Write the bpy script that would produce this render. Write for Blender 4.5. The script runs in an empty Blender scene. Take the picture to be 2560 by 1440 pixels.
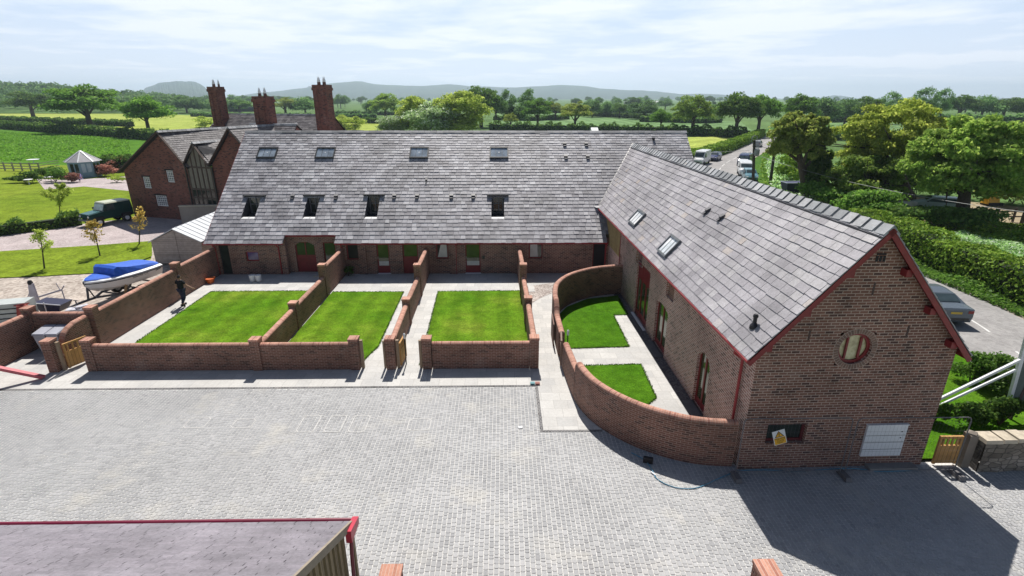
import bpy, math, random
import numpy as np
from mathutils import Vector, Matrix
R_ = math.radians
scene = bpy.context.scene
COL = scene.collection

# ------------------------------------------------------------------ camera
F_PX, PITCH, YAW, ROLL, CAM_H = 1319.24, .3465, .0181, .0016, 10.8
_fw = np.array([math.sin(YAW)*math.cos(PITCH), math.cos(YAW)*math.cos(PITCH), -math.sin(PITCH)])
_rt0 = np.array([math.cos(YAW), -math.sin(YAW), 0.])
_up0 = np.cross(_rt0, _fw)
_rt = _rt0*math.cos(ROLL)+_up0*math.sin(ROLL)
_up = -_rt0*math.sin(ROLL)+_up0*math.cos(ROLL)
cd = bpy.data.cameras.new("camera"); cam = bpy.data.objects.new("camera", cd); COL.objects.link(cam)
cd.sensor_width = 36; cd.lens = 36*F_PX/2560; cd.clip_start = .1; cd.clip_end = 40000
m = Matrix.Identity(4)
for i in range(3):
    m[i][0] = _rt[i]; m[i][1] = _up[i]; m[i][2] = -_fw[i]
m[2][3] = CAM_H
cam.matrix_world = m
scene.camera = cam

# ------------------------------------------------------------------ sun, sky, exposure
SUN_EL = math.atan(1/.70); SUN_AZ = R_(-1.5)           # azimuth from +Y towards +X
sl = bpy.data.lights.new("sun", 'SUN'); sl.energy = 5.0; sl.angle = R_(.5); sl.color = (1, .955, .89)
so = bpy.data.objects.new("sun", sl); COL.objects.link(so)
sdir = Vector((math.sin(SUN_AZ)*math.cos(SUN_EL), math.cos(SUN_AZ)*math.cos(SUN_EL), math.sin(SUN_EL)))
so.rotation_euler = sdir.to_track_quat('Z', 'Y').to_euler(); so.location = (0, 0, 60)
w = bpy.data.worlds.new("World"); scene.world = w; w.use_nodes = True
nt = w.node_tree; nt.nodes.clear()
def N(nt, t, **k):
    n = nt.nodes.new(t)
    for a, b in k.items():
        if a.startswith('i_'): n.inputs[a[2:].replace('_', ' ')].default_value = b
        else: setattr(n, a, b)
    return n
sky = N(nt, 'ShaderNodeTexSky', sky_type='NISHITA', sun_disc=False, sun_elevation=SUN_EL, sun_rotation=SUN_AZ,
        air_density=1.0, dust_density=1.2, ozone_density=1.6)
tc = N(nt, 'ShaderNodeTexCoord'); sep = N(nt, 'ShaderNodeSeparateXYZ')
nt.links.new(tc.outputs['Generated'], sep.inputs[0])
# clouds live on a flat layer: direction / height
zc = N(nt, 'ShaderNodeMath', operation='MAXIMUM'); zc.inputs[1].default_value = .0
nt.links.new(sep.outputs['Z'], zc.inputs[0])
za = N(nt, 'ShaderNodeMath', operation='ADD'); za.inputs[1].default_value = .05; nt.links.new(zc.outputs[0], za.inputs[0])
dx = N(nt, 'ShaderNodeMath', operation='DIVIDE'); dy = N(nt, 'ShaderNodeMath', operation='DIVIDE')
nt.links.new(sep.outputs['X'], dx.inputs[0]); nt.links.new(za.outputs[0], dx.inputs[1])
nt.links.new(sep.outputs['Y'], dy.inputs[0]); nt.links.new(za.outputs[0], dy.inputs[1])
cmb = N(nt, 'ShaderNodeCombineXYZ'); nt.links.new(dx.outputs[0], cmb.inputs[0]); nt.links.new(dy.outputs[0], cmb.inputs[1])
ns = N(nt, 'ShaderNodeTexNoise', i_Scale=.55, i_Detail=9., i_Roughness=.58, i_Distortion=.1); nt.links.new(cmb.outputs[0], ns.inputs['Vector'])
mp = N(nt, 'ShaderNodeMapRange'); mp.inputs['From Min'].default_value = .40; mp.inputs['From Max'].default_value = .57; mp.clamp = True; mp.inputs['To Min'].default_value = .30
nt.links.new(ns.outputs['Fac'], mp.inputs['Value'])
# clouds left out overhead to cut shadow fill; veil near the horizon
el = N(nt, 'ShaderNodeMapRange'); el.inputs['From Min'].default_value = .17; el.inputs['From Max'].default_value = .26
el.inputs['To Min'].default_value = 1; el.inputs['To Max'].default_value = .0; nt.links.new(sep.outputs['Z'], el.inputs['Value'])
cm = N(nt, 'ShaderNodeMath', operation='MULTIPLY'); nt.links.new(mp.outputs[0], cm.inputs[0]); nt.links.new(el.outputs[0], cm.inputs[1])
vl = N(nt, 'ShaderNodeMapRange'); vl.inputs['From Min'].default_value = .0; vl.inputs['From Max'].default_value = .17
vl.inputs['To Min'].default_value = .92; vl.inputs['To Max'].default_value = .0; nt.links.new(sep.outputs['Z'], vl.inputs['Value'])
mx = N(nt, 'ShaderNodeMath', operation='MAXIMUM'); nt.links.new(cm.outputs[0], mx.inputs[0]); nt.links.new(vl.outputs[0], mx.inputs[1])
mul = N(nt, 'ShaderNodeMath', operation='MULTIPLY'); mul.inputs[1].default_value = .95; nt.links.new(mx.outputs[0], mul.inputs[0])
SKY_S = .05
mixc = N(nt, 'ShaderNodeMixRGB'); nt.links.new(mul.outputs[0], mixc.inputs[0])
el2 = N(nt, 'ShaderNodeMapRange'); el2.inputs['From Min'].default_value = .17; el2.inputs['From Max'].default_value = .27
el2.inputs['To Min'].default_value = .9; el2.inputs['To Max'].default_value = .0; nt.links.new(sep.outputs['Z'], el2.inputs['Value'])
base = N(nt, 'ShaderNodeMixRGB'); nt.links.new(el2.outputs[0], base.inputs[0]); nt.links.new(sky.outputs[0], base.inputs[1]); base.inputs[2].default_value = (.46/SKY_S, .60/SKY_S, .80/SKY_S, 1)
nt.links.new(base.outputs[0], mixc.inputs[1])
mixc.inputs[2].default_value = (.78/SKY_S, .82/SKY_S, .90/SKY_S, 1)
bg = N(nt, 'ShaderNodeBackground'); bg.inputs[1].default_value = SKY_S
nt.links.new(mixc.outputs[0], bg.inputs[0])
ow = N(nt, 'ShaderNodeOutputWorld'); nt.links.new(bg.outputs[0], ow.inputs[0])
vs = scene.view_settings; vs.view_transform = 'Standard'; vs.look = 'None'; vs.gamma = 1; vs.exposure = .35
scene.cycles.max_bounces = 6; scene.cycles.volume_bounces = 0

# ------------------------------------------------------------------ surveying helpers (photo pixel -> point of a real surface)
def _dir(x, y):
    a, b = (x-1280)/F_PX, -(y-720)/F_PX
    return _rt*a+_up*b+_fw
def G(x, y, z=0.):
    d = _dir(x, y); t = (z-CAM_H)/d[2]; return (float(d[0]*t), float(d[1]*t), float(z))
def AY(x, y, Y):
    d = _dir(x, y); t = Y/d[1]; return (float(d[0]*t), float(Y), float(CAM_H+d[2]*t))
def AX(x, y, X):
    d = _dir(x, y); t = X/d[0]; return (float(X), float(d[1]*t), float(CAM_H+d[2]*t))
def PL(x, y, P0, n):
    d = _dir(x, y); P0 = np.array(P0); n = np.array(n); o = np.array([0, 0, CAM_H])
    t = ((P0-o)@n)/(d@n); return o+d*t
class Fr:
    """a local frame: u along, w outwards, z up"""
    def __init__(s, O, ang, out=-1):
        s.O = np.array([O[0], O[1], O[2] if len(O) > 2 else 0.]); c, n = math.cos(ang), math.sin(ang)
        s.u = np.array([c, n, 0.]); s.w = np.array([n, -c, 0.])*(1 if out < 0 else -1); s.ang = ang
    def P(s, u, w, z): return tuple(s.O+s.u*u+s.w*w+np.array([0, 0, z]))
    def px(s, x, y, w=0.):
        p = PL(x, y, s.O+s.w*w, s.w)-s.O; return float(p@s.u), float(p[2])

# ------------------------------------------------------------------ materials
def newmat(name):
    m = bpy.data.materials.new(name); m.use_nodes = True; nt = m.node_tree
    b = nt.nodes['Principled BSDF']; return m, nt, b
def L(nt, a, b): nt.links.new(a, b)
def ramp(nt, fac, stops, interp='LINEAR'):
    r = nt.nodes.new('ShaderNodeValToRGB'); r.color_ramp.interpolation = interp
    e = r.color_ramp.elements
    while len(e) < len(stops): e.new(.5)
    for i, (p, c) in enumerate(stops): e[i].position = p; e[i].color = (*c, 1)
    L(nt, fac, r.inputs[0]); return r.outputs[0]
def noise(nt, scale, detail=4, vec=None, rough=.6, coord='Object'):
    n = nt.nodes.new('ShaderNodeTexNoise'); n.inputs['Scale'].default_value = scale; n.inputs['Detail'].default_value = detail; n.inputs['Roughness'].default_value = rough
    if vec is None:
        t = nt.nodes.new('ShaderNodeTexCoord'); vec = t.outputs[coord]
    L(nt, vec, n.inputs['Vector']); return n.outputs['Fac']
def mixmul(nt, col, fac, lo, hi, a=.3, b=.7):
    r = ramp(nt, fac, [(a, (lo,)*3), (b, (hi,)*3)]); x = nt.nodes.new('ShaderNodeMixRGB'); x.blend_type = 'MULTIPLY'; x.inputs[0].default_value = 1
    L(nt, col, x.inputs[1]); L(nt, r, x.inputs[2]); return x.outputs[0]
def mixcol(nt, fac, a, b):
    x = nt.nodes.new('ShaderNodeMixRGB')
    if isinstance(fac, (int, float)): x.inputs[0].default_value = fac
    else: L(nt, fac, x.inputs[0])
    for i, c in ((1, a), (2, b)):
        if isinstance(c, tuple): x.inputs[i].default_value = (*c, 1)
        else: L(nt, c, x.inputs[i])
    return x.outputs[0]
def bump(nt, b, h, s=.3, d=.02):
    x = nt.nodes.new('ShaderNodeBump'); x.inputs['Strength'].default_value = s; x.inputs['Distance'].default_value = d
    L(nt, h, x.inputs['Height']); L(nt, x.outputs[0], b.inputs['Normal'])
def plain(name, col, rough=.6, metal=0., var=.12, sc=3., bmp=0.):
    m, nt, b = newmat(name)
    n = noise(nt, sc, 5)
    lo = tuple(c*(1-var) for c in col); hi = tuple(min(1, c*(1+var)) for c in col)
    L(nt, ramp(nt, n, [(.3, lo), (.7, hi)]), b.inputs['Base Color']); b.inputs['Roughness'].default_value = rough; b.inputs['Metallic'].default_value = metal
    if bmp: bump(nt, b, n, bmp, .01)
    return m
def island(nt):
    g = nt.nodes.new('ShaderNodeNewGeometry'); return g.outputs['Random Per Island']
def brick(name, c1, c2, mortar, dark=(.05, .03, .03), dk=.18, bw=.225, bh=.075, ms=.010, bloom=.35, off=.5, rough=.9):
    m, nt, b = newmat(name)
    uv = nt.nodes.new('ShaderNodeUVMap')
    t = nt.nodes.new('ShaderNodeTexBrick'); t.offset = off
    t.inputs['Scale'].default_value = 1; t.inputs['Brick Width'].default_value = bw; t.inputs['Row Height'].default_value = bh
    t.inputs['Mortar Size'].default_value = ms; t.inputs['Mortar Smooth'].default_value = .2; t.inputs['Bias'].default_value = 0
    t.inputs['Color1'].default_value = (0, 0, 0, 1); t.inputs['Color2'].default_value = (1, 1, 1, 1); t.inputs['Mortar'].default_value = (.5, .5, .5, 1)
    L(nt, uv.outputs[0], t.inputs['Vector'])
    col = ramp(nt, t.outputs['Color'], [(0, dark), (dk, dark), (dk+.08, c1), (.6, c2), (1, tuple(.5*(x+y) for x, y in zip(c1, c2)))])
    n = noise(nt, .45, 6); col = mixmul(nt, col, n, .72, 1.22)
    n2 = noise(nt, 14, 4); col = mixmul(nt, col, n2, .8, 1.15)
    mc = mixmul(nt, mixcol(nt, .0, mortar, mortar), n, .62, 1.12)
    col = mixcol(nt, t.outputs['Fac'], col, mc)
    bl = ramp(nt, noise(nt, .8, 8, rough=.72), [(.56, (0, 0, 0)), (.74, (bloom,)*3)]); col = mixcol(nt, bl, col, mixcol(nt, t.outputs['Fac'], (.34, .26, .22), (.52, .46, .42)))
    dm_ = ramp(nt, noise(nt, 1.7, 7, rough=.7), [(.30, (.62,)*3), (.46, (1,)*3)]); xx = nt.nodes.new('ShaderNodeMixRGB'); xx.blend_type = 'MULTIPLY'; xx.inputs[0].default_value = 1; L(nt, col, xx.inputs[1]); L(nt, dm_, xx.inputs[2]); col = xx.outputs[0]
    L(nt, col, b.inputs['Base Color']); b.inputs['Roughness'].default_value = rough
    inv = nt.nodes.new('ShaderNodeMath'); inv.operation = 'SUBTRACT'; inv.inputs[0].default_value = 1; L(nt, t.outputs['Fac'], inv.inputs[1])
    bump(nt, b, inv.outputs[0], .5, .006)
    return m
def slate(name, stops, lich=None):
    m, nt, b = newmat(name)
    col = ramp(nt, island(nt), stops)
    n = noise(nt, .55, 6); col = mixmul(nt, col, n, .74, 1.16, .36, .62)
    n2 = noise(nt, 16, 5); col = mixmul(nt, col, n2, .80, 1.16)
    if lich:
        l = noise(nt, 2.2, 7, rough=.7); f = ramp(nt, l, [(.66, (0, 0, 0)), (.74, (1, 1, 1))]); col = mixcol(nt, f, col, lich)
    L(nt, col, b.inputs['Base Color']); b.inputs['Roughness'].default_value = .62
    bump(nt, b, n2, .35, .008); return m
def leafmat(name, c1, c2, c3=None, tr=.55, gain=2.6):
    c1, c2, c3 = [tuple(min(.9, q*gain) for q in c) if c else None for c in (c1, c2, c3)]
    m, nt, b = newmat(name); nt.nodes.remove(b)
    out = nt.nodes['Material Output']
    col = ramp(nt, island(nt), [(0, c1), (.75, c2), (1, c3 or c2)])
    oi = nt.nodes.new('ShaderNodeObjectInfo')
    col = mixmul(nt, col, oi.outputs['Random'], .8, 1.2, 0, 1)
    n = noise(nt, .35, 4); col = mixmul(nt, col, n, .78, 1.25)
    d = nt.nodes.new('ShaderNodeBsdfDiffuse'); t = nt.nodes.new('ShaderNodeBsdfTranslucent'); g = nt.nodes.new('ShaderNodeBsdfGlossy')
    g.inputs['Roughness'].default_value = .55
    L(nt, col, d.inputs[0]); L(nt, col, t.inputs[0])
    x = nt.nodes.new('ShaderNodeMixShader'); x.inputs[0].default_value = tr; L(nt, d.outputs[0], x.inputs[1]); L(nt, t.outputs[0], x.inputs[2])
    y = nt.nodes.new('ShaderNodeMixShader'); y.inputs[0].default_value = .012; L(nt, x.outputs[0], y.inputs[1]); L(nt, g.outputs[0], y.inputs[2])
    L(nt, y.outputs[0], out.inputs[0]); return m
def grass(name, c1, c2, c3, s1=.12, s2=1.6, s3=14, bmp=.5, stripe=0, gain=1.):
    m, nt, b = newmat(name)
    t = nt.nodes.new('ShaderNodeTexCoord'); v = t.outputs['Object']
    a = noise(nt, s1, 5, v); col = ramp(nt, a, [(.32, c1), (.55, c2), (.72, c3)])
    n2 = noise(nt, s2, 6, v, .7); col = mixmul(nt, col, n2, .70, 1.28, .32, .68)
    n3 = noise(nt, s3, 3, v); col = mixmul(nt, col, n3, .62, 1.3, .3, .7)
    if stripe:
        w_ = nt.nodes.new('ShaderNodeTexWave'); w_.inputs['Scale'].default_value = stripe; w_.inputs['Distortion'].default_value = 1.2; w_.inputs['Detail'].default_value = 3
        L(nt, v, w_.inputs['Vector']); col = mixmul(nt, col, w_.outputs['Fac'], .88, 1.1, .2, .8)
    L(nt, col, b.inputs['Base Color']); b.inputs['Roughness'].default_value = 1.; b.inputs['Specular IOR Level'].default_value = .05
    bump(nt, b, n3, bmp, .05); return m
def glass(name, col=(.03, .04, .05), rough=.08, met=0.):
    m, nt, b = newmat(name); n = noise(nt, 1.3, 2)
    L(nt, ramp(nt, n, [(.35, col), (.65, tuple(min(1, c*1.8) for c in col))]), b.inputs['Base Color'])
    b.inputs['Roughness'].default_value = rough; b.inputs['Metallic'].default_value = met; b.inputs['Specular IOR Level'].default_value = .6
    return m
def boards(name, c1, c2, w=.14, vert=True, rough=.8):
    m, nt, b = newmat(name); uv = nt.nodes.new('ShaderNodeUVMap'); s = nt.nodes.new('ShaderNodeSeparateXYZ'); L(nt, uv.outputs[0], s.inputs[0])
    md = nt.nodes.new('ShaderNodeMath'); md.operation = 'DIVIDE'; md.inputs[1].default_value = w; L(nt, s.outputs[0 if vert else 1], md.inputs[0])
    fr = nt.nodes.new('ShaderNodeMath'); fr.operation = 'FRACT'; L(nt, md.outputs[0], fr.inputs[0])
    fl = nt.nodes.new('ShaderNodeMath'); fl.operation = 'FLOOR'; L(nt, md.outputs[0], fl.inputs[0])
    wn = nt.nodes.new('ShaderNodeTexWhiteNoise'); wn.noise_dimensions = '1D'; L(nt, fl.outputs[0], wn.inputs['W'])
    col = ramp(nt, wn.outputs['Value'], [(0, c1), (1, c2)])
    g = ramp(nt, fr.outputs[0], [(0, (.15,)*3), (.06, (.2,)*3), (.1, (1,)*3), (1, (1,)*3)])
    x = nt.nodes.new('ShaderNodeMixRGB'); x.blend_type = 'MULTIPLY'; x.inputs[0].default_value = 1; L(nt, col, x.inputs[1]); L(nt, g, x.inputs[2])
    col = mixmul(nt, x.outputs[0], noise(nt, 5, 5), .8, 1.15)
    L(nt, col, b.inputs['Base Color']); b.inputs['Roughness'].default_value = rough; return m

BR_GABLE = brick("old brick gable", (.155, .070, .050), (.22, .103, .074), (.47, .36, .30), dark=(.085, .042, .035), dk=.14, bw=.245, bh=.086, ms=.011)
BR_WEST_LIT = brick("old brick side lit copy", (.30, .155, .125), (.38, .21, .17), (.72, .60, .53), dark=(.17, .09, .07), dk=.12, bw=.245, bh=.086, ms=.012)  # paler and pinker than the gable: bounced light put into the colour
BR_WALL = brick("garden wall brick", (.16, .070, .050), (.22, .10, .070), (.38, .27, .21), dark=(.10, .05, .038), dk=.14, ms=.0095)
BR_HOUSE = brick("house brick", (.16, .055, .045), (.215, .08, .06), (.22, .13, .11), dk=.12, ms=.007)
BR_COPE = brick("coping brick", (.40, .19, .13), (.50, .26, .19), (.56, .40, .33), dark=(.33, .14, .10), dk=.12, bw=.075, bh=3., ms=.006, off=0.)
SL_MAIN = slate("grey stone slate", [(0, (.175, .167, .188)), (.15, (.235, .226, .248)), (.5, (.295, .286, .31)), (.8, (.355, .346, .37)), (1, (.45, .44, .46))])
SL_WING = slate("pale stone slate", [(0, (.275, .26, .28)), (.3, (.325, .308, .33)), (.7, (.352, .336, .355)), (.96, (.40, .385, .395)), (1, (.38, .33, .30))])
SL_HOUSE = slate("old mossy tile", [(0, (.09, .08, .085)), (.5, (.15, .135, .14)), (1, (.24, .22, .22))], (.25, .18, .08))
M_RIDGE = slate("ridge tile", [(0, (.12, .125, .14)), (.5, (.2, .205, .22)), (1, (.3, .3, .32))])
M_RIDGEW = slate("lichen ridge tile", [(0, (.2, .21, .22)), (.6, (.34, .35, .37)), (1, (.42, .42, .43))], (.42, .22, .06))
M_DECK = plain("roof underlay", (.03, .03, .035), .9)
M_RED = plain("oxblood red paint", (.19, .013, .017), .5, var=.22, sc=6)
M_REDB = plain("red gutter paint", (.27, .016, .024), .4, var=.18, sc=6)
M_LEAD = plain("white lead flashing", (.62, .63, .64), .5, var=.1)
M_DARK = plain("dark reveal", (.022, .02, .022), .9)
M_BLKMETAL = plain("black painted metal", (.02, .022, .025), .4)
M_VENT = plain("slate grey vent", (.05, .05, .06), .6)
M_GLASS = glass("window glass", (.02, .026, .022))
M_GLASSG = glass("glass showing green room", (.035, .045, .022), .06)
M_GLASSP = glass("purple blue glass", (.08, .06, .16), .1)
M_SKYGL = glass("skylight glass", (.25, .29, .33), .12, .35)
M_BLIND = plain("white blind", (.55, .55, .52), .8)
M_WOODG = boards("green oak louvre", (.30, .22, .09), (.42, .32, .15), .11)
M_GATE = boards("orange timber gate", (.42, .22, .07), (.52, .29, .10), .13)
M_POST = plain("timber post", (.30, .22, .15), .8, sc=8)
M_STONE = plain("threshold stone", (.55, .54, .52), .8)
M_WHITE = plain("white paint", (.72, .73, .75), .45, var=.06)
M_GALV = plain("galvanised steel", (.32, .34, .36), .4, .7)
M_RUBBER = plain("rubber", (.02, .02, .022), .8)
M_BARK = plain("bark", (.07, .055, .042), .95, var=.35, sc=6)
M_FENCEW = plain("weathered fence timber", (.30, .29, .23), .9, var=.2, sc=5)
M_FENCED = plain("dark fence timber", (.09, .065, .055), .9, var=.2, sc=5)
M_CREAM = plain("cream stone", (.5, .46, .38), .8)

# ------------------------------------------------------------------ mesh building
ORG = {}
class MB:
    def __init__(s): s.v = []; s.f = []; s.mi = []; s.uv = []
    def poly(s, pts, mi=0, uv=None):
        b = len(s.v); s.v += [tuple(map(float, p)) for p in pts]; s.f.append(tuple(range(b, b+len(pts)))); s.mi.append(mi); s.uv.append(uv)
    def box(s, c, d, rot=0., mi=0, top=1., cx=0):
        hx, hy, hz = d[0]/2, d[1]/2, d[2]/2; cc, n = math.cos(rot), math.sin(rot); P = []
        for z, k in ((-hz, 1.), (hz, top)):
            for x, y in ((-hx, -hy), (hx, -hy), (hx, hy), (-hx, hy)):
                x *= k; y *= k; P.append((c[0]+x*cc-y*n, c[1]+x*n+y*cc, c[2]+z))
        s.hexa(P, mi)
    def hexa(s, P, mi=0):
        for q in ((3, 2, 1, 0), (4, 5, 6, 7), (0, 1, 5, 4), (1, 2, 6, 5), (2, 3, 7, 6), (3, 0, 4, 7)):
            s.poly([P[i] for i in q], mi)
    def fbox(s, fr, u0, u1, w0, w1, z0, z1, mi=0):
        s.hexa([fr.P(u0, w1, z0), fr.P(u1, w1, z0), fr.P(u1, w0, z0), fr.P(u0, w0, z0), fr.P(u0, w1, z1), fr.P(u1, w1, z1), fr.P(u1, w0, z1), fr.P(u0, w0, z1)], mi)
    def beam(s, a, b, wd, h=None, mi=0, upv=(0, 0, 1)):
        a = np.array(a, float); b = np.array(b, float); h = h or wd; d = b-a; d /= np.linalg.norm(d)
        x = np.cross(d, np.array(upv, float))
        if np.linalg.norm(x) < 1e-3: x = np.array([1., 0, 0])
        x /= np.linalg.norm(x); y = np.cross(x, d)
        P = [p+x*i*wd/2+y*j*h/2 for p in (a, b) for i, j in ((-1, -1), (1, -1), (1, 1), (-1, 1))]
        s.hexa(P, mi)
    def tube(s, path, r, n=8, mi=0, cap=True):
        path = [np.array(p, float) for p in path]; rr = r if hasattr(r, '__len__') else [r]*len(path)
        base = len(s.v); ref = None
        for i, p in enumerate(path):
            d = path[min(i+1, len(path)-1)]-path[max(i-1, 0)]; d /= np.linalg.norm(d)+1e-9
            if ref is None: ref = np.array([0, 0, 1.]) if abs(d[2]) < .9 else np.array([1., 0, 0])
            x = np.cross(d, ref); x /= np.linalg.norm(x)+1e-9; y = np.cross(x, d); ref = y
            for k in range(n):
                a = 2*math.pi*k/n; s.v.append(tuple(p+(x*math.cos(a)+y*math.sin(a))*rr[i]))
        for i in range(len(path)-1):
            for k in range(n):
                k2 = (k+1) % n
                s.f.append((base+i*n+k, base+i*n+k2, base+(i+1)*n+k2, base+(i+1)*n+k)); s.mi.append(mi); s.uv.append(None)
        if cap:
            s.f.append(tuple(base+k for k in range(n))[::-1]); s.mi.append(mi); s.uv.append(None)
            s.f.append(tuple(base+(len(path)-1)*n+k for k in range(n))); s.mi.append(mi); s.uv.append(None)
    def lathe(s, c, prof, n=16, mi=0):
        b = len(s.v)
        for r, z in prof:
            for k in range(n):
                a = 2*math.pi*k/n; s.v.append((c[0]+r*math.cos(a), c[1]+r*math.sin(a), c[2]+z))
        for i in range(len(prof)-1):
            for k in range(n):
                k2 = (k+1) % n; s.f.append((b+i*n+k, b+i*n+k2, b+(i+1)*n+k2, b+(i+1)*n+k)); s.mi.append(mi); s.uv.append(None)
        s.f.append(tuple(b+k for k in range(n))[::-1]); s.mi.append(mi); s.uv.append(None)
        s.f.append(tuple(b+(len(prof)-1)*n+k for k in range(n))); s.mi.append(mi); s.uv.append(None)
    def flat(s, pts, z, mi=0): s.poly([(p[0], p[1], z) for p in pts], mi)
    def build(s, name, mats, parent=None, smooth=False, origin=None):
        me = bpy.data.meshes.new(name)
        v = np.array(s.v, float)
        if parent is not None: o = np.array(ORG.get(parent.name, (0, 0, 0)), float)
        elif origin is not None: o = np.array(origin, float)
        else:
            o = np.array([(v[:, 0].min()+v[:, 0].max())/2, (v[:, 1].min()+v[:, 1].max())/2, v[:, 2].min()])
        me.from_pydata((v-o).tolist(), [], s.f)
        mats = mats if isinstance(mats, (list, tuple)) else [mats]
        for mm in mats: me.materials.append(mm)
        if len(mats) > 1: me.polygons.foreach_set('material_index', s.mi)
        uvl = me.uv_layers.new(name='UVMap'); dat = np.zeros((len(me.loops), 2)); k = 0
        for fi, f in enumerate(s.f):
            u = s.uv[fi]; n = len(f)
            if u is not None: dat[k:k+n] = u
            else:
                P = v[list(f)]; nn = np.zeros(3)
                for i in range(n):
                    a, b = P[i], P[(i+1) % n]; nn += np.cross(a, b)
                ln = np.linalg.norm(nn)
                nn = nn/ln if ln > 1e-12 else np.array([0, 0, 1.])
                if abs(nn[2]) > .8: dat[k:k+n, 0] = P[:, 0]; dat[k:k+n, 1] = P[:, 1]
                else:
                    t = np.array([-nn[1], nn[0]]); t /= np.linalg.norm(t); dat[k:k+n, 0] = P[:, 0]*t[0]+P[:, 1]*t[1]; dat[k:k+n, 1] = P[:, 2]
            k += n
        uvl.data.foreach_set('uv', dat.ravel())
        if smooth: me.polygons.foreach_set('use_smooth', [True]*len(me.polygons))
        me.update()
        ob = bpy.data.objects.new(name, me); COL.objects.link(ob)
        if parent is not None: ob.parent = parent; ORG[ob.name] = tuple(o)
        else: ob.location = o; ORG[ob.name] = tuple(o)
        return ob
def npmesh(name, verts, quads, mat_, parent=None, origin=(0, 0, 0)):
    me = bpy.data.meshes.new(name); nv, nf = len(verts), len(quads)
    me.vertices.add(nv); me.vertices.foreach_set('co', (verts-np.array(origin)).astype(np.float32).ravel())
    k = quads.shape[1]
    me.loops.add(nf*k); me.loops.foreach_set('vertex_index', quads.astype(np.int32).ravel())
    me.polygons.add(nf); me.polygons.foreach_set('loop_start', np.arange(0, nf*k, k, dtype=np.int32))
    me.update(calc_edges=True); me.materials.append(mat_)
    ob = bpy.data.objects.new(name, me); COL.objects.link(ob)
    if parent is not None: ob.parent = parent
    else: ob.location = origin
    ORG[ob.name] = tuple(origin); return ob
def tag(o, label=None, cat=None, group=None, kind=None):
    if label: o['label'] = label
    if cat: o['category'] = cat
    if group: o['group'] = group
    if kind: o['kind'] = kind
    return o
def root(name, loc, label, cat, group=None, rz=0.):
    o = bpy.data.objects.new(name, None); COL.objects.link(o); o.location = loc; o.rotation_euler = (0, 0, rz)
    o.empty_display_size = .3; ORG[o.name] = tuple(loc) if rz == 0 else (0, 0, 0)
    return tag(o, label, cat, group)
def kids(o): return [c for c in bpy.data.objects if c.parent == o]
def copy_tree(o, parent=None):
    c = o.copy(); COL.objects.link(c); c.parent = parent
    for ch in kids(o): copy_tree(ch, c)
    return c
def struct(mb, name, mats, **k):
    o = mb.build(name, mats, **k); o['kind'] = 'structure'; return o

# ================================================================== THE GROUND
def struct(o): o['kind'] = 'structure'; return o
def sheet(name, pts, z, mat_, thick=0.):
    b = MB(); P = [(p[0], p[1]) for p in pts]
    a = sum(P[i][0]*P[(i+1) % len(P)][1]-P[(i+1) % len(P)][0]*P[i][1] for i in range(len(P)))
    if a < 0: P = P[::-1]
    b.flat(P, z)
    if thick:
        for i in range(len(P)):
            p, q = P[i], P[(i+1) % len(P)]; b.poly([(p[0], p[1], z-thick), (q[0], q[1], z-thick), (q[0], q[1], z), (p[0], p[1], z)])
    return struct(b.build(name, mat_, origin=(0, 0, 0)))
g_far = grass("far field green", (.085, .155, .045), (.11, .185, .06), (.14, .21, .075), s1=.004, s2=.03, s3=.6)
g_green = grass("lush field", (.06, .16, .012), (.085, .195, .018), (.12, .22, .03), s1=.03, s2=.35, s3=3.2, bmp=.8)
g_yel = grass("mown hay field", (.27, .34, .06), (.34, .40, .085), (.40, .43, .12), s1=.02, s2=.2, s3=2.)
g_pale = grass("young crop", (.12, .215, .075), (.15, .25, .10), (.19, .27, .12), s1=.01, s2=.08, s3=.9, stripe=.05)
g_garden = grass("garden turf", (.13, .20, .014), (.18, .245, .022), (.24, .28, .04), s1=.07, s2=.6, s3=6.)
g_lawn = grass("new lawn turf", (.065, .17, .006), (.110, .21, .012), (.175, .24, .026), s1=.28, s2=1.6, s3=16, bmp=.9, stripe=.25)
g_lawn2 = grass("dark fresh lawn", (.052, .15, .006), (.070, .175, .009), (.10, .195, .015), s1=.3, s2=2., s3=18, bmp=.9)
g_verge = grass("rough verge", (.04, .12, .015), (.07, .15, .025), (.13, .20, .05), s1=.15, s2=.9, s3=5., bmp=1)
GR = plain("grey beige gravel", (.34, .29, .25), .95, var=.3, sc=9, bmp=.6)
def gravelmat(name, c1, c2, c3, sc):
    m, nt, b = newmat(name); v = nt.nodes.new('ShaderNodeTexVoronoi'); v.inputs['Scale'].default_value = sc
    t = nt.nodes.new('ShaderNodeTexCoord'); L(nt, t.outputs['Object'], v.inputs['Vector'])
    col = ramp(nt, v.outputs['Color'], [(0, c1), (.5, c2), (1, c3)]); col = mixmul(nt, col, noise(nt, .5, 6), .8, 1.15)
    L(nt, col, b.inputs['Base Color']); b.inputs['Roughness'].default_value = 1; bump(nt, b, v.outputs['Distance'], .6, .02); return m
GRY = gravelmat("yard gravel", (.22, .18, .15), (.40, .345, .30), (.55, .49, .43), 7)
GRP = gravelmat("pink drive gravel", (.30, .24, .24), (.42, .36, .355), (.52, .46, .45), 12)
GRS = gravelmat("small stones", (.16, .13, .12), (.38, .33, .3), (.62, .58, .55), 14)
GRD = gravelmat("eave shadow gravel", (.05, .045, .05), (.12, .11, .12), (.2, .19, .19), 16)  # eave shadow along the wing painted into the gravel colour
ROADM = gravelmat("worn asphalt", (.25, .24, .235), (.29, .28, .275), (.33, .32, .31), 6)

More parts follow.
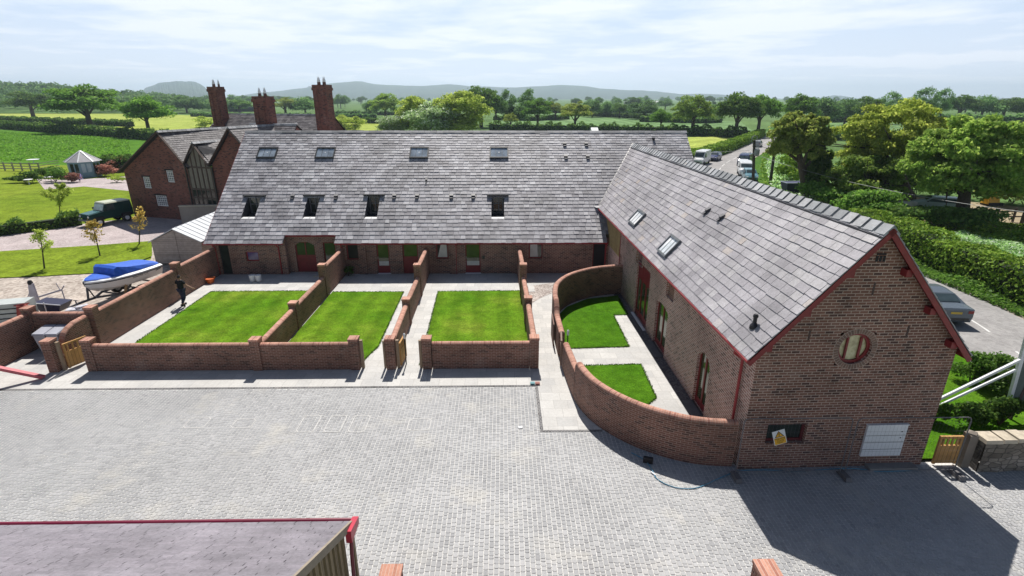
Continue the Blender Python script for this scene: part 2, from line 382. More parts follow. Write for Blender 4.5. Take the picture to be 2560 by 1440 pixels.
gb = MB(); gb.flat([(-16000, -3000), (16000, -3000), (16000, 16000), (-16000, 16000)], -.30)
struct(gb.build("ground", g_far, origin=(0, 0, 0)))
def S(name, px, z, mat_, **k): return sheet(name, [G(x, y, z) for x, y in px], z, mat_, **k)
S("lush_field", [(-900, 335), (0, 309), (400, 338), (700, 352), (900, 420), (-200, 424), (-1500, 440)], -.20, g_green)
S("hay_field", [(-900, 284), (0, 274), (300, 282), (560, 291), (620, 330), (560, 340), (400, 334), (0, 303), (-900, 325)], -.22, g_yel)
S("hay_field", [(830, 308), (960, 309), (1000, 326), (1010, 360), (820, 360)], -.21, g_yel)
S("crop_field", [(560, 292), (940, 286), (940, 301), (700, 307), (560, 303)], -.23, g_pale)
S("crop_field", [(1230, 298), (1420, 290), (1560, 296), (1850, 303), (1890, 334), (1700, 336), (1230, 322)], -.22, g_pale)
S("crop_field", [(1240, 279), (1380, 278), (1480, 281), (1640, 284), (1640, 290), (1400, 287), (1240, 291)], -.23, g_pale)
S("crop_field", [(2050, 303), (2180, 298), (2700, 308), (2700, 345), (2050, 345)], -.22, g_pale)
S("hay_field", [(1640, 346), (1900, 337), (1893, 341), (1760, 385), (1720, 470), (1600, 470)], -.20, g_yel)
S("garden_ground", [(-1500, 440), (-200, 424), (0, 409), (560, 424), (900, 420), (900, 640), (-300, 700), (-1500, 700)], -.16, g_garden)
S("garden_patio", [(90, 447), (170, 450), (330, 440), (330, 478), (210, 466), (112, 474)], -.15, GRP)
# yard, drive and grass strip on the left
S("drive", [(-900, 655), (0, 586), (100, 574), (205, 560), (330, 545), (345, 530), (700, 500), (700, 620), (520, 596), (378, 603), (240, 613), (0, 630), (-900, 720)], -.130, GRP)
S("yard_gravel", [(-900, 720), (0, 696), (100, 692), (240, 684), (300, 672), (378, 648), (380, 603), (700, 600), (700, 720), (420, 800), (150, 850), (-900, 1000)], -.10, GRY)
S("grass_strip", [(-900, 720), (0, 628), (240, 613), (380, 602), (380, 640), (310, 668), (240, 682), (100, 690), (0, 694), (-900, 800)], -.085, g_garden)

def flagmat(name, c1, c2, c3, gap):
    m, nt, b = newmat(name); uv = nt.nodes.new('ShaderNodeUVMap'); t = nt.nodes.new('ShaderNodeTexBrick'); t.offset = .37; t.offset_frequency = 2; t.squash = .72; t.squash_frequency = 3
    for k, v in dict(Scale=1, Bias=0).items(): t.inputs[k].default_value = v
    t.inputs['Brick Width'].default_value = .72; t.inputs['Row Height'].default_value = .56; t.inputs['Mortar Size'].default_value = .009; t.inputs['Mortar Smooth'].default_value = .1
    t.inputs['Color1'].default_value = (0, 0, 0, 1); t.inputs['Color2'].default_value = (1, 1, 1, 1); L(nt, uv.outputs[0], t.inputs['Vector'])
    col = ramp(nt, t.outputs['Color'], [(0, c1), (.5, c2), (1, c3)]); col = mixmul(nt, col, noise(nt, .8, 6), .88, 1.08); col = mixmul(nt, col, noise(nt, 9, 5), .9, 1.06)
    col = mixcol(nt, t.outputs['Fac'], col, gap); L(nt, col, b.inputs['Base Color']); b.inputs['Roughness'].default_value = .8; return m
FLAG = flagmat("buff flagstone", (.44, .435, .425), (.49, .48, .46), (.53, .52, .50), (.36, .35, .335))
sheet("flagstone_path", [(-24, 18.5), (1.36, 18.5), (1.36, 15.45), (3.55, 15.45), (3.95, 15.0), (4.6, 14.38), (5.5, 13.92), (6.3, 13.66), (7.1, 13.6), (13, 13.6), (13, 40), (-18.7, 40), (-18.7, 22.3), (-24, 22.3)], -.004, FLAG)

# courtyard of tumbled setts, each with its own outline, over a pale sand joint
JOINT = plain("sand joint", (.60, .59, .57), .95, var=.12, sc=2)
sheet("courtyard_bed", [(-30, 2), (30, 2), (30, 13.58), (7, 13.58), (3.7, 15.44), (1.35, 15.44), (1.35, 18.49), (-30, 18.49)], -.012, JOINT)
rng = np.random.default_rng(5)
V = []
cw = .129
for ix in range(int(-26/cw), int(21/cw)):
    x = ix*cw; y = 5.+rng.random()*.2
    top = 18.36 if x < 1.2 else (15.32 if x < 3.4 else float(np.interp(x, [3.4, 3.75, 4.5, 5.4, 6.2, 7.1], [15.5, 15.2, 14.45, 13.9, 13.64, 13.5])))
    while y < top-.03:
        ln = (.095, .13, .135, .175, .19)[rng.integers(5)]
        ln = min(ln, top-y)
        if x > 13.2 and y > 13.3: break
        a, b_ = x+.0055+rng.random()*.003, x+cw-.0055-rng.random()*.003; b_ = min(b_, 1.245) if (x < 1.245 and y > 15.2) else b_; c, d = y+.006, y+ln-.006
        if d-c > .05:
            k = .015+rng.random()*.012; j = rng.normal(0, .0016, 8); z = -.002+rng.random()*.004
            P = [(a+k, c), (b_-k, c), (b_, c+k), (b_, d-k), (b_-k, d), (a+k, d), (a, d-k), (a, c+k)]
            V.append([(p[0]+j[i], p[1]-j[i], z) for i, p in enumerate(P)])
        y += ln
V = np.array(V)
def settmat():
    m, nt, b = newmat("tumbled setts")
    col = ramp(nt, island(nt), [(0, (.29, .292, .30)), (.12, (.335, .338, .345)), (.7, (.375, .378, .382)), (1, (.41, .41, .415))])
    col = mixmul(nt, col, noise(nt, .32, 6), .84, 1.10)
    f = ramp(nt, noise(nt, .55, 7, rough=.68), [(.55, (0, 0, 0)), (.72, (.7, .7, .7))]); col = mixcol(nt, f, col, (.52, .50, .45))
    f2 = ramp(nt, noise(nt, 1.9, 8, rough=.75), [(.66, (0, 0, 0)), (.70, (.8, .8, .8))]); col = mixcol(nt, f2, col, (.56, .53, .47))
    col = mixmul(nt, col, noise(nt, 30, 3), .86, 1.1)
    L(nt, col, b.inputs['Base Color']); b.inputs['Roughness'].default_value = .85; return m
SETT = settmat()
o = npmesh("courtyard_setts", V.reshape(-1, 3), np.arange(len(V)*8).reshape(-1, 8), SETT); struct(o)
# dark edging course round the flags
EDG = brick("dark edging setts", (.10, .10, .105), (.15, .15, .155), (.3, .29, .28), dark=(.07, .07, .075), bw=.11, bh=.11, ms=.012)
e = MB()
e.flat([(-24, 18.37), (1.25, 18.37), (1.25, 18.5), (-24, 18.5)], .0)
e.flat([(1.25, 15.33), (1.37, 15.33), (1.37, 18.5), (1.25, 18.5)], .001)
e.flat([(1.37, 15.33), (3.4, 15.33), (3.4, 15.45), (1.37, 15.45)], .0)
struct(e.build("courtyard_edging", EDG, origin=(0, 0, 0)))

# lawns
def lawn(pts, mat_, lab=None):
    return sheet("lawn", pts, .022, mat_, thick=.03)
lawn([(-17.13, 20.3), (-17.2, 29.5), (-10.35, 29.55), (-10.35, 20.3)], g_lawn)
lawn([(-10.05, 20.3), (-10.05, 29.35), (-5.86, 29.3), (-5.75, 22.05), (-6.1, 20.6), (-6.5, 20.05), (-6.6, 20.3)], g_lawn)
lawn([(-3.84, 29.34), (1.22, 29.41), (1.22, 20.2), (-3.55, 20.2)], g_lawn)
arc = [(2.75, 21.7), (2.62, 24.), (2.8, 25.4), (3.5, 26.8), (4.8, 28.), (6.6, 28.5)]
lawn([(6.62, 28.5), (6.60, 25.65), (5.82, 25.61), (5.8, 21.86), (2.9, 21.7)]+arc[1:-1], g_lawn2)
lawn([(2.95, 20.04), (5.92, 20.15), (5.84, 17.42), (5.3, 16.9), (4.6, 15.2), (3.6, 16.), (3.05, 17.4)], g_lawn2)
# gravel margins
def yl(y): return 7.21-(y-13.3)*.022
sheet("gravel_margin", [(yl(13.9)-.42, 13.9), (yl(13.9)+.1, 13.9), (yl(29)+.1, 29), (yl(29)-.42, 29)], .004, GRD)
S("gravel_patch", [(1318, 716), (1395, 705), (1395, 728), (1374, 735), (1350, 745), (1330, 758), (1318, 740)], .006, GRS)
sheet("stone_slab", [G(1320, 716)[:2], G(1335, 716)[:2], G(1337, 730)[:2], G(1322, 731)[:2]], .03, FLAG, thick=.03)

# road with verge, worn edge and markings
ctr = [(19, -6), (20.6, 8), (22.2, 16), (23.2, 20.7), (24.35, 25), (25.1, 32), (26.3, 48), (28.7, 64), (32.3, 79), (39.2, 94), (53.5, 116.5), (74.5, 150.5), (100, 192), (135, 240)]
def spline(P, n=8):
    P = [np.array(p, float) for p in P]; out = []
    for i in range(len(P)-1):
        p0, p1, p2, p3 = P[max(i-1, 0)], P[i], P[i+1], P[min(i+2, len(P)-1)]
        for k in range(n):
            t = k/n; out.append(.5*((2*p1)+(-p0+p2)*t+(2*p0-5*p1+4*p2-p3)*t*t+(-p0+3*p1-3*p2+p3)*t**3))
    out.append(P[-1]); return out
def offs(P, d):
    o_ = []
    for i, p in enumerate(P):
        t = P[min(i+1, len(P)-1)]-P[max(i-1, 0)]; t = t/np.linalg.norm(t); o_.append(p+np.array([t[1], -t[0]])*d)
    return o_
RC = spline(ctr, 8)
def ribbon(name, P, d0, d1, z, mat_):
    a, b_ = offs(P, d0), offs(P, d1); q = MB()
    for i in range(len(P)-1):
        q.poly([(*b_[i], z), (*b_[i+1], z), (*a[i+1], z), (*a[i], z)][::-1] if False else [(*a[i], z), (*b_[i], z), (*b_[i+1], z), (*a[i+1], z)])
    return struct(q.build(name, mat_, origin=(0, 0, 0)))
ribbon("road_verge", RC, -7.5, 9.5, -.055, g_verge)
ribbon("road_edge_gravel", RC, -3.05, 3.1, -.047, GR)
ribbon("road", RC, -2.7, 2.72, -.040, ROADM)
dm = MB(); acc = 0; LP_ = M_WHITE
den = spline(ctr, 60); run = 0
for i in range(len(den)-1):
    seg = np.linalg.norm(den[i+1]-den[i]); run += seg
    if den[i][1] > 17.0 and den[i][1] < 150 and ((run+1.2) % 6.2) < 4.0:
        t = (den[i+1]-den[i]); t /= np.linalg.norm(t); n_ = np.array([t[1], -t[0]])*.055
        dm.poly([(*(den[i]+n_), -.034), (*(den[i+1]+n_), -.034), (*(den[i+1]-n_), -.034), (*(den[i]-n_), -.034)])
struct(dm.build("road_marking", plain("worn line paint", (.62, .62, .6), .8), origin=(0, 0, 0)))
# lawn behind the gable
sheet("side_lawn", [(13.2, 13.75), (19.2, 13.75), (19.9, 18), (21, 23), (21.6, 30), (21.8, 40), (12, 40), (12, 13.75)], -.01, g_lawn2)
sheet("field_yard", [G(2080, 470)[:2], G(2600, 520)[:2], G(2700, 570)[:2], G(2300, 575)[:2]], -.05, plain("dry paddock earth", (.30, .24, .15), .95, var=.25, sc=.6))

# distant hills
def hills(name, prof, D, depth, mat_):
    """prof: (pixel x, pixel y) skyline; built as a real ridge D metres out with a back slope"""
    q = MB(); xs = np.linspace(prof[0][0], prof[-1][0], 90); ys = np.interp(xs, [p[0] for p in prof], [p[1] for p in prof])
    r = np.random.default_rng(3); ys = ys+np.convolve(r.normal(0, 1.4, len(xs)), [.2, .3, .3, .2], 'same')
    rows = []
    for dd, k in ((-.30, 0), (-.16, .42), (-.07, .8), (0, 1), (.12, .75), (.3, 0)):
        row = []
        for x, y in zip(xs, ys):
            top = AY(x, y, D); Y = D*(1+dd)+r.normal(0, 25)
            row.append((top[0]*(Y/D), Y, -1+(top[2]+1)*k+(r.normal(0, 3) if 0 < k < 1 else 0)))
        rows.append(row)
    for a, b_ in zip(rows[:-1], rows[1:]):
        for i in range(len(xs)-1): q.poly([a[i], a[i+1], b_[i+1], b_[i]])
    return struct(q.build(name, mat_, smooth=True, origin=(0, 0, 0)))
HM = grass("hill woodland", (.02, .045, .02), (.04, .07, .028), (.07, .10, .04), s1=.004, s2=.02, s3=.1, bmp=0)
hills("hills", [(540, 250), (600, 240), (680, 228), (760, 221), (800, 212), (850, 205), (900, 203), (940, 210), (1010, 214), (1080, 214), (1120, 211), (1180, 216), (1300, 218), (1330, 216), (1400, 213), (1460, 215), (1500, 222), (1560, 225), (1640, 228), (1700, 235), (1800, 234), (1850, 244), (1900, 250)], 5200, 1, HM)
hills("hills", [(330, 250), (360, 222), (400, 206), (450, 203), (480, 203), (500, 210), (520, 225), (560, 244), (580, 252)], 4300, 1, HM)
hills("hills", [(1980, 250), (2040, 245), (2080, 239), (2110, 240), (2150, 247), (2400, 246), (2700, 248)], 5600, 1, HM)

# ================================================================== WALL AND ROOF BUILDERS
def wallface(b, fr, u0, u1, z0, top, holes=(), depth=.16, mi=0, rmi=0):
    """brick face at w=0 with real openings; top: number or list of (u,z) points; hole: (ua,ub,za,zb)"""
    tp = [(u0, top), (u1, top)] if isinstance(top, (int, float)) else top
    tf = lambda u: float(np.interp(u, [p[0] for p in tp], [p[1] for p in tp]))
    us = sorted({u0, u1, *[h[0] for h in holes], *[h[1] for h in holes], *[p[0] for p in tp if u0 < p[0] < u1]})
    for a, c in zip(us[:-1], us[1:]):
        if c-a < 1e-5: continue
        mid = (a+c)/2; hs = sorted([h for h in holes if h[0] <= mid <= h[1]], key=lambda h: h[2]); z = z0
        for h in hs+[None]:
            za, zc = (h[2], h[2]) if h else (tf(a+1e-6), tf(c-1e-6))
            if max(za, zc)-z > 1e-4:
                b.poly([fr.P(a, 0, z), fr.P(c, 0, z), fr.P(c, 0, max(zc, z)), fr.P(a, 0, max(za, z))], mi, [(a, z), (c, z), (c, max(zc, z)), (a, max(za, z))])
            if h: z = h[3]
    for h in holes:
        a, c, za, zb = h[:4]
        b.poly([fr.P(a, 0, za), fr.P(a, 0, zb), fr.P(a, -depth, zb), fr.P(a, -depth, za)], rmi)
        b.poly([fr.P(c, 0, zb), fr.P(c, 0, za), fr.P(c, -depth, za), fr.P(c, -depth, zb)], rmi)
        b.poly([fr.P(a, 0, zb), fr.P(c, 0, zb), fr.P(c, -depth, zb), fr.P(a, -depth, zb)], rmi)
        b.poly([fr.P(c, 0, za), fr.P(a, 0, za), fr.P(a, -depth, za), fr.P(c, -depth, za)], rmi)
def archfill(b, fr, ua, ub, zb, rise, mi=0, n=10):
    """brick spandrels that turn the square head of a hole into an arch (crown touches zb)"""
    mid, hw = (ua+ub)/2, (ub-ua)/2
    rr = (hw*hw+rise*rise)/(2*rise); zc = zb-rr
    for i in range(n):
        a, c = ua+(ub-ua)*i/n, ua+(ub-ua)*(i+1)/n
        fa, fc = zc+math.sqrt(max(rr*rr-(a-mid)**2, 0)), zc+math.sqrt(max(rr*rr-(c-mid)**2, 0))
        fa, fc = min(fa, zb-1e-3), min(fc, zb-1e-3)
        b.poly([fr.P(a, 0, fa), fr.P(c, 0, fc), fr.P(c, 0, zb), fr.P(a, 0, zb)], mi, [(a, fa), (c, fc), (c, zb), (a, zb)])
        b.poly([fr.P(a, 0, fa), fr.P(a, -.16, fa), fr.P(c, -.16, fc), fr.P(c, 0, fc)], mi)
def window(parent, fr, h, name='window', frame=M_RED, pane=M_GLASS, mull=0, w=-.10, ft=.07, panel=0., plab=None, mid=None, handle=False, trans=()):
    """frame with panes in opening h; panel: height of solid lower panel; a part with its pane as sub-part"""
    ua, ub, za, zb = h[:4]; b = MB()
    b.fbox(fr, ua, ua+ft, w-.05, w, za, zb); b.fbox(fr, ub-ft, ub, w-.05, w, za, zb)
    b.fbox(fr, ua+ft, ub-ft, w-.05, w, zb-ft, zb); b.fbox(fr, ua+ft, ub-ft, w-.05, w, za, za+ft)
    for i in range(mull):
        u = ua+(ub-ua)*(i+1)/(mull+1); b.fbox(fr, u-ft*.5, u+ft*.5, w-.05, w+.004, za+ft, zb-ft)
    for t in trans: b.fbox(fr, ua+ft, ub-ft, w-.05, w+.002, t-.03, t+.03)
    if panel: b.fbox(fr, ua+ft, ub-ft, w-.045, w-.008, za+ft, za+panel)
    f = b.build(name, frame, parent)
    p = MB(); zl = za+max(panel, ft); p.poly([fr.P(ua+ft, w-.03, zl), fr.P(ub-ft, w-.03, zl), fr.P(ub-ft, w-.03, zb-ft), fr.P(ua+ft, w-.03, zb-ft)])
    p.build('pane', pane, f)
    if handle:
        q = MB(); hu = ua+ft*.6 if handle == 1 else ub-ft*.6; q.fbox(fr, hu-.012, hu+.012, w, w+.05, za+.98, za+1.12); q.build('handle', M_GALV, f)
    if plab: f['label'] = plab
    return f
def slates(b, P0, U, Vv, Lu, rows, wr, mask=None, ulim=None, seed=0, thick=.02, jit=.012, over=0.):
    """real overlapping slates: P0 eaves corner, U along, Vv up the slope (unit vectors), rows: row heights from the eaves"""
    r = np.random.default_rng(seed); P0 = np.array(P0, float); U = np.array(U, float); Vv = np.array(Vv, float); Nn = np.cross(U, Vv)
    if Nn[2] < 0: Nn = -Nn
    v = 0.
    for ri, h in enumerate(rows):
        u = -r.random()*wr[1]
        lo, hi = (0, Lu) if ulim is None else ulim(v+h*.5)
        while u < Lu:
            wd = wr[0]+(wr[1]-wr[0])*r.random(); a, c = max(u, lo), min(u+wd, hi); u += wd
            if c-a < .04: continue
            if mask:
                segs = mask(a, c, v, v+h)
                if not segs: continue
            else: segs = [(a, c)]
            for (a, c) in segs:
                if c-a < .03: continue
                g = .005+.004*r.random(); j = r.normal(0, jit*.5); t = thick*(.7+.6*r.random()); k = r.normal(0, .004)
                vb, vt = v-.03+j, v+h+.012
                q = lambda u_, v_, n_: P0+U*u_+Vv*v_+Nn*n_
                A, B_, C_, D_ = q(a+g, vb+k, t+.012), q(c-g, vb-k, t+.012), q(c-g, vt, .008), q(a+g, vt, .008)
                A0, B0 = q(a+g, vb+k, -.004), q(c-g, vb-k, -.004)
                D0, C0 = q(a+g, vt, -.006), q(c-g, vt, -.006)
                base = len(b.v); b.v += [tuple(x) for x in (A, B_, C_, D_, A0, B0, C0, D0)]
                for f in ((0, 1, 2, 3), (4, 5, 1, 0), (4, 0, 3, 7), (1, 5, 6, 2)):
                    b.f.append(tuple(base+i for i in f)); b.mi.append(0); b.uv.append([(0, 0)]*4)
        v += h
def rowlist(total, h0, h1):
    n = round(total/((h0+h1)/2)); hs = np.linspace(h0, h1, n); return list(hs*total/hs.sum())
def flatw(b, poly3, mi=0): b.poly(poly3, mi)

# ================================================================== MAIN BARN (long range across the court)
XL_, XR_ = -18.75, 13.6
EY, EZ, RY, RZ = 32.378, 2.154, 40.475, 8.436
BW = EY+.36                                   # front wall plane
sv = np.array([0, RY-EY, RZ-EZ]); SLEN = float(np.linalg.norm(sv)); sv = sv/SLEN; nrm = np.cross([1, 0, 0], sv)
def roofuv(x, y):
    p = PL(x, y, (0, EY, EZ), nrm); return float(p[0]), float((p-np.array([0, EY, EZ]))@sv)
barn = root("long_barn", (-2.6, 36.5, 0), "long low brick barn with a wide grey slate roof and four upper skylights", "barn")
# recessed bay, roof slots
bx0 = roofuv(712, 587)[0]; bx1 = roofuv(840, 587)[0]; bv = roofuv(776, 587)[1]
slots = []
for tl, tr, br in (((621, 491), (654, 491), (634, 545)), ((771, 490), (801, 490), (789, 545)), ((921, 489), (951, 489), (943, 545)), ((1229, 490), (1260, 490), (1260, 545))):
    a = roofuv(*tl); c = roofuv(*tr); d = roofuv(*br); slots.append((a[0], c[0], d[1]-.04, a[1]))
XV0, ZV0 = 7.0, 3.94                          # where the wing's left eave meets this roof
def mask(a, c, v0, v1):
    segs = [(a, c)]
    vm = (v0+v1)/2
    cuts = []
    if vm < bv: cuts.append((bx0-XL_, bx1-XL_))
    for s in slots:
        if s[2] < vm < s[3]: cuts.append((s[0]-XL_, s[1]-XL_))
    for x0, x1 in cuts:
        ns_ = []
        for (p, q) in segs:
            if q <= x0 or p >= x1: ns_.append((p, q)); continue
            if p < x0: ns_.append((p, x0))
            if q > x1: ns_.append((x1, q))
        segs = ns_
    return segs
rb = MB()
rows = rowlist(SLEN, .335, .235)
def ul(v):
    if v < 1.0: return (0, 6.62-XL_)            # near the eaves the roof stops at the wing
    return (0, XR_-XL_)
slates(rb, (XL_, EY, EZ), (1, 0, 0), sv, XR_-XL_, rows, (.27, .46), mask, ul, seed=2, thick=.024, jit=.016)
rf = rb.build("roof", SL_MAIN, barn)
dk = MB()
def rp(x, v, n): return tuple(np.array([x, EY, EZ])+sv*v+nrm*n)
xs = [XL_+.02, *[q for s in slots for q in s[:2]], XR_-.02]
def deckstrip(x0, x1, v0, v1): dk.poly([rp(x0, v0, -.02), rp(x1, v0, -.02), rp(x1, v1, -.02), rp(x0, v1, -.02)])
vs0, vs1 = max(.01, bv), SLEN
smin = min(s[2] for s in slots); smax = max(s[3] for s in slots)
deckstrip(XL_+.02, bx0, .01, bv); deckstrip(bx1, 6.6, .01, bv); deckstrip(XL_+.02, XR_-.02, bv, smin); deckstrip(XL_+.02, XR_-.02, smax, SLEN)
px_ = XL_+.02
for s in slots:
    deckstrip(px_, s[0], smin, smax)
    if s[2] > smin: deckstrip(s[0], s[1], smin, s[2])
    if s[3] < smax: deckstrip(s[0], s[1], s[3], smax)
    px_ = s[1]
deckstrip(px_, XR_-.02, smin, smax)
dk.poly([(XL_+.02, RY, RZ-.02), (XR_-.02, RY, RZ-.02), (XR_-.02, 2*RY-EY, EZ-.02), (XL_+.02, 2*RY-EY, EZ-.02)])   # rear slope
dk.build("rear_roof", SL_MAIN, barn)
# ridge
rg = MB(); x = XL_; r_ = random.Random(4)
while x < XR_:
    l_ = .45; zz = RZ+.035+r_.uniform(-.008, .008)
    for s_, t_ in ((-1, 1), (1, -1)):
        rg.hexa([(x+.004, RY+s_*.17, zz-.13), (x+l_-.004, RY+s_*.17, zz-.13), (x+l_-.004, RY, zz-.01), (x+.004, RY, zz-.01), (x+.004, RY+s_*.18, zz-.10), (x+l_-.004, RY+s_*.18, zz-.10), (x+l_-.004, RY, zz+.04), (x+.004, RY, zz+.04)])
    x += l_
rg.build("ridge_tiles", M_RIDGE, barn)
# slots as inset dormers: floor, cheeks, glazed back wall, lead sill, lintel
for (x0, x1, v0, v1) in slots:
    p0, p1 = np.array(rp(0, v0, 0)), np.array(rp(0, v1, 0)); y0, z0, y1, z1 = p0[1], p0[2], p1[1], p1[2]
    b = MB()
    zf = z0-.02
    b.poly([(x0, y0, z0), (x0, y1, z1), (x0, y1, zf)], 0); b.poly([(x1, y0, z0), (x1, y1, zf), (x1, y1, z1)], 0)
    b.poly([(x0, y0+.32, zf), (x1, y0+.32, zf), (x1, y1, zf), (x0, y1, zf)], 0)
    b.poly([(x0, y1, zf), (x1, y1, zf), (x1, y1, z1), (x0, y1, z1)], 0)
    d_ = b.build("inset_dormer", plain("lead lined recess", (.06, .06, .07), .6), barn)
    f = MB(); um = (x0+x1)/2
    for a_, c_ in ((x0+.05, x0+.13), (um+.02, um+.09), (x1-.13, x1-.05)): f.box(((a_+c_)/2, y1-.06, (zf+z1)/2), (c_-a_, .06, z1-zf-.06))
    f.box((um, y1-.06, zf+.09), (x1-x0-.1, .061, .08)); f.box((um, y1-.06, z1-.5), (x1-x0-.1, .059, .06))
    f.build("window_frame", plain("dark grey frame", (.10, .10, .11), .5), d_)
    g = MB(); g.poly([(x0+.05, y1-.03, zf), (x1-.05, y1-.03, zf), (x1-.05, y1-.03, z1), (x0+.05, y1-.03, z1)]); g.build("pane", M_GLASS, d_)
    s_ = MB(); s_.hexa([(x0, y0-.02, zf-.03), (x1, y0-.02, zf-.03), (x1, y0+.34, zf+.0), (x0, y0+.34, zf+.0), (x0, y0-.04, zf+.015), (x1, y0-.04, zf+.015), (x1, y0+.34, zf+.05), (x0, y0+.34, zf+.05)]); s_.box((um+.03, y0+.16, zf+.05), (.02, .3, .03)); s_.build("lead_sill", M_LEAD, d_)
    l_ = MB(); l_.box((um, y1-.04, z1+.06), (x1-x0+.62, .24, .07)); l_.build("lintel", M_DECK, d_)
# skylights
def skylight(parent, P0, U, Vv, u, v, wd, ht, name="skylight", bars=2, glassm=M_SKYGL, fr_=None):
    P0 = np.array(P0, float); U = np.array(U, float); Vv = np.array(Vv, float); Nn = np.cross(U, Vv); Nn = Nn if Nn[2] > 0 else -Nn
    q = lambda a, c, n_: tuple(P0+U*a+Vv*c+Nn*n_)
    b = MB()
    def bx(a0, a1, c0, c1, n0, n1): b.hexa([q(a0, c0, n0), q(a1, c0, n0), q(a1, c1, n0), q(a0, c1, n0), q(a0, c0, n1), q(a1, c0, n1), q(a1, c1, n1), q(a0, c1, n1)])
    bx(u, u+wd, v, v+.09, .0, .13); bx(u, u+wd, v+ht-.11, v+ht, .0, .14); bx(u, u+.07, v+.09, v+ht-.11, 0, .13); bx(u+wd-.07, u+wd, v+.09, v+ht-.11, 0, .13)
    for i in range(bars):
        c = u+wd*(i+1)/(bars+1); bx(c-.008, c+.008, v+.09, v+ht-.11, .07, .095)
    o_ = b.build(name, fr_ or M_BLKMETAL, parent)
    g = MB(); g.poly([q(u+.07, v+.09, .08), q(u+wd-.07, v+.09, .08), q(u+wd-.07, v+ht-.11, .08), q(u+.07, v+ht-.11, .08)]); g.build("pane", glassm, o_)
    s_ = MB(); c = u+wd/2; s_.poly([q(c-.05, v+ht*.5, .084), q(c+.05, v+ht*.5, .084), q(c+.05, v+ht*.5+.06, .084), q(c-.05, v+ht*.5+.06, .084)]); s_.build("sticker", M_WHITE, o_)
    return o_
for bl, tr in (((641, 397), (692, 371)), ((787, 397), (836, 371)), ((1023, 397), (1070, 370)), ((1224, 397), (1269, 370))):
    a = roofuv(*bl); c = roofuv(*tr); skylight(barn, (0, EY, EZ), (1, 0, 0), sv, a[0], a[1], 1.33 if True else c[0]-a[0], c[1]-a[1])
# slate vents: little hooded boxes
def vent(parent, P0, U, Vv, u, v, wd=.2, ht=.36, th=.09, name="slate_vent"):
    P0 = np.array(P0, float); U = np.array(U, float); Vv = np.array(Vv, float); Nn = np.cross(U, Vv); Nn = Nn if Nn[2] > 0 else -Nn
    q = lambda a, c, n_: tuple(P0+U*a+Vv*c+Nn*n_); b = MB(); h = wd/2
    b.hexa([q(u-h, v, .0), q(u+h, v, .0), q(u+h, v+ht, .0), q(u-h, v+ht, .0), q(u-h, v, th+.02), q(u+h, v, th+.02), q(u+h, v+ht, .05), q(u-h, v+ht, .05)])
    b.hexa([q(u-h-.03, v+ht*.55, .05), q(u+h+.03, v+ht*.55, .05), q(u+h+.03, v+ht+.06, .05), q(u-h-.03, v+ht+.06, .05), q(u-h-.03, v+ht*.55, th+.05), q(u+h+.03, v+ht*.55, th+.05), q(u+h+.03, v+ht+.06, .075), q(u-h-.03, v+ht+.06, .075)])
    return b.build(name, M_VENT, parent)
for p in ((730, 499), (839, 499), (985, 498), (1042, 498), (1128, 498), (1183, 498), (1412, 367), (1466, 367), (1415, 399), (1470, 399)):
    a = roofuv(*p); vent(barn, (0, EY, EZ), (1, 0, 0), sv, a[0], a[1])
a = roofuv(1065, 460); vent(barn, (0, EY, EZ), (1, 0, 0), sv, a[0], a[1], .08, .5, .06, "roof_strip")
a = roofuv(1634, 352); vent(barn, (0, EY, EZ), (1, 0, 0), sv, a[0], a[1], .12, .18, .16, "roof_cowl")
# walls
F = Fr((0, BW, 0), 0)
FB = Fr((0, BW+.42, 0), 0)
def hp(fr, x0, y0, x1, y1, w=-.12):
    a = fr.px(x0, y0, w); c = fr.px(x1, y1, w); return (a[0], c[0], min(a[1], c[1]), max(a[1], c[1]))
def fx(h, z0=None, z1=None): return (h[0], h[1], h[2] if z0 is None else z0, h[3] if z1 is None else z1)
D1 = fx(hp(F, 549, 622, 586, 690), .02, 2.0); W1 = hp(F, 615, 628, 651, 652)
D2 = fx(hp(FB, 738, 612, 797, 682), .02, 2.05); W2 = fx(hp(FB, 808, 612, 845, 660), .45, 2.0)
W3 = fx(hp(F, 866, 616, 907, 650), .95, 1.98); D3 = fx(hp(F, 941, 613, 978, 686), .02, 2.03); D4 = fx(hp(F, 1006, 613, 1049, 688), .02, 2.03)
W5 = fx(hp(F, 1090, 614, 1122, 648), 1.0, 1.98); D5 = fx(hp(F, 1163, 613, 1202, 686), .02, 2.03); W6 = fx(hp(F, 1322, 614, 1356, 645), 1.0, 1.98); D6 = fx(hp(F, 1482, 614, 1512, 665), .02, 2.0)
wb = MB()
wallface(wb, F, XL_+.35, bx0-.02, 0, EZ+.22, (D1, W1))
wallface(wb, FB, bx0-.02, bx1+.02, 0, EZ+.62, (D2, W2))
wallface(wb, F, bx1+.02, 7.6, 0, EZ+.22, (W3, D3, D4, W5, D5, W6, D6))
archfill(wb, FB, D2[0], D2[1], D2[3], .28)
wb.poly([F.P(bx0-.02, 0, 0), F.P(bx0-.02, -.42, 0), F.P(bx0-.02, -.42, EZ+.5), F.P(bx0-.02, 0, EZ+.2)])
wb.poly([F.P(bx1+.02, -.42, 0), F.P(bx1+.02, 0, 0), F.P(bx1+.02, 0, EZ+.2), F.P(bx1+.02, -.42, EZ+.5)])
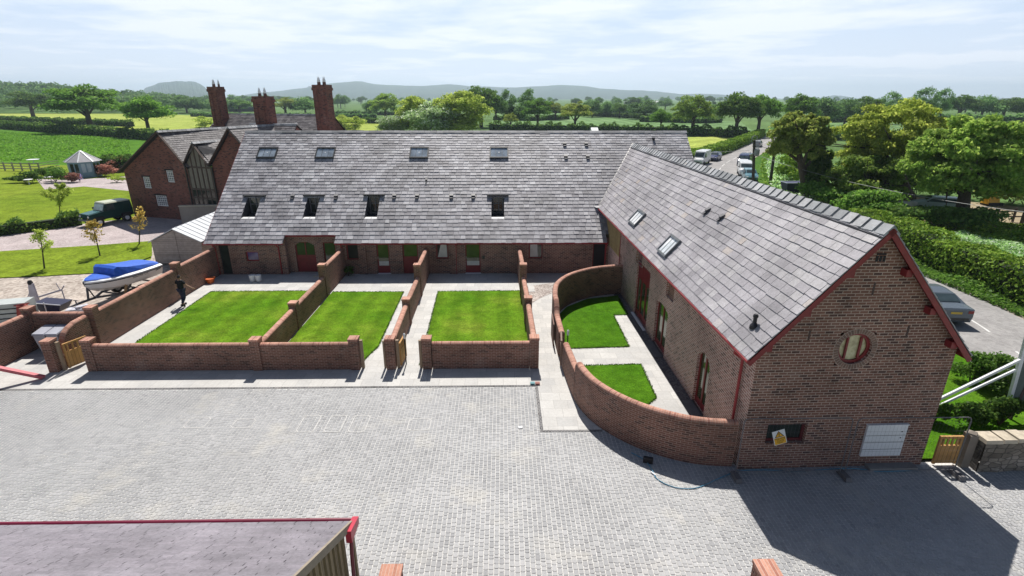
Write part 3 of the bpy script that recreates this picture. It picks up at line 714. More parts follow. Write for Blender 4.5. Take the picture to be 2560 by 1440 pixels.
# end gables and back
for X_ in (XL_+.35, XR_-.3):
    yb = 2*RY-EY-.36
    wb.poly([(X_, yb, 0), (X_, BW, 0), (X_, BW, EZ+.2), (X_, RY, RZ-.08), (X_, yb, EZ+.2)][::1 if X_ < 0 else -1])
wb.poly([(XR_-.3, yb, 0), (XL_+.35, yb, 0), (XL_+.35, yb, EZ+.2), (XR_-.3, yb, EZ+.2)])
wb.poly([(7.6, BW, 0), (XR_-.3, BW, 0), (XR_-.3, BW, EZ+.2), (7.6, BW, EZ+.2)])
for x_ in (-9.0, -3.2):   # shallow piers
    wb.fbox(F, x_-.25, x_+.25, 0, .1, 0, EZ+.05)
wb.fbox(F, 1.0-.2, 1.0+.2, 0, .12, 0, EZ+.05)
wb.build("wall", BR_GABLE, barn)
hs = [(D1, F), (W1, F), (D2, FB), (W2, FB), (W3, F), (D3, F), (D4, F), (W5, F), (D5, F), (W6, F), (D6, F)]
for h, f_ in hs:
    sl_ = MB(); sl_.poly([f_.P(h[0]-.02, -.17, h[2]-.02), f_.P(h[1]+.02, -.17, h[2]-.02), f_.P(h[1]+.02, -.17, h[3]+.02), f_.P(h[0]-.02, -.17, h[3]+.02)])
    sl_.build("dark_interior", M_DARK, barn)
window(barn, F, D1, 'door', M_DARK, M_GLASS); window(barn, F, W1, pane=M_GLASSP, frame=M_REDB)
window(barn, FB, D2, 'door', panel=1.12, mull=1, plab="arched red double stable door")
window(barn, FB, W2, panel=.12); window(barn, F, W3, mull=0)
window(barn, F, D3, 'door', panel=.5, pane=M_GLASSG, handle=1, plab="glazed red door with a pale threshold"); window(barn, F, D4, 'door', panel=1.12, pane=M_GLASSG, plab="solid red stable door with glass above")
for W_ in (W5, W6):
    f = window(barn, F, W_); q = MB(); q.poly([F.P(W_[0]+.09, -.126, W_[2]+.09), F.P(W_[1]-(.09 if W_ is W5 else .3), -.126, W_[2]+.09), F.P(W_[1]-.12 if W_ is W5 else W_[1]-.35, -.126, W_[3]-.08), F.P(W_[0]+(.3 if W_ is W5 else .09), -.126, W_[3]-.08)]); q.build("blind", M_BLIND, f)
window(barn, F, D5, 'door', panel=.5, pane=M_GLASSG, handle=1); window(barn, F, D6, 'door', M_RED, M_DARK, panel=.2)
for D_ in (D3, D5):
    q = MB(); q.fbox(F, D_[0]-.03, D_[1]+.03, -.1, .05, .0, .035); q.build("threshold", M_WHITE, barn)
    q = MB(); q.poly([F.P(D_[0]+.08, -.125, .52), F.P(D_[1]-.08, -.125, .52), F.P(D_[1]-.08, -.125, .82), F.P(D_[0]+.08, -.125, .82)]); q.build("inner_worktop", M_BLIND, barn)
# fascia, gutter, downpipes
q = MB(); q.box(((XL_+bx0)/2, EY+.13, EZ-.06), (bx0-XL_-.1, .05, .14)); q.box(((bx1+6.7)/2, EY+.13, EZ-.06), (6.7-bx1, .05, .14)); pb = rp(0, bv, 0)
q.box(((bx0+bx1)/2, pb[1]+.05, pb[2]-.07), (bx1-bx0, .05, .13)); q.build("fascia", M_RED, barn)
q = MB(); q.tube([(XL_-.05, EY-.0, EZ-.05), (bx0, EY-.0, EZ-.05)], .055, 8); q.build("gutter", M_REDB, barn)
q = MB(); q.tube([(bx1, EY-.0, EZ-.05), (6.68, EY-.0, EZ-.05)], .055, 8); q.build("gutter", M_REDB, barn)
q = MB(); q.tube([(bx0, pb[1]-.03, pb[2]-.06), (bx1, pb[1]-.03, pb[2]-.06)], .05, 8); q.build("gutter", M_REDB, barn)
for xx, ff in ((F.px(700, 640)[0], F), (F.px(1141, 640)[0], F), (XL_+.5, F), (F.px(860, 660)[0], F), (F.px(1513, 640)[0], F)):
    q = MB(); q.tube([(xx, EY+.0, EZ-.06), (xx, EY+.08, EZ-.2), (xx, BW-.07, EZ-.3), (xx, BW-.07, .02)], .037, 8); q.build("downpipe", M_REDB, barn)
q = MB(); xx = F.px(1209, 655)[0]; q.fbox(F, xx-.08, xx+.08, 0, .06, 1.0, 1.2); q.build("meter_box", M_BLKMETAL, barn)
vb = MB()                                   # left verge board
vb.hexa([rp(XL_-.03, 0, -.14), rp(XL_+.01, 0, -.14), rp(XL_+.01, SLEN, -.14), rp(XL_-.03, SLEN, -.14), rp(XL_-.03, 0, .0), rp(XL_+.01, 0, .0), rp(XL_+.01, SLEN, .0), rp(XL_-.03, SLEN, .0)]); vb.build("bargeboard", M_RED, barn)

# ================================================================== WING BARN (gable to the camera, right)
WA = .022; WO = (6.844, 13.3176, 0)
WE, WR_, WXR = 3.943, 7.655, 3.205            # eave z, ridge z, half width of roof
WG = Fr(WO, WA)                               # gable frame: u along the gable from left eave line, w toward the camera
wu, wv = WG.u, -WG.w                          # across, and back along the ridge
wing = root("wing_barn", tuple(WG.P(3.2, -11, 0)), "brick barn wing with a round red window in its gable", "barn")
ov = .29
hs_ = math.hypot(WXR, WR_-WE)
vL = (wu*WXR+np.array([0, 0, WR_-WE]))/hs_; vR = (-wu*WXR+np.array([0, 0, WR_-WE]))/hs_
PL0 = np.array(WG.P(0, ov, WE)); PR0 = np.array(WG.P(2*WXR, ov, WE))
def back_len(zz, across):                       # distance back where the line at height zz meets the main roof
    Yw = EY+(zz-EZ)/(sv[2]/sv[1]); p = np.array(WO)+wu*across; return (Yw-p[1])/wv[1]
LWL, LWR = back_len(WE, 0)+ov, back_len(WR_, WXR)+ov
wr = MB(); wrows = rowlist(hs_, .30, .285)
slates(wr, PL0, wv, vL, 40, wrows, (.30, .54), None, lambda v: (0, LWL+(LWR-LWL)*v/hs_), seed=7, thick=.022, jit=.012)
slates(wr, PR0, wv, vR, 40, wrows, (.30, .54), None, lambda v: (0, LWL+(LWR-LWL)*v/hs_), seed=8, thick=.022)
wr.build("roof", SL_WING, wing)
q = MB()
def wrp(base, vec, a, v, n):
    Nn = np.cross(wv, vec); Nn = Nn if Nn[2] > 0 else -Nn
    return tuple(base+wv*a+vec*v+Nn*n)
for base, vec in ((PL0, vL), (PR0, vR)):
    q.poly([wrp(base, vec, .01, .0, -.02), wrp(base, vec, LWL, 0, -.02), wrp(base, vec, LWR, hs_, -.02), wrp(base, vec, .01, hs_, -.02)])
q.build("roof_deck", M_DECK, wing)
# ridge tiles: angled, lichened
q = MB(); a = -.02; r_ = random.Random(9)
rt = np.array(WG.P(WXR, ov, WR_))
while a < LWR-.3:
    l_ = .46; dz = .03+r_.uniform(-.006, .01)
    for sgn in (-1, 1):
        s3 = lambda aa, k, h: tuple(rt+wv*aa+wu*sgn*k+np.array([0, 0, h+dz]))
        q.hexa([s3(a+.03, .205, -.235), s3(a+l_, .205, -.265), s3(a+l_, 0, -.04), s3(a+.03, 0, -.01), s3(a+.03, .225, -.195), s3(a+l_, .225, -.235), s3(a+l_, 0, .02), s3(a+.03, 0, .05)])
    q.poly([tuple(rt+wv*(a+l_-.03)+wu*k+np.array([0, 0, h+dz])) for k, h in ((-.22, -.2), (.22, -.2), (0, .06))])
    a += l_
q.build("ridge_tiles", M_RIDGEW, wing)
q = MB()
for sgn in (-1, 1): q.beam(tuple(rt+wv*0+wu*sgn*.245+np.array([0, 0, -.255])), tuple(rt+wv*LWR+wu*sgn*.245+np.array([0, 0, -.255])), .05, .02)
q.build("ridge_bedding", M_DECK, wing)
q = MB(); q.beam(wrp(PL0, vL, LWL, 0, .03), wrp(PL0, vL, LWR, hs_, .03), .10, .03); q.build("valley_flashing", M_BLKMETAL, wing)
q = MB(); e0 = wrp(PL0, vL, LWL, 0, .02); q.box((e0[0]-.12, e0[1]+.05, e0[2]+.02), (.35, .5, .03), .5); q.build("lead_flashing", M_LEAD, wing)
# gable wall
GL, GRr = .386, 2*WXR-.20
GW = Fr(WG.P(0, 0, 0), WA)
rw = lambda x, y, w=0.: GW.px(x, y, w)
cu, cz = rw(2138, 873); cr = .52
wn_a = rw(1921, 1062); wn_b = rw(2010, 1106); WN = (wn_a[0], wn_b[0], min(wn_b[1], wn_a[1]), max(wn_a[1], wn_b[1]))
RD = (cu-cr, cu+cr, cz-cr, cz+cr)
tops = [(GL, WE+(GL)*(WR_-WE)/WXR-.1), (WXR, WR_-.1), (GRr, WE+(2*WXR-GRr)*(WR_-WE)/WXR-.1)]
gw = MB(); wallface(gw, GW, GL, GRr, 0, tops, (WN, RD), depth=.2)
nseg = 28
for k in range(nseg):                        # brick corners round the circular opening, and its reveal
    a0, a1 = 2*math.pi*k/nseg, 2*math.pi*(k+1)/nseg
    def rim(a_):
        c_, s_ = math.cos(a_), math.sin(a_); t_ = cr/max(abs(c_), abs(s_)); return cu+c_*t_, cz+s_*t_
    o0, o1 = rim(a0), rim(a1); i0, i1 = (cu+cr*.93*math.cos(a0), cz+cr*.93*math.sin(a0)), (cu+cr*.93*math.cos(a1), cz+cr*.93*math.sin(a1))
    pts = [i0, o0, o1, i1]; am = (a0+a1)/2
    gw.poly([GW.P(p[0], 0, p[1]) for p in pts], 0, pts)
    gw.poly([GW.P(i0[0], 0, i0[1]), GW.P(i1[0], 0, i1[1]), GW.P(i1[0], -.2, i1[1]), GW.P(i0[0], -.2, i0[1])])
# side walls
WFL = Fr(WG.P(GL, 0, 0), WA+math.pi/2)       # u runs back along the west wall; outwards is -x
WFL.w = -wu.copy(); WFL.u = wv.copy()
def wpx(x, y, w=-.1): return WFL.px(x, y, w)
def wh(x0, y0, x1, y1, z0=None, z1=None, w=0.):
    a = wpx(x0, y0, w); c = wpx(x1, y1, w); u0_, u1_ = sorted((a[0], c[0])); z_0, z_1 = sorted((a[1], c[1]))
    return (u0_, u1_, z_0 if z0 is None else z0, z_1 if z1 is None else z1)
ES = WE-.12
BD = (wpx(1618, 828)[0], wpx(1588, 785)[0], .05, 2.95); MD = (wpx(1663, 900)[0], wpx(1636, 860)[0], .03, 2.2); AD = (wpx(1763, 1048)[0], wpx(1735, 1010)[0], .03, 2.25)
SQ = (15.9, 16.35, 1.55, 2.15)
R1 = (wpx(1690, 745)[0], wpx(1674, 700)[0], 2.75, ES-.05); R2 = (wpx(1610, 655)[0], wpx(1597, 625)[0], 2.75, ES-.05)
LV = (wpx(1556, 620)[0]+.2, LWL-.8, 1.9, ES-.02)
print('west openings', BD, MD, AD, R1, R2, LV, WN, (cu, cz))
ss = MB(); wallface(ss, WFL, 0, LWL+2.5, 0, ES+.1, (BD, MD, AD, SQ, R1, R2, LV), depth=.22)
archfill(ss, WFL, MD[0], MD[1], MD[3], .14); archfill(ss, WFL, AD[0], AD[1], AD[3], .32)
sso = ss.build("side_wall", BR_WEST_LIT, wing)
gp = [GW.P(GRr, 0, 0), GW.P(GRr, -LWR, 0), GW.P(GRr, -LWR, ES+.1), GW.P(GRr, 0, ES+.1)]
gw.poly(gp)
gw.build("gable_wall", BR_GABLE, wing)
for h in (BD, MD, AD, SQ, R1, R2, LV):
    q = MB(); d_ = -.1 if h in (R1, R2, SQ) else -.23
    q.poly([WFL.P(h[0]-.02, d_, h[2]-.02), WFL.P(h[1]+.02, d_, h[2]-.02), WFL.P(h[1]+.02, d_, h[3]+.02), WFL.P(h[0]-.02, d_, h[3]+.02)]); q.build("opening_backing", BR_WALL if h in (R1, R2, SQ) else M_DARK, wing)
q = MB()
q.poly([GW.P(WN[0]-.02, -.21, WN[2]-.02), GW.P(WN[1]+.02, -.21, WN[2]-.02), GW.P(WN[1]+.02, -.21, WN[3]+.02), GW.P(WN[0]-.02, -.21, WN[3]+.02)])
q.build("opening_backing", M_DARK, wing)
window(wing, WFL, BD, 'door', M_RED, M_GLASSG, mull=2, w=-.08, ft=.13, panel=.3, trans=(2.1,), plab="tall red glazed barn door")
q = MB(); q.fbox(WFL, BD[0]+.13, BD[1]-.13, -.1, -.085, 2.13, 2.85); q.build("door_head_panel", M_RED, wing)
window(wing, WFL, MD, 'door', M_RED, M_GLASSG, mull=1, w=-.1, ft=.09, panel=.25, handle=1)
window(wing, WFL, AD, 'door', M_RED, M_GLASSG, mull=1, w=-.1, ft=.09, panel=.25, handle=1, plab="arched glazed red doors nearest the gable")
q = MB(); q.fbox(WFL, BD[0]-.05, BD[1]+.05, -.05, .14, 0, .05); q.build("threshold", M_WHITE, wing)
for D_ in (MD, AD): q = MB(); q.fbox(WFL, D_[0], D_[1], -.05, .4, 0, .03); q.build("threshold", plain("dark step", (.12, .12, .13), .8), wing)
q = MB(); u = LV[0]
while u < LV[1]: q.fbox(WFL, u, u+.07, -.06, .0, LV[2], LV[3]); u += .125
q.build("oak_louvre", M_WOODG, wing)
q = MB(); q.fbox(WFL, LV[0]-.12, LV[0]-.02, -.06, .02, 0, LV[3]); q.build("red_post", M_RED, wing)
q = MB(); q.beam(wrp(PL0, vL, .0, -.02, -.09), wrp(PL0, vL, LWL, -.02, -.09), .04, .15); q.beam(wrp(PR0, vR, .0, -.02, -.09), wrp(PR0, vR, LWL, -.02, -.09), .04, .15); q.build("fascia", M_RED, wing)
q = MB(); q.tube([wrp(PL0, vL, .0, -.07, -.04), wrp(PL0, vL, LWL, -.07, -.04)], .06, 8); q.build("gutter", M_REDB, wing)
q = MB(); du = .62; q.tube([WFL.P(du, .36, WE-.08), WFL.P(du, .36, WE-.26), WFL.P(du, .09, WE-.45), WFL.P(du, .09, .02)], .045, 8); q.build("downpipe", M_REDB, wing)
# bargeboards, purlin ends
q = MB()
for base, vec in ((PL0, vL), (PR0, vR)): q.beam(wrp(base, vec, .015, -.12, -.11), wrp(base, vec, .015, hs_, -.085), .04, .14, upv=tuple(vec if False else np.cross(wv, vec)))
q.build("bargeboard", M_RED, wing)
for base, vec, sg in ((PL0, vL, 1), (PR0, vR, -1)):
    for f_ in (.12, .40, .70):
        c0 = np.array(wrp(base, vec, 0, hs_*f_, -.22)); q = MB(); q.beam(c0+wv*.06, c0+wv*.5, .17, .2); q.build("purlin_end", M_RED, wing)
q = MB()
for base, vec in ((PL0, vL), (PR0, vR)): q.poly([wrp(base, vec, .03, 0, -.035), wrp(base, vec, ov+.02, 0, -.035), wrp(base, vec, ov+.02, hs_, -.035), wrp(base, vec, .03, hs_, -.035)])
q.build("soffit", M_RED, wing)
# round window
q = MB(); n = 36; R0, R1_ = .47, .40
for k in range(n):
    a0, a1 = 2*math.pi*k/n, 2*math.pi*(k+1)/n; pt = lambda r, a_, w_: GW.P(cu+r*math.cos(a_), w_, cz+r*math.sin(a_))
    q.poly([pt(R1_, a0, -.09), pt(R0+.03, a0, -.09), pt(R0+.03, a1, -.09), pt(R1_, a1, -.09)]); q.poly([pt(R1_, a0, -.09), pt(R1_, a1, -.09), pt(R1_, a1, -.17), pt(R1_, a0, -.17)])
for du_ in (-.2, .2): q.fbox(GW, cu+du_-.028, cu+du_+.028, -.15, -.085, cz-.33, cz+.33)
rwf = q.build("round_window", M_RED, wing)
q = MB(); q.poly([GW.P(cu+.4*math.cos(2*math.pi*k/24), -.14, cz+.4*math.sin(2*math.pi*k/24)) for k in range(24)])
CRM, nt_, b_ = newmat("pane with painted lit room"); L(nt_, ramp(nt_, noise(nt_, 3.5, 5), [(.35, (.26, .22, .11)), (.55, (.50, .46, .27)), (.75, (.62, .58, .40))]), b_.inputs['Base Color']); b_.inputs['Roughness'].default_value = .15  # lit look of the pane is put into its cream colour
q.build("pane", CRM, rwf)
q = MB()                                      # header bricks round the window
for k in range(44):
    a0, a1 = 2*math.pi*(k+.06)/44, 2*math.pi*(k+.94)/44
    q.poly([GW.P(cu+r*math.cos(a_), .004, cz+r*math.sin(a_)) for r, a_ in ((.49, a0), (.63, a0), (.63, a1), (.49, a1))], 0, [(0, 0)]*4)
q.build("brick_ring", slate("ring bricks", [(0, (.12, .07, .055)), (1, (.22, .12, .09))]), wing)
q = MB(); q.poly([GW.P(cu+r*math.cos(2*math.pi*k/44), .002, cz+r*math.sin(2*math.pi*k/44)) for r, k in [(.64, k) for k in range(45)]+[(.485, 44-k) for k in range(45)]]); q.build("ring_mortar", plain("lime mortar", (.4, .33, .28), .9), wing)
window(wing, GW, WN, 'window', plain("dark red frame", (.12, .012, .018), .5), M_GLASS, w=-.13, ft=.08)
# anchor slits and owl hole: narrow recesses read as darker brick strips
IR = plain("rusted iron strap", (.07, .045, .04), .8)
for (x, y, hh, ww) in ((2184, 722, .36, .05), (2023, 838, .3, .05), (2269, 828, .36, .05)):
    u_, z_ = rw(x, y); q = MB(); q.fbox(GW, u_-ww/2, u_+ww/2, .0, .012, z_-hh/2, z_+hh/2); q.build("iron_strap", IR, wing)
u_, z_ = rw(2201, 645); q = MB()
for i_ in range(3): q.fbox(GW, u_-.13+.1*i_, u_-.06+.1*i_, .002, .014, z_-.1, z_+.06)
q.fbox(GW, u_-.12, u_+.13, .002, .02, z_+.09, z_+.13); q.build("owl_hole", M_DARK, wing)
# plinth and white meter cabinet in the gable
u0_, z1_ = rw(2160, 1058); u1_, z0_ = rw(2262, 1135)
u0_ = rw(2158, 1095)[0]; u1_ = rw(2257, 1095)[0]; z1_ = rw(2210, 1061)[1]; z0_ = rw(2205, 1136)[1]
q = MB(); q.fbox(GW, u0_, u1_, .0, .07, z0_, z1_); q.fbox(GW, u0_-.02, u1_+.02, .0, .09, z1_, z1_+.035); cab = q.build("meter_cabinet", M_WHITE, wing)
for k in range(1, 4): q = MB(); zz = z0_+(z1_-z0_-.1)*k/4; q.fbox(GW, u0_+.01, u1_-.01, .07, .073, zz-.006, zz+.006); q.build("cabinet_joint", M_DARK, cab)
for k in (1, 2): q = MB(); zz = z1_-.22*k; q.fbox(GW, u1_-.17, u1_-.13, .07, .08, zz-.015, zz+.015); q.build("lock", M_DARK, cab)
q = MB(); q.fbox(GW, 4.4, 5.9, .0, .28, 0, .10); q.build("concrete_step", plain("concrete", (.25, .24, .23), .9), wing)
# skylights and vents on the wing roof
def wuv(x, y):
    Nn = np.cross(wv, vL); p = PL(x, y, PL0, Nn)-PL0; return float(p@wv), float(p@vL)
for pts in (((1574, 553), (1586, 567), (1604, 532), (1618, 537)), ((1645, 628), (1665, 645), (1682, 590), (1706, 605))):
    uv_ = [wuv(*p) for p in pts]; us_ = [a_[0] for a_ in uv_]; vs_ = [a_[1] for a_ in uv_]
    print('wing skylight', min(us_), max(us_), min(vs_), max(vs_))
    skylight(wing, PL0, wv, vL, min(us_), min(vs_), max(us_)-min(us_), max(vs_)-min(vs_), bars=2, glassm=glass("sky reflection skylight glass", (.62, .66, .69), .2, .0), fr_=plain("grey skylight frame", (.13, .14, .15), .5))  # reflected sky put into the pale glass colour
for p in ((1766, 533), (1801, 550)):
    a_ = wuv(*p); vent(wing, PL0, wv, vL, a_[0], a_[1]-.1, .17, .3, .1)
a_ = wuv(1885, 817); p = np.array(wrp(PL0, vL, a_[0], a_[1], 0)); q = MB()
q.lathe(p, [(.13, -.05), (.12, .05), (.07, .12), (.055, .14), (.055, .30), (.075, .31), (.075, .36), (.05, .40)], 14); q.build("vent_pipe", plain("black plastic", (.015, .015, .02), .5), wing)

# ================================================================== GARDEN WALLS
def wallrun(parent, path, tops, th=.27, z0=0., cope=.12, mat_=BR_WALL, roundtop=True, s0=0.):
    P = [np.array(p, float) for p in path]; tops = tops if hasattr(tops, '__len__') else [tops]*len(P)
    Lf, Rt = offs(P, -th/2), offs(P, th/2); b = MB(); c = MB(); s = s0; n = 6; rr = cope
    for i in range(len(P)-1):
        l_ = float(np.linalg.norm(P[i+1]-P[i])); za, zb = tops[i]-cope*.75, tops[i+1]-cope*.75
        for A, B_, flip in ((Lf, Lf, 1), (Rt, Rt, 0)):
            q = [(*A[i], z0), (*A[i+1], z0), (*A[i+1], zb), (*A[i], za)]; u = [(s, z0), (s+l_, z0), (s+l_, zb), (s, za)]
            if flip: q = q[::-1]; u = u[::-1]
            b.poly(q, 0, u)
        prof = []
        for j in (i, i+1):
            zt = (za, zb)[j-i]; row = []
            d = Rt[j]-Lf[j]; d = d/np.linalg.norm(d)
            for k in range(n+1):
                a = math.pi*k/n; row.append((P[j][0]-d[0]*math.cos(a)*rr*1.06, P[j][1]-d[1]*math.cos(a)*rr*1.06, zt+math.sin(a)*rr*.8))
            prof.append(row)
        for k in range(n):
            c.poly([prof[0][k], prof[1][k], prof[1][k+1], prof[0][k+1]], 0, [(s, k*.06), (s+l_, k*.06), (s+l_, k*.06+.06), (s, k*.06+.06)])
        if i == 0: c.poly(prof[0], 0, [(0, 0)]*(n+1))
        if i == len(P)-2: c.poly(prof[1][::-1], 0, [(0, 0)]*(n+1))
        s += l_
    for j, A in ((0, -1), (len(P)-1, 1)):
        b.poly([(*Lf[j], z0), (*Rt[j], z0), (*Rt[j], tops[j]-cope*.75), (*Lf[j], tops[j]-cope*.75)][::A])
    b.build("brickwork", mat_, parent); c.build("coping", BR_COPE, parent)
def pier(parent, x, y, h, s=.38, z0=0., mat_=BR_WALL, cap=BR_COPE):
    b = MB(); b.box((x, y, (z0+h-.09)/2), (s, s, h-.09-z0)); p = b.build("pier", mat_, parent)
    c = MB(); c.box((x, y, h-.045), (s+.035, s+.035, .09)); c.build("cap", cap, p); return p
GWG = "red brick walls between the gardens"
def gwall(label, segs, piers, name="garden_wall"):
    p0 = segs[0][0][0]; r = root(name, (p0[0], p0[1], 0), label, "wall", GWG)
    for s_ in segs: wallrun(r, *s_)
    for q in piers: pier(r, *q)
    return r
LXW = -18.5
sw = [(LXW-.05, 21.9), (LXW-.07, 21.2), (LXW-.08, 20.85), (LXW-.09, 20.62), (LXW-.09, 20.45), (LXW-.09, 20.36), (LXW-.09, 20.33)]
gwall("long left boundary wall of brick stepping down from the barn corner, sweeping to a rounded end",
      [([(LXW+.12, 32.7), (LXW+.06, 28.9)], 1.82), ([(LXW+.05, 28.5), (LXW+.02, 25.42)], 1.74), ([(LXW+.02, 25.42), (LXW, 22.5)], 1.72), (sw, [1.72, 1.70, 1.6, 1.45, 1.22, .95, .6])],
      [(LXW+.05, 28.7, 2.05), (LXW, 22.28, 1.98)])
gwall("brick bin store wall at the far left corner of the courtyard", [([(LXW-.2, 22.3), (-21.2, 22.3)], 1.70), ([(-21.3, 22.2), (-21.6, 17.2)], 1.72)], [(-21.3, 22.3, 1.95)])
gwall("longest low front wall, running between the left gate and the first gap", [([(-17.1, 20.02), (-10.4, 20.02)], 1.2), ([(-10.1, 20.02), (-6.3, 20.02)], 1.2)], [(-17.15, 20.05, 1.42), (-10.28, 20.02, 1.42), (-6.22, 20.02, 1.42)])
gwall("dividing wall between the first and second lawns, stepping up to the barn", [([(-10.22, 20.3), (-10.24, 24.0)], 1.17), ([(-10.24, 24.3), (-10.26, 28.6)], 1.2), ([(-10.26, 28.9), (-10.28, 32.72)], 1.74)], [(-10.24, 24.15, 1.42), (-10.26, 28.75, 1.92)])
gwall("narrow dividing wall between the second and third lawns with a free pier at its front", [([(-4.72, 20.3), (-4.82, 24.4)], 1.17), ([(-4.83, 24.8), (-4.86, 28.5)], 1.2), ([(-4.86, 28.9), (-4.9, 32.72)], 1.76)], [(-4.72, 20.03, 1.42), (-4.82, 24.6, 1.42), (-4.86, 28.7, 1.92)])
h0 = G(1304, 630, 1.78); h1 = G(1311, 696, 1.22)
gwall("wall round the right of the third lawn, from the small front wall back to the barn", [([(-2.98, 20.02), (1.1, 20.02)], 1.2), ([(1.32, 20.3), (1.26, 24.55)], 1.17), ([(1.26, 24.85), (1.16, 28.55)], 1.2), ([(1.15, 28.85), (1.05, 32.6)], 1.76)], [(-3.2, 20.03, 1.42), (1.3, 20.03, 1.42), (1.26, 24.7, 1.42), (1.16, 28.7, 1.92)])
fc = spline([(7.05, 28.95), (6.2, 28.85), (4.92, 28.38), (3.6, 27.3), (2.82, 25.9), (2.57, 24.4), (2.55, 23.6)], 5)
gwall("high curved brick wall wrapping the back of the wing garden", [(fc, 1.76), (spline([(2.55, 23.6), (2.55, 23.2), (2.54, 22.9)], 3), [1.76, 1.72, 1.62, 1.48, 1.34, 1.26, 1.22]), ([(2.54, 22.9), (2.56, 20.95)], 1.22)], [])
nc = spline([(2.80, 17.45), (2.92, 16.9), (3.2, 16.1), (3.75, 15.25), (4.5, 14.5), (5.4, 13.95), (6.2, 13.68), (7.1, 13.58)], 6)
gwall("curved brick wall bulging into the courtyard beside the gable", [([(2.62, 19.9), (2.72, 18.4), (2.80, 17.5)], 1.2), (nc, [1.48]+[1.6]*(len(nc)-1))], [])
gp_ = root("gate_pier", (-18.72, 20.0, 0), "free standing brick pier left of the orange gate", "pier")
pier(gp_, -18.72, 20.0, 1.42)
bw_ = root("near_wall", (1.6, 8.3, 0), "brick wall tops just entering the bottom edge of the view", "wall")
wallrun(bw_, [(-2.1, 8.3), (5.25, 8.3)], 1.2); pier(bw_, -2.37, 8.35, 1.5, .42); pier(bw_, 5.55, 8.35, 1.5, .42)
q = MB(); q.box((2.9, 13.98, .22), (.01, .01, .01)) if False else None
q = MB(); c_ = G(1623, 1155, .12); q.box((c_[0], c_[1]+.12, .1), (.3, .1, .2), -.35); tag(q.build("drain_outlet", M_DARK), "dark drain outlet at the foot of the curved wall", "drain")

# gates and posts
def post(x, y, h, label, s=.11, m=M_POST, group="timber gate posts"):
    q = MB(); q.box((x, y, h/2), (s, s, h)); q.box((x, y, h+.008), (s+.01, s+.01, .016)); return tag(q.build("gate_post", m), label, "post", group)
post(-18.40, 20.02, 1.28, "timber post beside the free brick pier at the left gate")
post(-5.93, 20.02, 1.28, "timber post at the right end of the longest front wall"); post(-4.43, 20.02, 1.28, "timber post on the right side of the narrow middle pier")
post(-5.0, 20.02, 1.24, "timber post on the left side of the narrow middle pier", .08); post(-3.48, 20.02, 1.26, "timber post at the left end of the small front wall")
def gate(a, b_, h, label, name="timber_gate", sl=4, M_GATE=M_GATE):
    a = np.array(a, float); b_ = np.array(b_, float); d = b_-a; ln = np.linalg.norm(d); ang = math.atan2(d[1], d[0]); fr = Fr((a[0], a[1], 0), ang)
    r = root(name, (a[0], a[1], 0), label, "gate"); z0 = .06
    q = MB(); q.fbox(fr, .07, ln-.07, -.02, .02, z0, h*.64); q.build("board_panel", M_GATE, r)
    q = MB(); q.fbox(fr, 0, .07, -.035, .035, z0-.02, h); q.fbox(fr, ln-.07, ln, -.035, .035, z0-.02, h); q.fbox(fr, .07, ln-.07, -.035, .035, h-.08, h); q.fbox(fr, .07, ln-.07, -.032, .032, h*.62, h*.62+.07); q.build("gate_frame", M_GATE, r)
    for k in range(sl):
        u = .07+(ln-.14)*(k+.5)/sl; q = MB(); q.fbox(fr, u-.03, u+.03, -.018, .018, h*.62+.07, h-.08); q.build("spindle", M_GATE, r)
gate((-18.30, 20.1), (-17.95, 20.95), 1.15, "orange timber garden gate standing ajar beside the left brick pier")
gate((-4.36, 20.1), (-4.30, 21.05), 1.1, "open timber gate folded back against the narrow middle wall")
gate((2.52, 20.9), (2.44, 20.0), 1.22, "brown gate closing the gap in the curved garden wall", M_GATE=plain("brown gate stain", (.20, .13, .10), .8))
q = MB(); q.box((2.32, 22.6, .55), (.05, 1.3, 1.1), -.02); tag(q.build("open_gate_leaf", plain("brown stained timber", (.16, .09, .07), .8)), "dark brown gate leaf folded flat against the straight wall", "gate")
for i_, (x, y, lb) in enumerate(((2.78, 20.6, "white topped lamp post on the garden side of the curved wall gate"), (-4.18, 20.35, "short white topped lamp post by the open middle gate"))):
    q = MB(); q.tube([(x, y, 0), (x, y, 1.2)], .025, 8); o_ = q.build("garden_lamp", M_BLKMETAL, origin=(x, y, 0)); tag(o_, lb, "lamp", "garden post lamps")
    q = MB(); q.lathe((x, y, 1.2), [(.045, 0), (.05, .05), (.05, .2), (.02, .24)], 10); q.build("lamp_head", M_WHITE, o_)
q = MB(); q.box((*G(1002, 899, .12)[:2], .12), (.13, .13, .24)); tag(q.build("door_stop_block", M_CREAM), "small stone block at the foot of the open middle gate", "block")

# bins
for x, lb in ((-20.28, "left grey wheeled bin in the bin store"), (-19.72, "right grey wheeled bin in the bin store")):
    r = root("wheeled_bin", (x, 21.75, 0), lb, "bin", "grey bins in the brick store"); gm = plain("grey bin plastic", (.36, .37, .42), .5)
    q = MB(); q.hexa([(x-.2, 21.45, .1), (x+.2, 21.45, .1), (x+.2, 21.95, .1), (x-.2, 21.95, .1), (x-.25, 21.3, 1.02), (x+.25, 21.3, 1.02), (x+.25, 22.03, 1.02), (x-.25, 22.03, 1.02)]); q.build("body", gm, r)
    q = MB(); q.hexa([(x-.27, 21.26, 1.02), (x+.27, 21.26, 1.02), (x+.27, 22.06, 1.12), (x-.27, 22.06, 1.12), (x-.25, 21.28, 1.08), (x+.25, 21.28, 1.08), (x+.25, 22.04, 1.2), (x-.25, 22.04, 1.2)]); q.build("lid", gm, r)
    for sx in (-.2, .2): q = MB(); q.tube([(x+sx-.03, 21.98, .1), (x+sx+.03, 21.98, .1)], .1, 12); q.build("wheel", M_RUBBER, r)
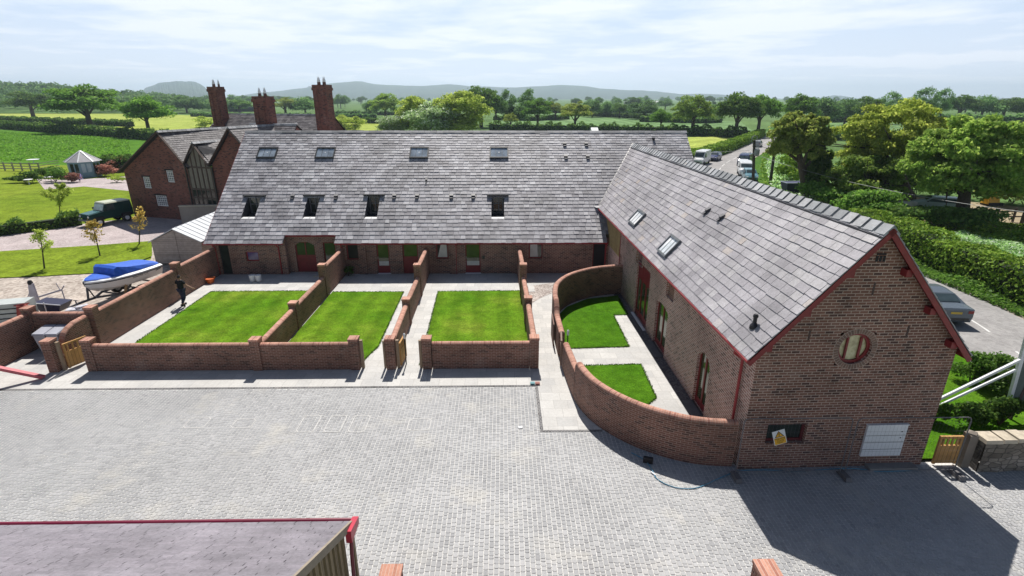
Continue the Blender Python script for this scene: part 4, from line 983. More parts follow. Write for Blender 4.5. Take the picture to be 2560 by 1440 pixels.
# red plank leaning across the bin store mouth
q = MB(); a = np.array(G(112, 941, .06)); b_ = np.array((-21.62, 18.2, 1.75)); q.beam(a, b_, .16, .05); q.beam(a+np.array([.0, -.12, 0]), b_+np.array([0, -.12, 0]), .05, .12)
tag(q.build("painted_plank", plain("faded pink red paint", (.50, .10, .12), .5, var=.2, sc=8)), "pink red painted plank leaning against the bin store wall", "plank")

# small things in the gardens
def tub(x, y, s, lb, m, grp=None, nm="paint_tub"):
    r = root(nm, (x, y, 0), lb, "tub", grp); q = MB(); q.lathe((x, y, 0), [(.12*s, 0), (.15*s, .05*s), (.16*s, .34*s)], 14); q.build("body", m, r); q = MB(); q.lathe((x, y, .34*s), [(.17*s, 0), (.17*s, .03*s)], 14); q.build("lid", m, r)
p = G(632, 703); tub(p[0], p[1], 1.1, "left white tub standing on the shaded patio below the purple window", M_WHITE, "white tubs on the patio"); p = G(646, 703); tub(p[0]+.03, p[1], 1.1, "right white tub standing on the shaded patio below the purple window", M_WHITE, "white tubs on the patio")
p = G(527, 707); r = root("rubber_trug", (p[0], p[1], 0), "orange flexible trug in the corner by the dark door", "trug"); om = plain("orange rubber", (.65, .13, .02), .5)
q = MB(); q.lathe(p, [(.18, 0), (.27, .3), (.29, .31)], 16); q.build("body", om, r)
for s_ in (-1, 1): q = MB(); q.tube([(p[0]+s_*.27, p[1]-.08, .3), (p[0]+s_*.3, p[1]-.04, .38), (p[0]+s_*.3, p[1]+.04, .38), (p[0]+s_*.27, p[1]+.08, .3)], .02, 6); q.build("handle", om, r)
p = G(792, 692); q = MB(); q.box((p[0], p[1], .03), (.4, .12, .06)); tag(q.build("timber_offcut", M_CREAM), "pale offcut lying by the arched red door", "offcut")
p = G(1337, 961)
for i_, (m, lb) in enumerate(((plain("teal block", (.10, .25, .28), .7), "teal paving block at the corner of the flagstones"), (plain("red block", (.30, .13, .11), .8), "red brick paver at the corner of the flagstones"))):
    q = MB(); q.box((p[0]-.09+.2*i_, p[1]+.02, .04), (.18, .16, .07)); tag(q.build("loose_paver", m), lb, "brick")
p = G(1301, 1069); q = MB(); q.box((p[0], p[1], .015), (.14, .1, .02), .3); tag(q.build("white_offcut", M_WHITE), "scrap of white card lying on the open courtyard", "litter")
# inset manhole covers with pale frames
for k_, (x0, x1, y0, y1) in enumerate(((467, 520, 1043, 1070), (584, 634, 1047, 1070), (750, 795, 1038, 1080), (818, 860, 1038, 1080), (878, 920, 1038, 1080), (1020, 1077, 1046, 1076))):
    c_ = G((x0+x1)/2, (y0+y1)/2); A = G(x0, (y0+y1)/2); B_ = G(x1, (y0+y1)/2); C_ = G((x0+x1)/2, y0); D_ = G((x0+x1)/2, y1)
    hw, hh = (B_[0]-A[0])/2, (C_[1]-D_[1])/2; q = MB(); z = .006; k1 = .16*min(hw, hh)*2
    def oc(s_): return [(c_[0]+x*(hw-s_), c_[1]+y*(hh-s_)) for x, y in ((-1+k1/hw, -1), (1-k1/hw, -1), (1, -1+k1/hh), (1, 1-k1/hh), (1-k1/hw, 1), (-1+k1/hw, 1), (-1, 1-k1/hh), (-1, -1+k1/hh))]
    O_, I_ = oc(0), oc(.028)
    for i in range(8): q.poly([(*O_[i], z), (*O_[(i+1) % 8], z), (*I_[(i+1) % 8], z), (*I_[i], z)])
    for sx, sy in ((-1, -1), (1, -1), (1, 1), (-1, 1)):
        q.poly([(c_[0]+sx*hw, c_[1]+sy*hh, z-.001), (c_[0]+sx*(hw-k1*.6), c_[1]+sy*hh, z-.001), (c_[0]+sx*hw, c_[1]+sy*(hh-k1*.6), z-.001)])
    tag(q.build("manhole_frame", plain("worn steel and mortar", (.54, .53, .51), .7)), ["paved manhole cover furthest left in the courtyard", "small paved manhole cover second from the left", "left panel of the row of three paved manhole covers", "middle panel of the row of three paved manhole covers", "right panel of the row of three paved manhole covers", "single paved manhole cover right of the row of three"][k_], "manhole cover", "paved manhole covers")
# hose
hp_ = [G(1578, 1133), G(1612, 1152), G(1632, 1180), G(1640, 1196), G(1665, 1212), G(1700, 1222), G(1745, 1220), G(1800, 1196), G(1845, 1180), G(1900, 1176), G(2000, 1179), G(2120, 1172), G(2200, 1180), G(2300, 1176)]
hs2 = spline([(p[0], p[1]) for p in hp_], 6); q = MB(); q.tube([(p[0], p[1], .022) for p in hs2], .014, 6)
hz = tag(q.build("garden_hose", plain("blue hose", (.05, .22, .34), .35)), "blue hose curling from the curved wall along the gable", "hose")
p = G(1634, 1186); q = MB(); q.tube([(p[0]-.06, p[1]+.08, .03), (p[0]+.04, p[1]-.08, .03)], .026, 8); q.build("connector", M_WHITE, hz)

FGAL = plain('dull weathered galvanising', (.13, .125, .13), .7)
# site fence panels before the gable
def fence_panel(x0, x1, y, label):
    r = root("site_fence_panel", ((x0+x1)/2, y, 0), label, "fence", "mesh fence panels in front of the gable")
    q = MB(); z0, z1, rr = .16, 2.02, .12
    pth = [(x0, y, .02), (x0, y, z1-rr), (x0+rr*.3, y, z1-rr*.3), (x0+rr, y, z1), (x1-rr, y, z1), (x1-rr*.3, y, z1-rr*.3), (x1, y, z1-rr), (x1, y, .02)]
    q.tube(pth, .016, 8); q.tube([(x0, y, z0), (x1, y, z0)], .014, 6); q.build("frame", FGAL, r)
    q = MB(); n = int((x1-x0)/.11)
    for i in range(1, n): x = x0+(x1-x0)*i/n; q.tube([(x, y, z0), (x, y, z1)], .0016, 3, cap=False)
    for z in (.5, .85, 1.2, 1.55, 1.8): q.tube([(x0, y, z), (x1, y, z)], .0022, 3, cap=False)
    q.build("wire_mesh", FGAL, r)
fence_panel(7.02, 10.22, 13.02, "left mesh fence panel carrying the warning sign"); fence_panel(10.36, 13.72, 13.0, "right mesh fence panel in front of the white cabinet")
for x, lb in ((7.0, "fence foot block at the gable's left corner"), (10.29, "fence foot block between the two panels"), (13.74, "fence foot block at the right end")):
    q = MB(); q.box((x, 12.9, .07), (.2, .5, .12), top=.8); tag(q.build("fence_foot", FGAL), lb, "fence foot", "rubber fence feet")
# warning sign, tilted
TL, TR, BR_, BL = [np.array(AY(*p_, 12.96)) for p_ in ((1925, 1080), (1961, 1068), (1971, 1106), (1938, 1119))]
ctr_ = (TL+TR+BR_+BL)/4; ux = (TR-TL); ux /= np.linalg.norm(ux); ux = np.array([math.cos(R_(19)), 0, math.sin(R_(19))]); uz = np.array([-ux[2], 0, ux[0]]); SW, SH = .37, .50
sp = lambda u_, v_, d_=0.: tuple(ctr_+ux*u_+uz*v_+np.array([0, -d_, 0]))
sg = root("warning_sign", tuple(ctr_), "tilted yellow and white warning sign hanging on the mesh fence", "sign")
q = MB(); q.hexa([sp(-SW/2, -SH/2, 0), sp(SW/2, -SH/2, 0), sp(SW/2, SH/2, 0), sp(-SW/2, SH/2, 0), sp(-SW/2, -SH/2, .004), sp(SW/2, -SH/2, .004), sp(SW/2, SH/2, .004), sp(-SW/2, SH/2, .004)]); q.build("board", M_WHITE, sg)
YM = plain("sign yellow", (.78, .42, .03), .5, var=.03); BKM = plain("sign black", (.015, .015, .015), .5)
q = MB(); q.poly([sp(-.165, -.235, .006), sp(.165, -.235, .006), sp(.165, .0, .006), sp(-.165, .0, .006)]); q.build("yellow_panel", YM, sg)
q = MB(); q.poly([sp(-.14, .015, .006), sp(.14, .015, .006), sp(0, .235, .006)]); q.build("triangle_border", BKM, sg)
q = MB(); q.poly([sp(-.105, .035, .008), sp(.105, .035, .008), sp(0, .195, .008)]); q.build("triangle", YM, sg)
q = MB(); q.poly([sp(-.010, .085, .010), sp(.010, .085, .010), sp(.016, .155, .010), sp(-.016, .155, .010)]); q.poly([sp(-.012, .050, .010), sp(.012, .050, .010), sp(.012, .072, .010), sp(-.012, .072, .010)]); q.build("exclamation_mark", BKM, sg)
def text(parent, body, size, M4, m, name="lettering", ext=.001):
    cu_ = bpy.data.curves.new(name, 'FONT'); cu_.body = body; cu_.size = size; cu_.align_x = 'CENTER'; cu_.extrude = ext; cu_.materials.append(m)
    o_ = bpy.data.objects.new(name, cu_); COL.objects.link(o_); me_ = bpy.data.meshes.new_from_object(o_); me_.materials.clear(); me_.materials.append(m); bpy.data.objects.remove(o_)
    o_ = bpy.data.objects.new(name, me_); COL.objects.link(o_); o_.parent = parent; o_.matrix_local = M4; ORG[o_.name] = (0, 0, 0); return o_
def tmat(origin, x, z, n_, po):
    M4 = Matrix.Identity(4)
    for i in range(3): M4[i][0] = x[i]; M4[i][1] = z[i]; M4[i][2] = n_[i]; M4[i][3] = origin[i]-po[i]
    return M4
for body, sz, v_ in (("Warning", .082, -.062), ("This fencing", .042, -.112), ("must not be", .042, -.155), ("climbed", .042, -.198)):
    text(sg, body, sz, tmat(sp(0, v_, .009), ux, uz, (0, -1, 0), ctr_), BKM)

# ================================================================== NEAR SHED (bottom left)
shed = root("near_shed", (-7.2, 6.2, 0), "timber shed in the lower left corner with a purple grey shingle roof and red gutter", "shed")
SX1, SYE, SZE = -3.19, 8.84, 2.4; SYR, SZR = 4.4, 2.4+(8.84-4.4)*.56
def shingle():
    m, nt, b = newmat("asphalt shingle"); uv = nt.nodes.new('ShaderNodeUVMap'); t = nt.nodes.new('ShaderNodeTexBrick'); t.offset = .31; t.offset_frequency = 3
    for k, v in dict(Scale=1, Bias=0).items(): t.inputs[k].default_value = v
    t.inputs['Brick Width'].default_value = .30; t.inputs['Row Height'].default_value = .145; t.inputs['Mortar Size'].default_value = .0035; t.inputs['Mortar Smooth'].default_value = .1
    t.inputs['Color1'].default_value = (0, 0, 0, 1); t.inputs['Color2'].default_value = (1, 1, 1, 1); L(nt, uv.outputs[0], t.inputs['Vector'])
    col = ramp(nt, t.outputs['Color'], [(0, (.205, .19, .215)), (1, (.25, .232, .26))]); col = mixmul(nt, col, noise(nt, 60, 3), .75, 1.2); col = mixmul(nt, col, noise(nt, .7, 4), .9, 1.1)
    # only the vertical joints are open and dark: horizontal laps are tight
    col2 = mixcol(nt, t.outputs['Fac'], col, (.12, .11, .125)); L(nt, col2, b.inputs['Base Color']); b.inputs['Roughness'].default_value = .9; return m
q = MB(); r_ = random.Random(3)
sdx = np.array([0, SYR-SYE, SZR-SZE]); sl_n = np.linalg.norm(sdx); sdv = sdx/sl_n; snn = np.cross([1., 0, 0], sdv); snn = snn if snn[2] > 0 else -snn
nrow = int(sl_n/.145)
for i in range(nrow):                        # laid shingle courses, staggered tabs of slightly differing exposure
    x = -15.+r_.random()*.3
    while x < SX1:
        x1 = min(x+r_.choice((.22, .33, .33, .44)), SX1); t = .006; gp = r_.choice((.002, .003, .009, .012))
        q_ = lambda a, v_, n_: tuple(np.array([a, SYE, SZE])+sdv*v_+snn*n_)
        j = r_.choice((0, 0, .02, -.015)); v0 = max(0, i*.145-.01+j)
        P = (q_(x+gp, v0, t+.003), q_(x1-gp*.3, v0, t+.003), q_(x1-gp*.3, i*.145+.17, .002), q_(x+gp, i*.145+.17, .002), q_(x+gp, v0, 0), q_(x1-gp*.3, v0, 0))
        base = len(q.v); q.v += list(P)
        for f in ((0, 1, 2, 3), (4, 5, 1, 0)): q.f.append(tuple(base+k for k in f)); q.mi.append(0); q.uv.append([(0, 0)]*4)
        x = x1 if x1 < SX1 else SX1+1
SHM = slate("asphalt shingle", [(0, (.185, .17, .195)), (.5, (.205, .19, .215)), (1, (.23, .21, .24))])
q.build("roof", SHM, shed)
q = MB(); q.poly([(-15, SYE, SZE-.01), (SX1, SYE, SZE-.01), (SX1, SYR, SZR-.01), (-15, SYR, SZR-.01)]); q.poly([(-15, SYR, SZR-.01), (SX1, SYR, SZR-.01), (SX1, SYR-4.4, SZE-.01), (-15, SYR-4.4, SZE-.01)]); q.build("roof_deck", M_DECK, shed)
GB = boards("green oak boards", (.20, .15, .085), (.31, .245, .15), .17)
q = MB(); q.poly([(SX1-.14, .3, 0), (SX1-.14, SYE-.22, 0), (SX1-.14, SYE-.22, SZE+.06), (SX1-.14, SYR, SZR-.06), (SX1-.14, .3, SZE)], 0, [(.3, 0), (SYE, 0), (SYE, 2), (SYR, 4), (.3, 2)])
y = .4
while y < SYE-.3:
    zt = min(SZE+(SYE-y)*.56, SZR-(SYR-y)*.56 if y < SYR else 99)-.09; q.box((SX1-.12, y, zt/2), (.045, .1, zt)); y += .23
q.poly([(-15, SYE-.22, 0), (SX1-.14, SYE-.22, 0), (SX1-.14, SYE-.22, SZE), (-15, SYE-.22, SZE)]); q.build("wall_boards", GB, shed)
q = MB(); q.beam((SX1-.01, SYE+.02, SZE-.07), (SX1-.01, SYR, SZR-.07), .05, .16); q.build("bargeboard", plain("weathered oak fascia", (.26, .22, .17), .8, sc=7), shed)
CRIM = plain("crimson gutter", (.16, .006, .03), .4)
q = MB(); q.tube([(-15, SYE+.07, SZE-.04), (SX1+.03, SYE+.07, SZE-.04)], .055, 10); q.build("gutter", CRIM, shed)
q = MB(); q.hexa([(SX1-.03, SYE-.42, SZE-.16), (SX1+.09, SYE-.42, SZE-.16), (SX1+.09, SYE+.12, SZE-.16), (SX1-.03, SYE+.12, SZE-.16), (SX1-.03, SYE-.42, SZE+.14), (SX1+.09, SYE-.42, SZE+.14), (SX1+.1, SYE+.12, SZE+.02), (SX1-.03, SYE+.12, SZE+.02)]); q.build("gutter_end_box", plain("bright red box end", (.46, .03, .06), .4), shed)
q = MB(); q.tube([(SX1+.04, SYE-.3, SZE-.1), (SX1+.03, SYE-.36, SZE-.5), (SX1-.03, SYE-.36, .05)], .04, 10); q.build("downpipe", plain("dark purple red pipe", (.16, .008, .03), .4), shed)
q = MB(); q.box((SX1+.01, SYE-.2, SZE/2), (.09, .09, SZE)); q.build("corner_post", GB, shed)

# ================================================================== RIGHT OF THE GABLE
STN = plain("rubble stone", (.20, .17, .14), .95, var=.4, sc=2.5, bmp=.8)
RUBM, nt_, bb_ = newmat("rubble masonry"); v_ = nt_.nodes.new('ShaderNodeTexVoronoi'); v_.inputs['Scale'].default_value = 4.2; v_.inputs['Randomness'].default_value = .9; v2_ = nt_.nodes.new('ShaderNodeTexVoronoi'); v2_.feature = 'DISTANCE_TO_EDGE'; v2_.inputs['Scale'].default_value = 4.2; v2_.inputs['Randomness'].default_value = .9
mp_v = nt_.nodes.new('ShaderNodeMapping'); mp_v.inputs['Scale'].default_value = (.8, .8, 1.7); tc_v = nt_.nodes.new('ShaderNodeTexCoord'); L(nt_, tc_v.outputs['Object'], mp_v.inputs[0]); L(nt_, mp_v.outputs[0], v_.inputs['Vector']); L(nt_, mp_v.outputs[0], v2_.inputs['Vector'])
c_v = ramp(nt_, v_.outputs['Color'], [(0, (.12, .10, .08)), (.5, (.22, .19, .155)), (1, (.32, .28, .24))]); c_v = mixmul(nt_, c_v, noise(nt_, 1.5, 6), .6, 1.25); e_v = ramp(nt_, v2_.outputs['Distance'], [(.02, (.45,)*3), (.07, (1,)*3)])
x_v = nt_.nodes.new('ShaderNodeMixRGB'); x_v.blend_type = 'MULTIPLY'; x_v.inputs[0].default_value = 1; L(nt_, c_v, x_v.inputs[1]); L(nt_, e_v, x_v.inputs[2]); L(nt_, x_v.outputs[0], bb_.inputs['Base Color']); bb_.inputs['Roughness'].default_value = .95; bump(nt_, bb_, e_v, .8, .04)
sw_ = root("stone_wall", (17.5, 13.3, 0), "old rubble stone wall with pale sunlit coping right of the side gate", "wall")
q = MB(); r_ = np.random.default_rng(8); xs_ = np.linspace(14.5, 22, 26); ft = [(x, 13.1+r_.normal(0, .02), 1.02+r_.normal(0, .025)) for x in xs_]
for i in range(25):
    a, b_ = ft[i], ft[i+1]; q.poly([(a[0], a[1], 0), (b_[0], b_[1], 0), (b_[0], b_[1], b_[2]), (a[0], a[1], a[2])]); q.poly([(b_[0], 13.55, 0), (a[0], 13.55, 0), (a[0], 13.55, a[2]), (b_[0], 13.55, b_[2])])
q.poly([(14.5, 13.1, 0), (14.5, 13.1, 1.0), (14.5, 13.55, 1.0), (14.5, 13.55, 0)]); 
q.build("stonework", RUBM, sw_)
q = MB()
x = 14.48
while x < 22:
    l_ = .35+.35*r_.random(); z = 1.04+r_.normal(0, .012); q.box((x+l_/2, 13.32, z+.05), (l_-.015, .52, .12), 0, top=.93); x += l_
q.build("coping", plain("pale coping stone", (.46, .40, .31), .9, var=.25, sc=5), sw_)
gate((13.40, 13.45), (14.12, 13.45), 1.05, "orange timber side gate between the gable and the stone wall", sl=4)
q = MB(); q.box((14.3, 13.4, .58), (.26, .26, 1.16)); q.lathe((14.3, 13.4, 1.16), [(.19, 0), (.17, .05), (.02, .10)], 4); tag(q.build("gate_post", plain("grey timber post", (.20, .17, .14), .85)), "thick capped timber post between the side gate and stone wall", "post", "timber gate posts")
# hoarding board with white braces (seen from behind)
hb = root("site_board", (18.6, 15.9, 0), "site board seen from behind with long white diagonal braces at the right edge", "sign board")
WHP = plain("white painted timber", (.66, .68, .72), .6, var=.08, sc=5)
a, b_ = np.array(AY(2517, 1022, 15.8)), np.array(AY(2556, 885, 15.8))
d_ = (b_-a); q = MB(); q.beam(a, b_+d_*.5, .10, .12); q.build("white_edge", plain("white edge board", (.66, .68, .72), .6), hb)
q = MB(); q.beam(a+np.array([2.4, .2, .1]), b_+d_*.5+np.array([2.4, .2, .1]), .10, .12); q.build("white_edge", WHP, hb)
q = MB(); q.hexa([tuple(a+np.array([.06, .03, .05])), tuple(a+np.array([2.4, .23, .1])), tuple(a+np.array([2.4, .27, .1])), tuple(a+np.array([.06, .07, .05])), tuple(b_+d_*.5+np.array([.06, .03, 0])), tuple(b_+d_*.5+np.array([2.4, .23, 0])), tuple(b_+d_*.5+np.array([2.4, .27, 0])), tuple(b_+d_*.5+np.array([.06, .07, 0]))]); q.build("board", plain("weathered green grey board", (.085, .115, .11), .7, var=.3, sc=1.5), hb)
c0, c1 = np.array(AY(2550, 900, 15.75)), np.array(AY(2360, 992, 15.75)); dd = (c1-c0); q = MB(); q.beam(c0, c0+dd*1.45, .07, .09); q.build("brace", WHP, hb)
c0, c1 = np.array(AY(2538, 925, 15.78)), np.array(AY(2352, 1012, 15.78)); dd = (c1-c0); q = MB(); q.beam(c0, c0+dd*1.45, .05, .08); q.build("brace", WHP, hb)
q = MB(); q.beam((a[0]+.35, 15.9, 0), (a[0]+.45, 15.9, 1.4), .1); q.build("leg", M_FENCED, hb)
q = MB(); q.beam((a[0]+2., 16.0, 0), (a[0]+2.1, 16.0, 1.4), .1); q.build("leg", M_FENCED, hb)

# ================================================================== THE WALKING MAN
def skinned(name, verts, edges, rad, mat_, parent=None, root_i=0, sub=2, origin=(0, 0, 0)):
    me = bpy.data.meshes.new(name); me.from_pydata([tuple(np.array(v)-np.array(origin)) for v in verts], edges, []); me.materials.append(mat_)
    o_ = bpy.data.objects.new(name, me); COL.objects.link(o_)
    sk = o_.modifiers.new("Skin", 'SKIN'); sd = me.skin_vertices[0].data if me.skin_vertices else None
    if sd is None:
        bm_ = None
    for i, r_2 in enumerate(rad):
        sd[i].radius = r_2 if hasattr(r_2, '__len__') else (r_2, r_2); sd[i].use_root = (i == root_i)
    ss_ = o_.modifiers.new("Sub", 'SUBSURF'); ss_.levels = sub; ss_.render_levels = sub
    if parent is not None: o_.parent = parent
    return o_
man = root("person", (0, 0, 0), "person in a black t-shirt and dark jeans walking away along the left garden path", "person", rz=1e-9)
V_ = [(0, 0, .95), (0, -.01, 1.12), (0, .0, 1.32), (0, .01, 1.45), (0, .02, 1.53),            # pelvis, waist, chest, neck base, neck
      (-.10, 0, .92), (-.12, .10, .50), (-.11, .02, .10), (-.12, .16, .05),                    # left leg forward
      (.10, 0, .92), (.13, -.03, .50), (.15, -.30, .22), (.15, -.22, .10),                    # right leg trailing, heel up
      (-.19, .0, 1.42), (-.27, -.04, 1.16), (-.30, .02, .93), (-.31, .06, .84),                # left arm hanging
      (.19, .0, 1.42), (.32, .06, 1.20), (.50, .14, 1.06), (.57, .17, 1.02)]                   # right arm reaching out
E_ = [(0, 1), (1, 2), (2, 3), (3, 4), (0, 5), (5, 6), (6, 7), (7, 8), (0, 9), (9, 10), (10, 11), (11, 12), (3, 13), (13, 14), (14, 15), (15, 16), (3, 17), (17, 18), (18, 19), (19, 20)]
Rr = [(.15, .10), (.14, .10), (.17, .11), (.09, .075), .052, .095, .065, .042, .04, .095, .065, .042, .04, .062, .043, .030, .028, .062, .043, .030, .028]
skin = plain("skin", (.42, .24, .16), .6, var=.05); blk = plain("black cotton", (.012, .012, .016), .9); jean = plain("dark denim", (.028, .030, .07), .9)
SC = 1.0
body = skinned("body", V_, E_, Rr, skin, man)
# clothing follows the same skeleton slightly fatter
ti = [0, 1, 2, 3, 13, 14, 17, 18]; tv = [V_[i] for i in ti]; tv[0] = (0, 0, .90); tv[5] = (-.245, -.02, 1.24); tv[7] = (.29, .045, 1.26)
skinned("t_shirt", tv, [(0, 1), (1, 2), (2, 3), (3, 4), (4, 5), (3, 6), (6, 7)], [(.185, .135), (.175, .13), (.20, .135), (.085, .08), .078, .062, .078, .062], blk, man)
ji = [0, 5, 6, 7, 9, 10, 11]; jv = [V_[i] for i in ji]
skinned("jeans", jv, [(0, 1), (1, 2), (2, 3), (0, 4), (4, 5), (5, 6)], [(.16, .115), .105, .08, .065, .105, .08, .065], jean, man)
for (x, y, z, rx) in ((-.12, .10, .045, 0), (.15, -.27, .12, .6)):
    q = MB(); c, s_ = math.cos(rx), math.sin(rx); q.hexa([(x+a_, y+b_*c+d_*s_, z-b_*s_*1.+d_*c) for d_ in (-.04, .045) for a_, b_ in ((-.05, -.12), (.05, -.12), (.045, .15), (-.045, .15))]); q.build("shoe", M_RUBBER, man)
# head with face, ears, short hair
q = MB(); hc = (0, .03, 1.645)
n1, n2 = 14, 10
def headp(th, ph, k=1.):
    x = math.sin(ph)*math.cos(th)*.078*k; y = math.sin(ph)*math.sin(th)*.098*k; z = math.cos(ph)*.118*k
    if y > .05 and -.06 < z < .03 and abs(x) < .03: y += .018*(1-abs(x)/.03)      # nose
    if y > .04 and z < -.05: y += .006
    return (hc[0]+x, hc[1]+y, hc[2]+z)
for j in range(n2):
    for i in range(n1):
        t0, t1, p0, p1 = 2*math.pi*i/n1, 2*math.pi*(i+1)/n1, math.pi*j/n2, math.pi*(j+1)/n2
        q.poly([headp(t0, p1), headp(t1, p1), headp(t1, p0), headp(t0, p0)])
for s_ in (-1, 1): q.box((s_*.082, .02, 1.64), (.018, .035, .06))
hd = q.build("head", skin, man, smooth=False)
q = MB()
for j in range(6):
    for i in range(n1):
        t0, t1, p0, p1 = 2*math.pi*i/n1, 2*math.pi*(i+1)/n1, math.pi*j/n2, math.pi*(j+1)/n2
        if (j > 3 and math.sin((t0+t1)/2) > .2): continue
        q.poly([headp(t0, p1, 1.09), headp(t1, p1, 1.09), headp(t1, p0, 1.09), headp(t0, p0, 1.09)])
q.build("hair", plain("dark hair", (.015, .012, .01), .8), man)
for s_ in (-1, 1): q = MB(); q.lathe((s_*.028, .122, 1.655), [(.004, -.006), (.010, 0), (.004, .006)], 8); q.build("eye", M_DARK, man)
q = MB(); q.box((0, .118, 1.59), (.045, .01, .01)); q.build("mouth", plain("lips", (.3, .1, .09), .6), man)
# hands: palm and five fingers each
for (bx_, dirv, side) in (((-.31, .06, .84), (0, .15, -1), -1), ((.57, .17, 1.02), (.8, .35, -.4), 1)):
    d = np.array(dirv, float); d /= np.linalg.norm(d); sx = np.cross(d, (0, 1, .2)); sx /= np.linalg.norm(sx); up_ = np.cross(sx, d); B0 = np.array(bx_)
    vv = [tuple(B0), tuple(B0+d*.08)]; ee = [(0, 1)]; rr_ = [(.03, .018), (.036, .014)]
    for k, (o_, ln) in enumerate(((-.03, .07), (-.01, .08), (.01, .075), (.03, .06))):
        i0 = len(vv); p1 = B0+d*.085+sx*o_; p2 = p1+d*ln*.5-up_*.01; p3 = p2+d*ln*.45-up_*.025; vv += [tuple(p1), tuple(p2), tuple(p3)]; ee += [(1, i0), (i0, i0+1), (i0+1, i0+2)]; rr_ += [.010, .009, .008]
    i0 = len(vv); p1 = B0+d*.02-sx*.035*side; p2 = p1+d*.04-sx*.02*side; vv += [tuple(p1), tuple(p2)]; ee += [(0, i0), (i0, i0+1)]; rr_ += [.012, .009]
    skinned("hand", vv, ee, rr_, skin, man, sub=1)
mp_ = G(462, 764); man.location = (mp_[0], mp_[1], .0); man.rotation_euler = (0, 0, R_(-12))

# ================================================================== FOLIAGE TOOLS
LF_MID = leafmat("mid green leaves", (.035, .08, .012), (.065, .125, .02), (.10, .16, .03))
LF_DARK = leafmat("dark green leaves", (.025, .055, .012), (.05, .09, .018), (.09, .13, .025))
LF_YEL = leafmat("yellow green leaves", (.11, .15, .025), (.18, .22, .04), (.25, .28, .07))
LF_OLIVE = leafmat("bronze green leaves", (.07, .10, .022), (.12, .145, .03), (.18, .185, .05))
LF_FRESH = leafmat("fresh oak leaves", (.06, .105, .018), (.11, .16, .03), (.17, .21, .05))
LF_GREY = leafmat("mixed woodland leaves", (.04, .08, .025), (.065, .12, .035), (.10, .15, .045))
LF_PALE = leafmat("pale blossom leaves", (.08, .13, .04), (.16, .21, .10), (.42, .46, .36))
LF_RED = leafmat("red stemmed shrub", (.09, .04, .03), (.17, .08, .06), (.26, .15, .12))
LF_GOLD = leafmat("golden young leaves", (.16, .12, .03), (.28, .20, .05), (.36, .30, .10))
LF_HEDGE = leafmat("clipped hedge leaves", (.045, .09, .012), (.09, .145, .015), (.15, .20, .03), tr=.25)
LF_COW = leafmat("cow parsley heads", (.10, .19, .05), (.22, .31, .14), (.62, .66, .54))
def leafcloud(C, size, rng, nrm=None, flat=.4, aspect=.55):
    """one bent-diamond leaf clump per centre; nrm: preferred normals"""
    n = len(C); a = rng.normal(size=(n, 3))
    if nrm is not None: a = a*(1-flat)+nrm*flat*1.5
    a /= np.linalg.norm(a, axis=1)[:, None]+1e-9
    b = np.cross(a, rng.normal(size=(n, 3))); b /= np.linalg.norm(b, axis=1)[:, None]+1e-9; c = np.cross(a, b)
    s = (size*(.6+.8*rng.random(n)))[:, None]
    P0 = C-b*s; P1 = C-c*s*aspect+a*s*.15; P2 = C+b*s; P3 = C+c*s*aspect+a*s*.15
    V = np.stack([P0, P1, P2, P3], 1).reshape(-1, 3); return V, np.arange(n*4).reshape(-1, 4)
def crownpts(n, rx, ry, rz, rng, clumps=26, crad=.34, gap=.25, flatb=.35, umb=0.):
    """points on the outer shells of many sub-clumps spread through an ellipsoid"""
    u = rng.normal(size=(clumps, 3)); u /= np.linalg.norm(u, axis=1)[:, None]
    u[:, 2] = np.where(u[:, 2] < -flatb, -flatb*rng.random(clumps), u[:, 2])
    rr = (.45+.42*rng.random(clumps))[:, None]; cc = u*rr
    cr = crad*(.65+.7*rng.random(clumps))
    k = rng.integers(0, clumps, n); d = rng.normal(size=(n, 3)); d /= np.linalg.norm(d, axis=1)[:, None]; d[:, 2] = np.abs(d[:, 2])*np.where(rng.random(n) < .78, 1, -1)
    rad = cr[k]*(.35+.85*rng.random(n)**.6)*(1+.25*np.sin(d[:, 0]*9+k)*np.cos(d[:, 1]*8+2*k))
    P = cc[k]+d*rad[:, None]*np.array([1, 1, .72]); P += rng.normal(0, .012, P.shape); P[:, 2] -= umb*(P[:, 0]**2+P[:, 1]**2)
    P *= np.array([rx, ry, rz]); return P, d
def mktree(name, h, rx, ry, rz, cz, n, ls, mat_, seed, label=None, clumps=26, crad=.34, tr=.35, lean=0., trunk_to=None, limbs=7, flatb=.35, umb=0., group=None, ivy=False):
    rng = np.random.default_rng(seed); r = root(name, (0, 0, 0), label, "tree", group); ORG[r.name] = (0, 0, 0)
    P, d = crownpts(n, rx, ry, rz, rng, clumps, crad, flatb=flatb, umb=umb); P[:, 2] += cz; P[:, 2] = np.maximum(P[:, 2], .35)
    V, F_ = leafcloud(P, ls, rng, d); npmesh("crown", V, F_, mat_, r)
    q = MB(); tt = trunk_to or cz
    q.tube([(0, 0, -.2), (0, 0, .25), (lean*.3, .05, tt*.5), (lean, 0, tt)], [tr*1.5, tr*1.05, tr*.85, tr*.55], 9)
    for i in range(limbs):
        a = 2*math.pi*i/limbs+rng.random(); k = .55+.3*rng.random(); z0 = tt*(.45+.5*rng.random()); ex = rx*k*math.cos(a); ey_ = ry*k*math.sin(a); ez = cz+rz*(.1+.5*rng.random())
        q.tube([(lean*z0/tt, 0, z0), (ex*.4, ey_*.4, z0+(ez-z0)*.45), (ex, ey_, ez)], [tr*.45, tr*.28, tr*.07], 6)
    q.build("trunk", M_BARK, r)
    return r
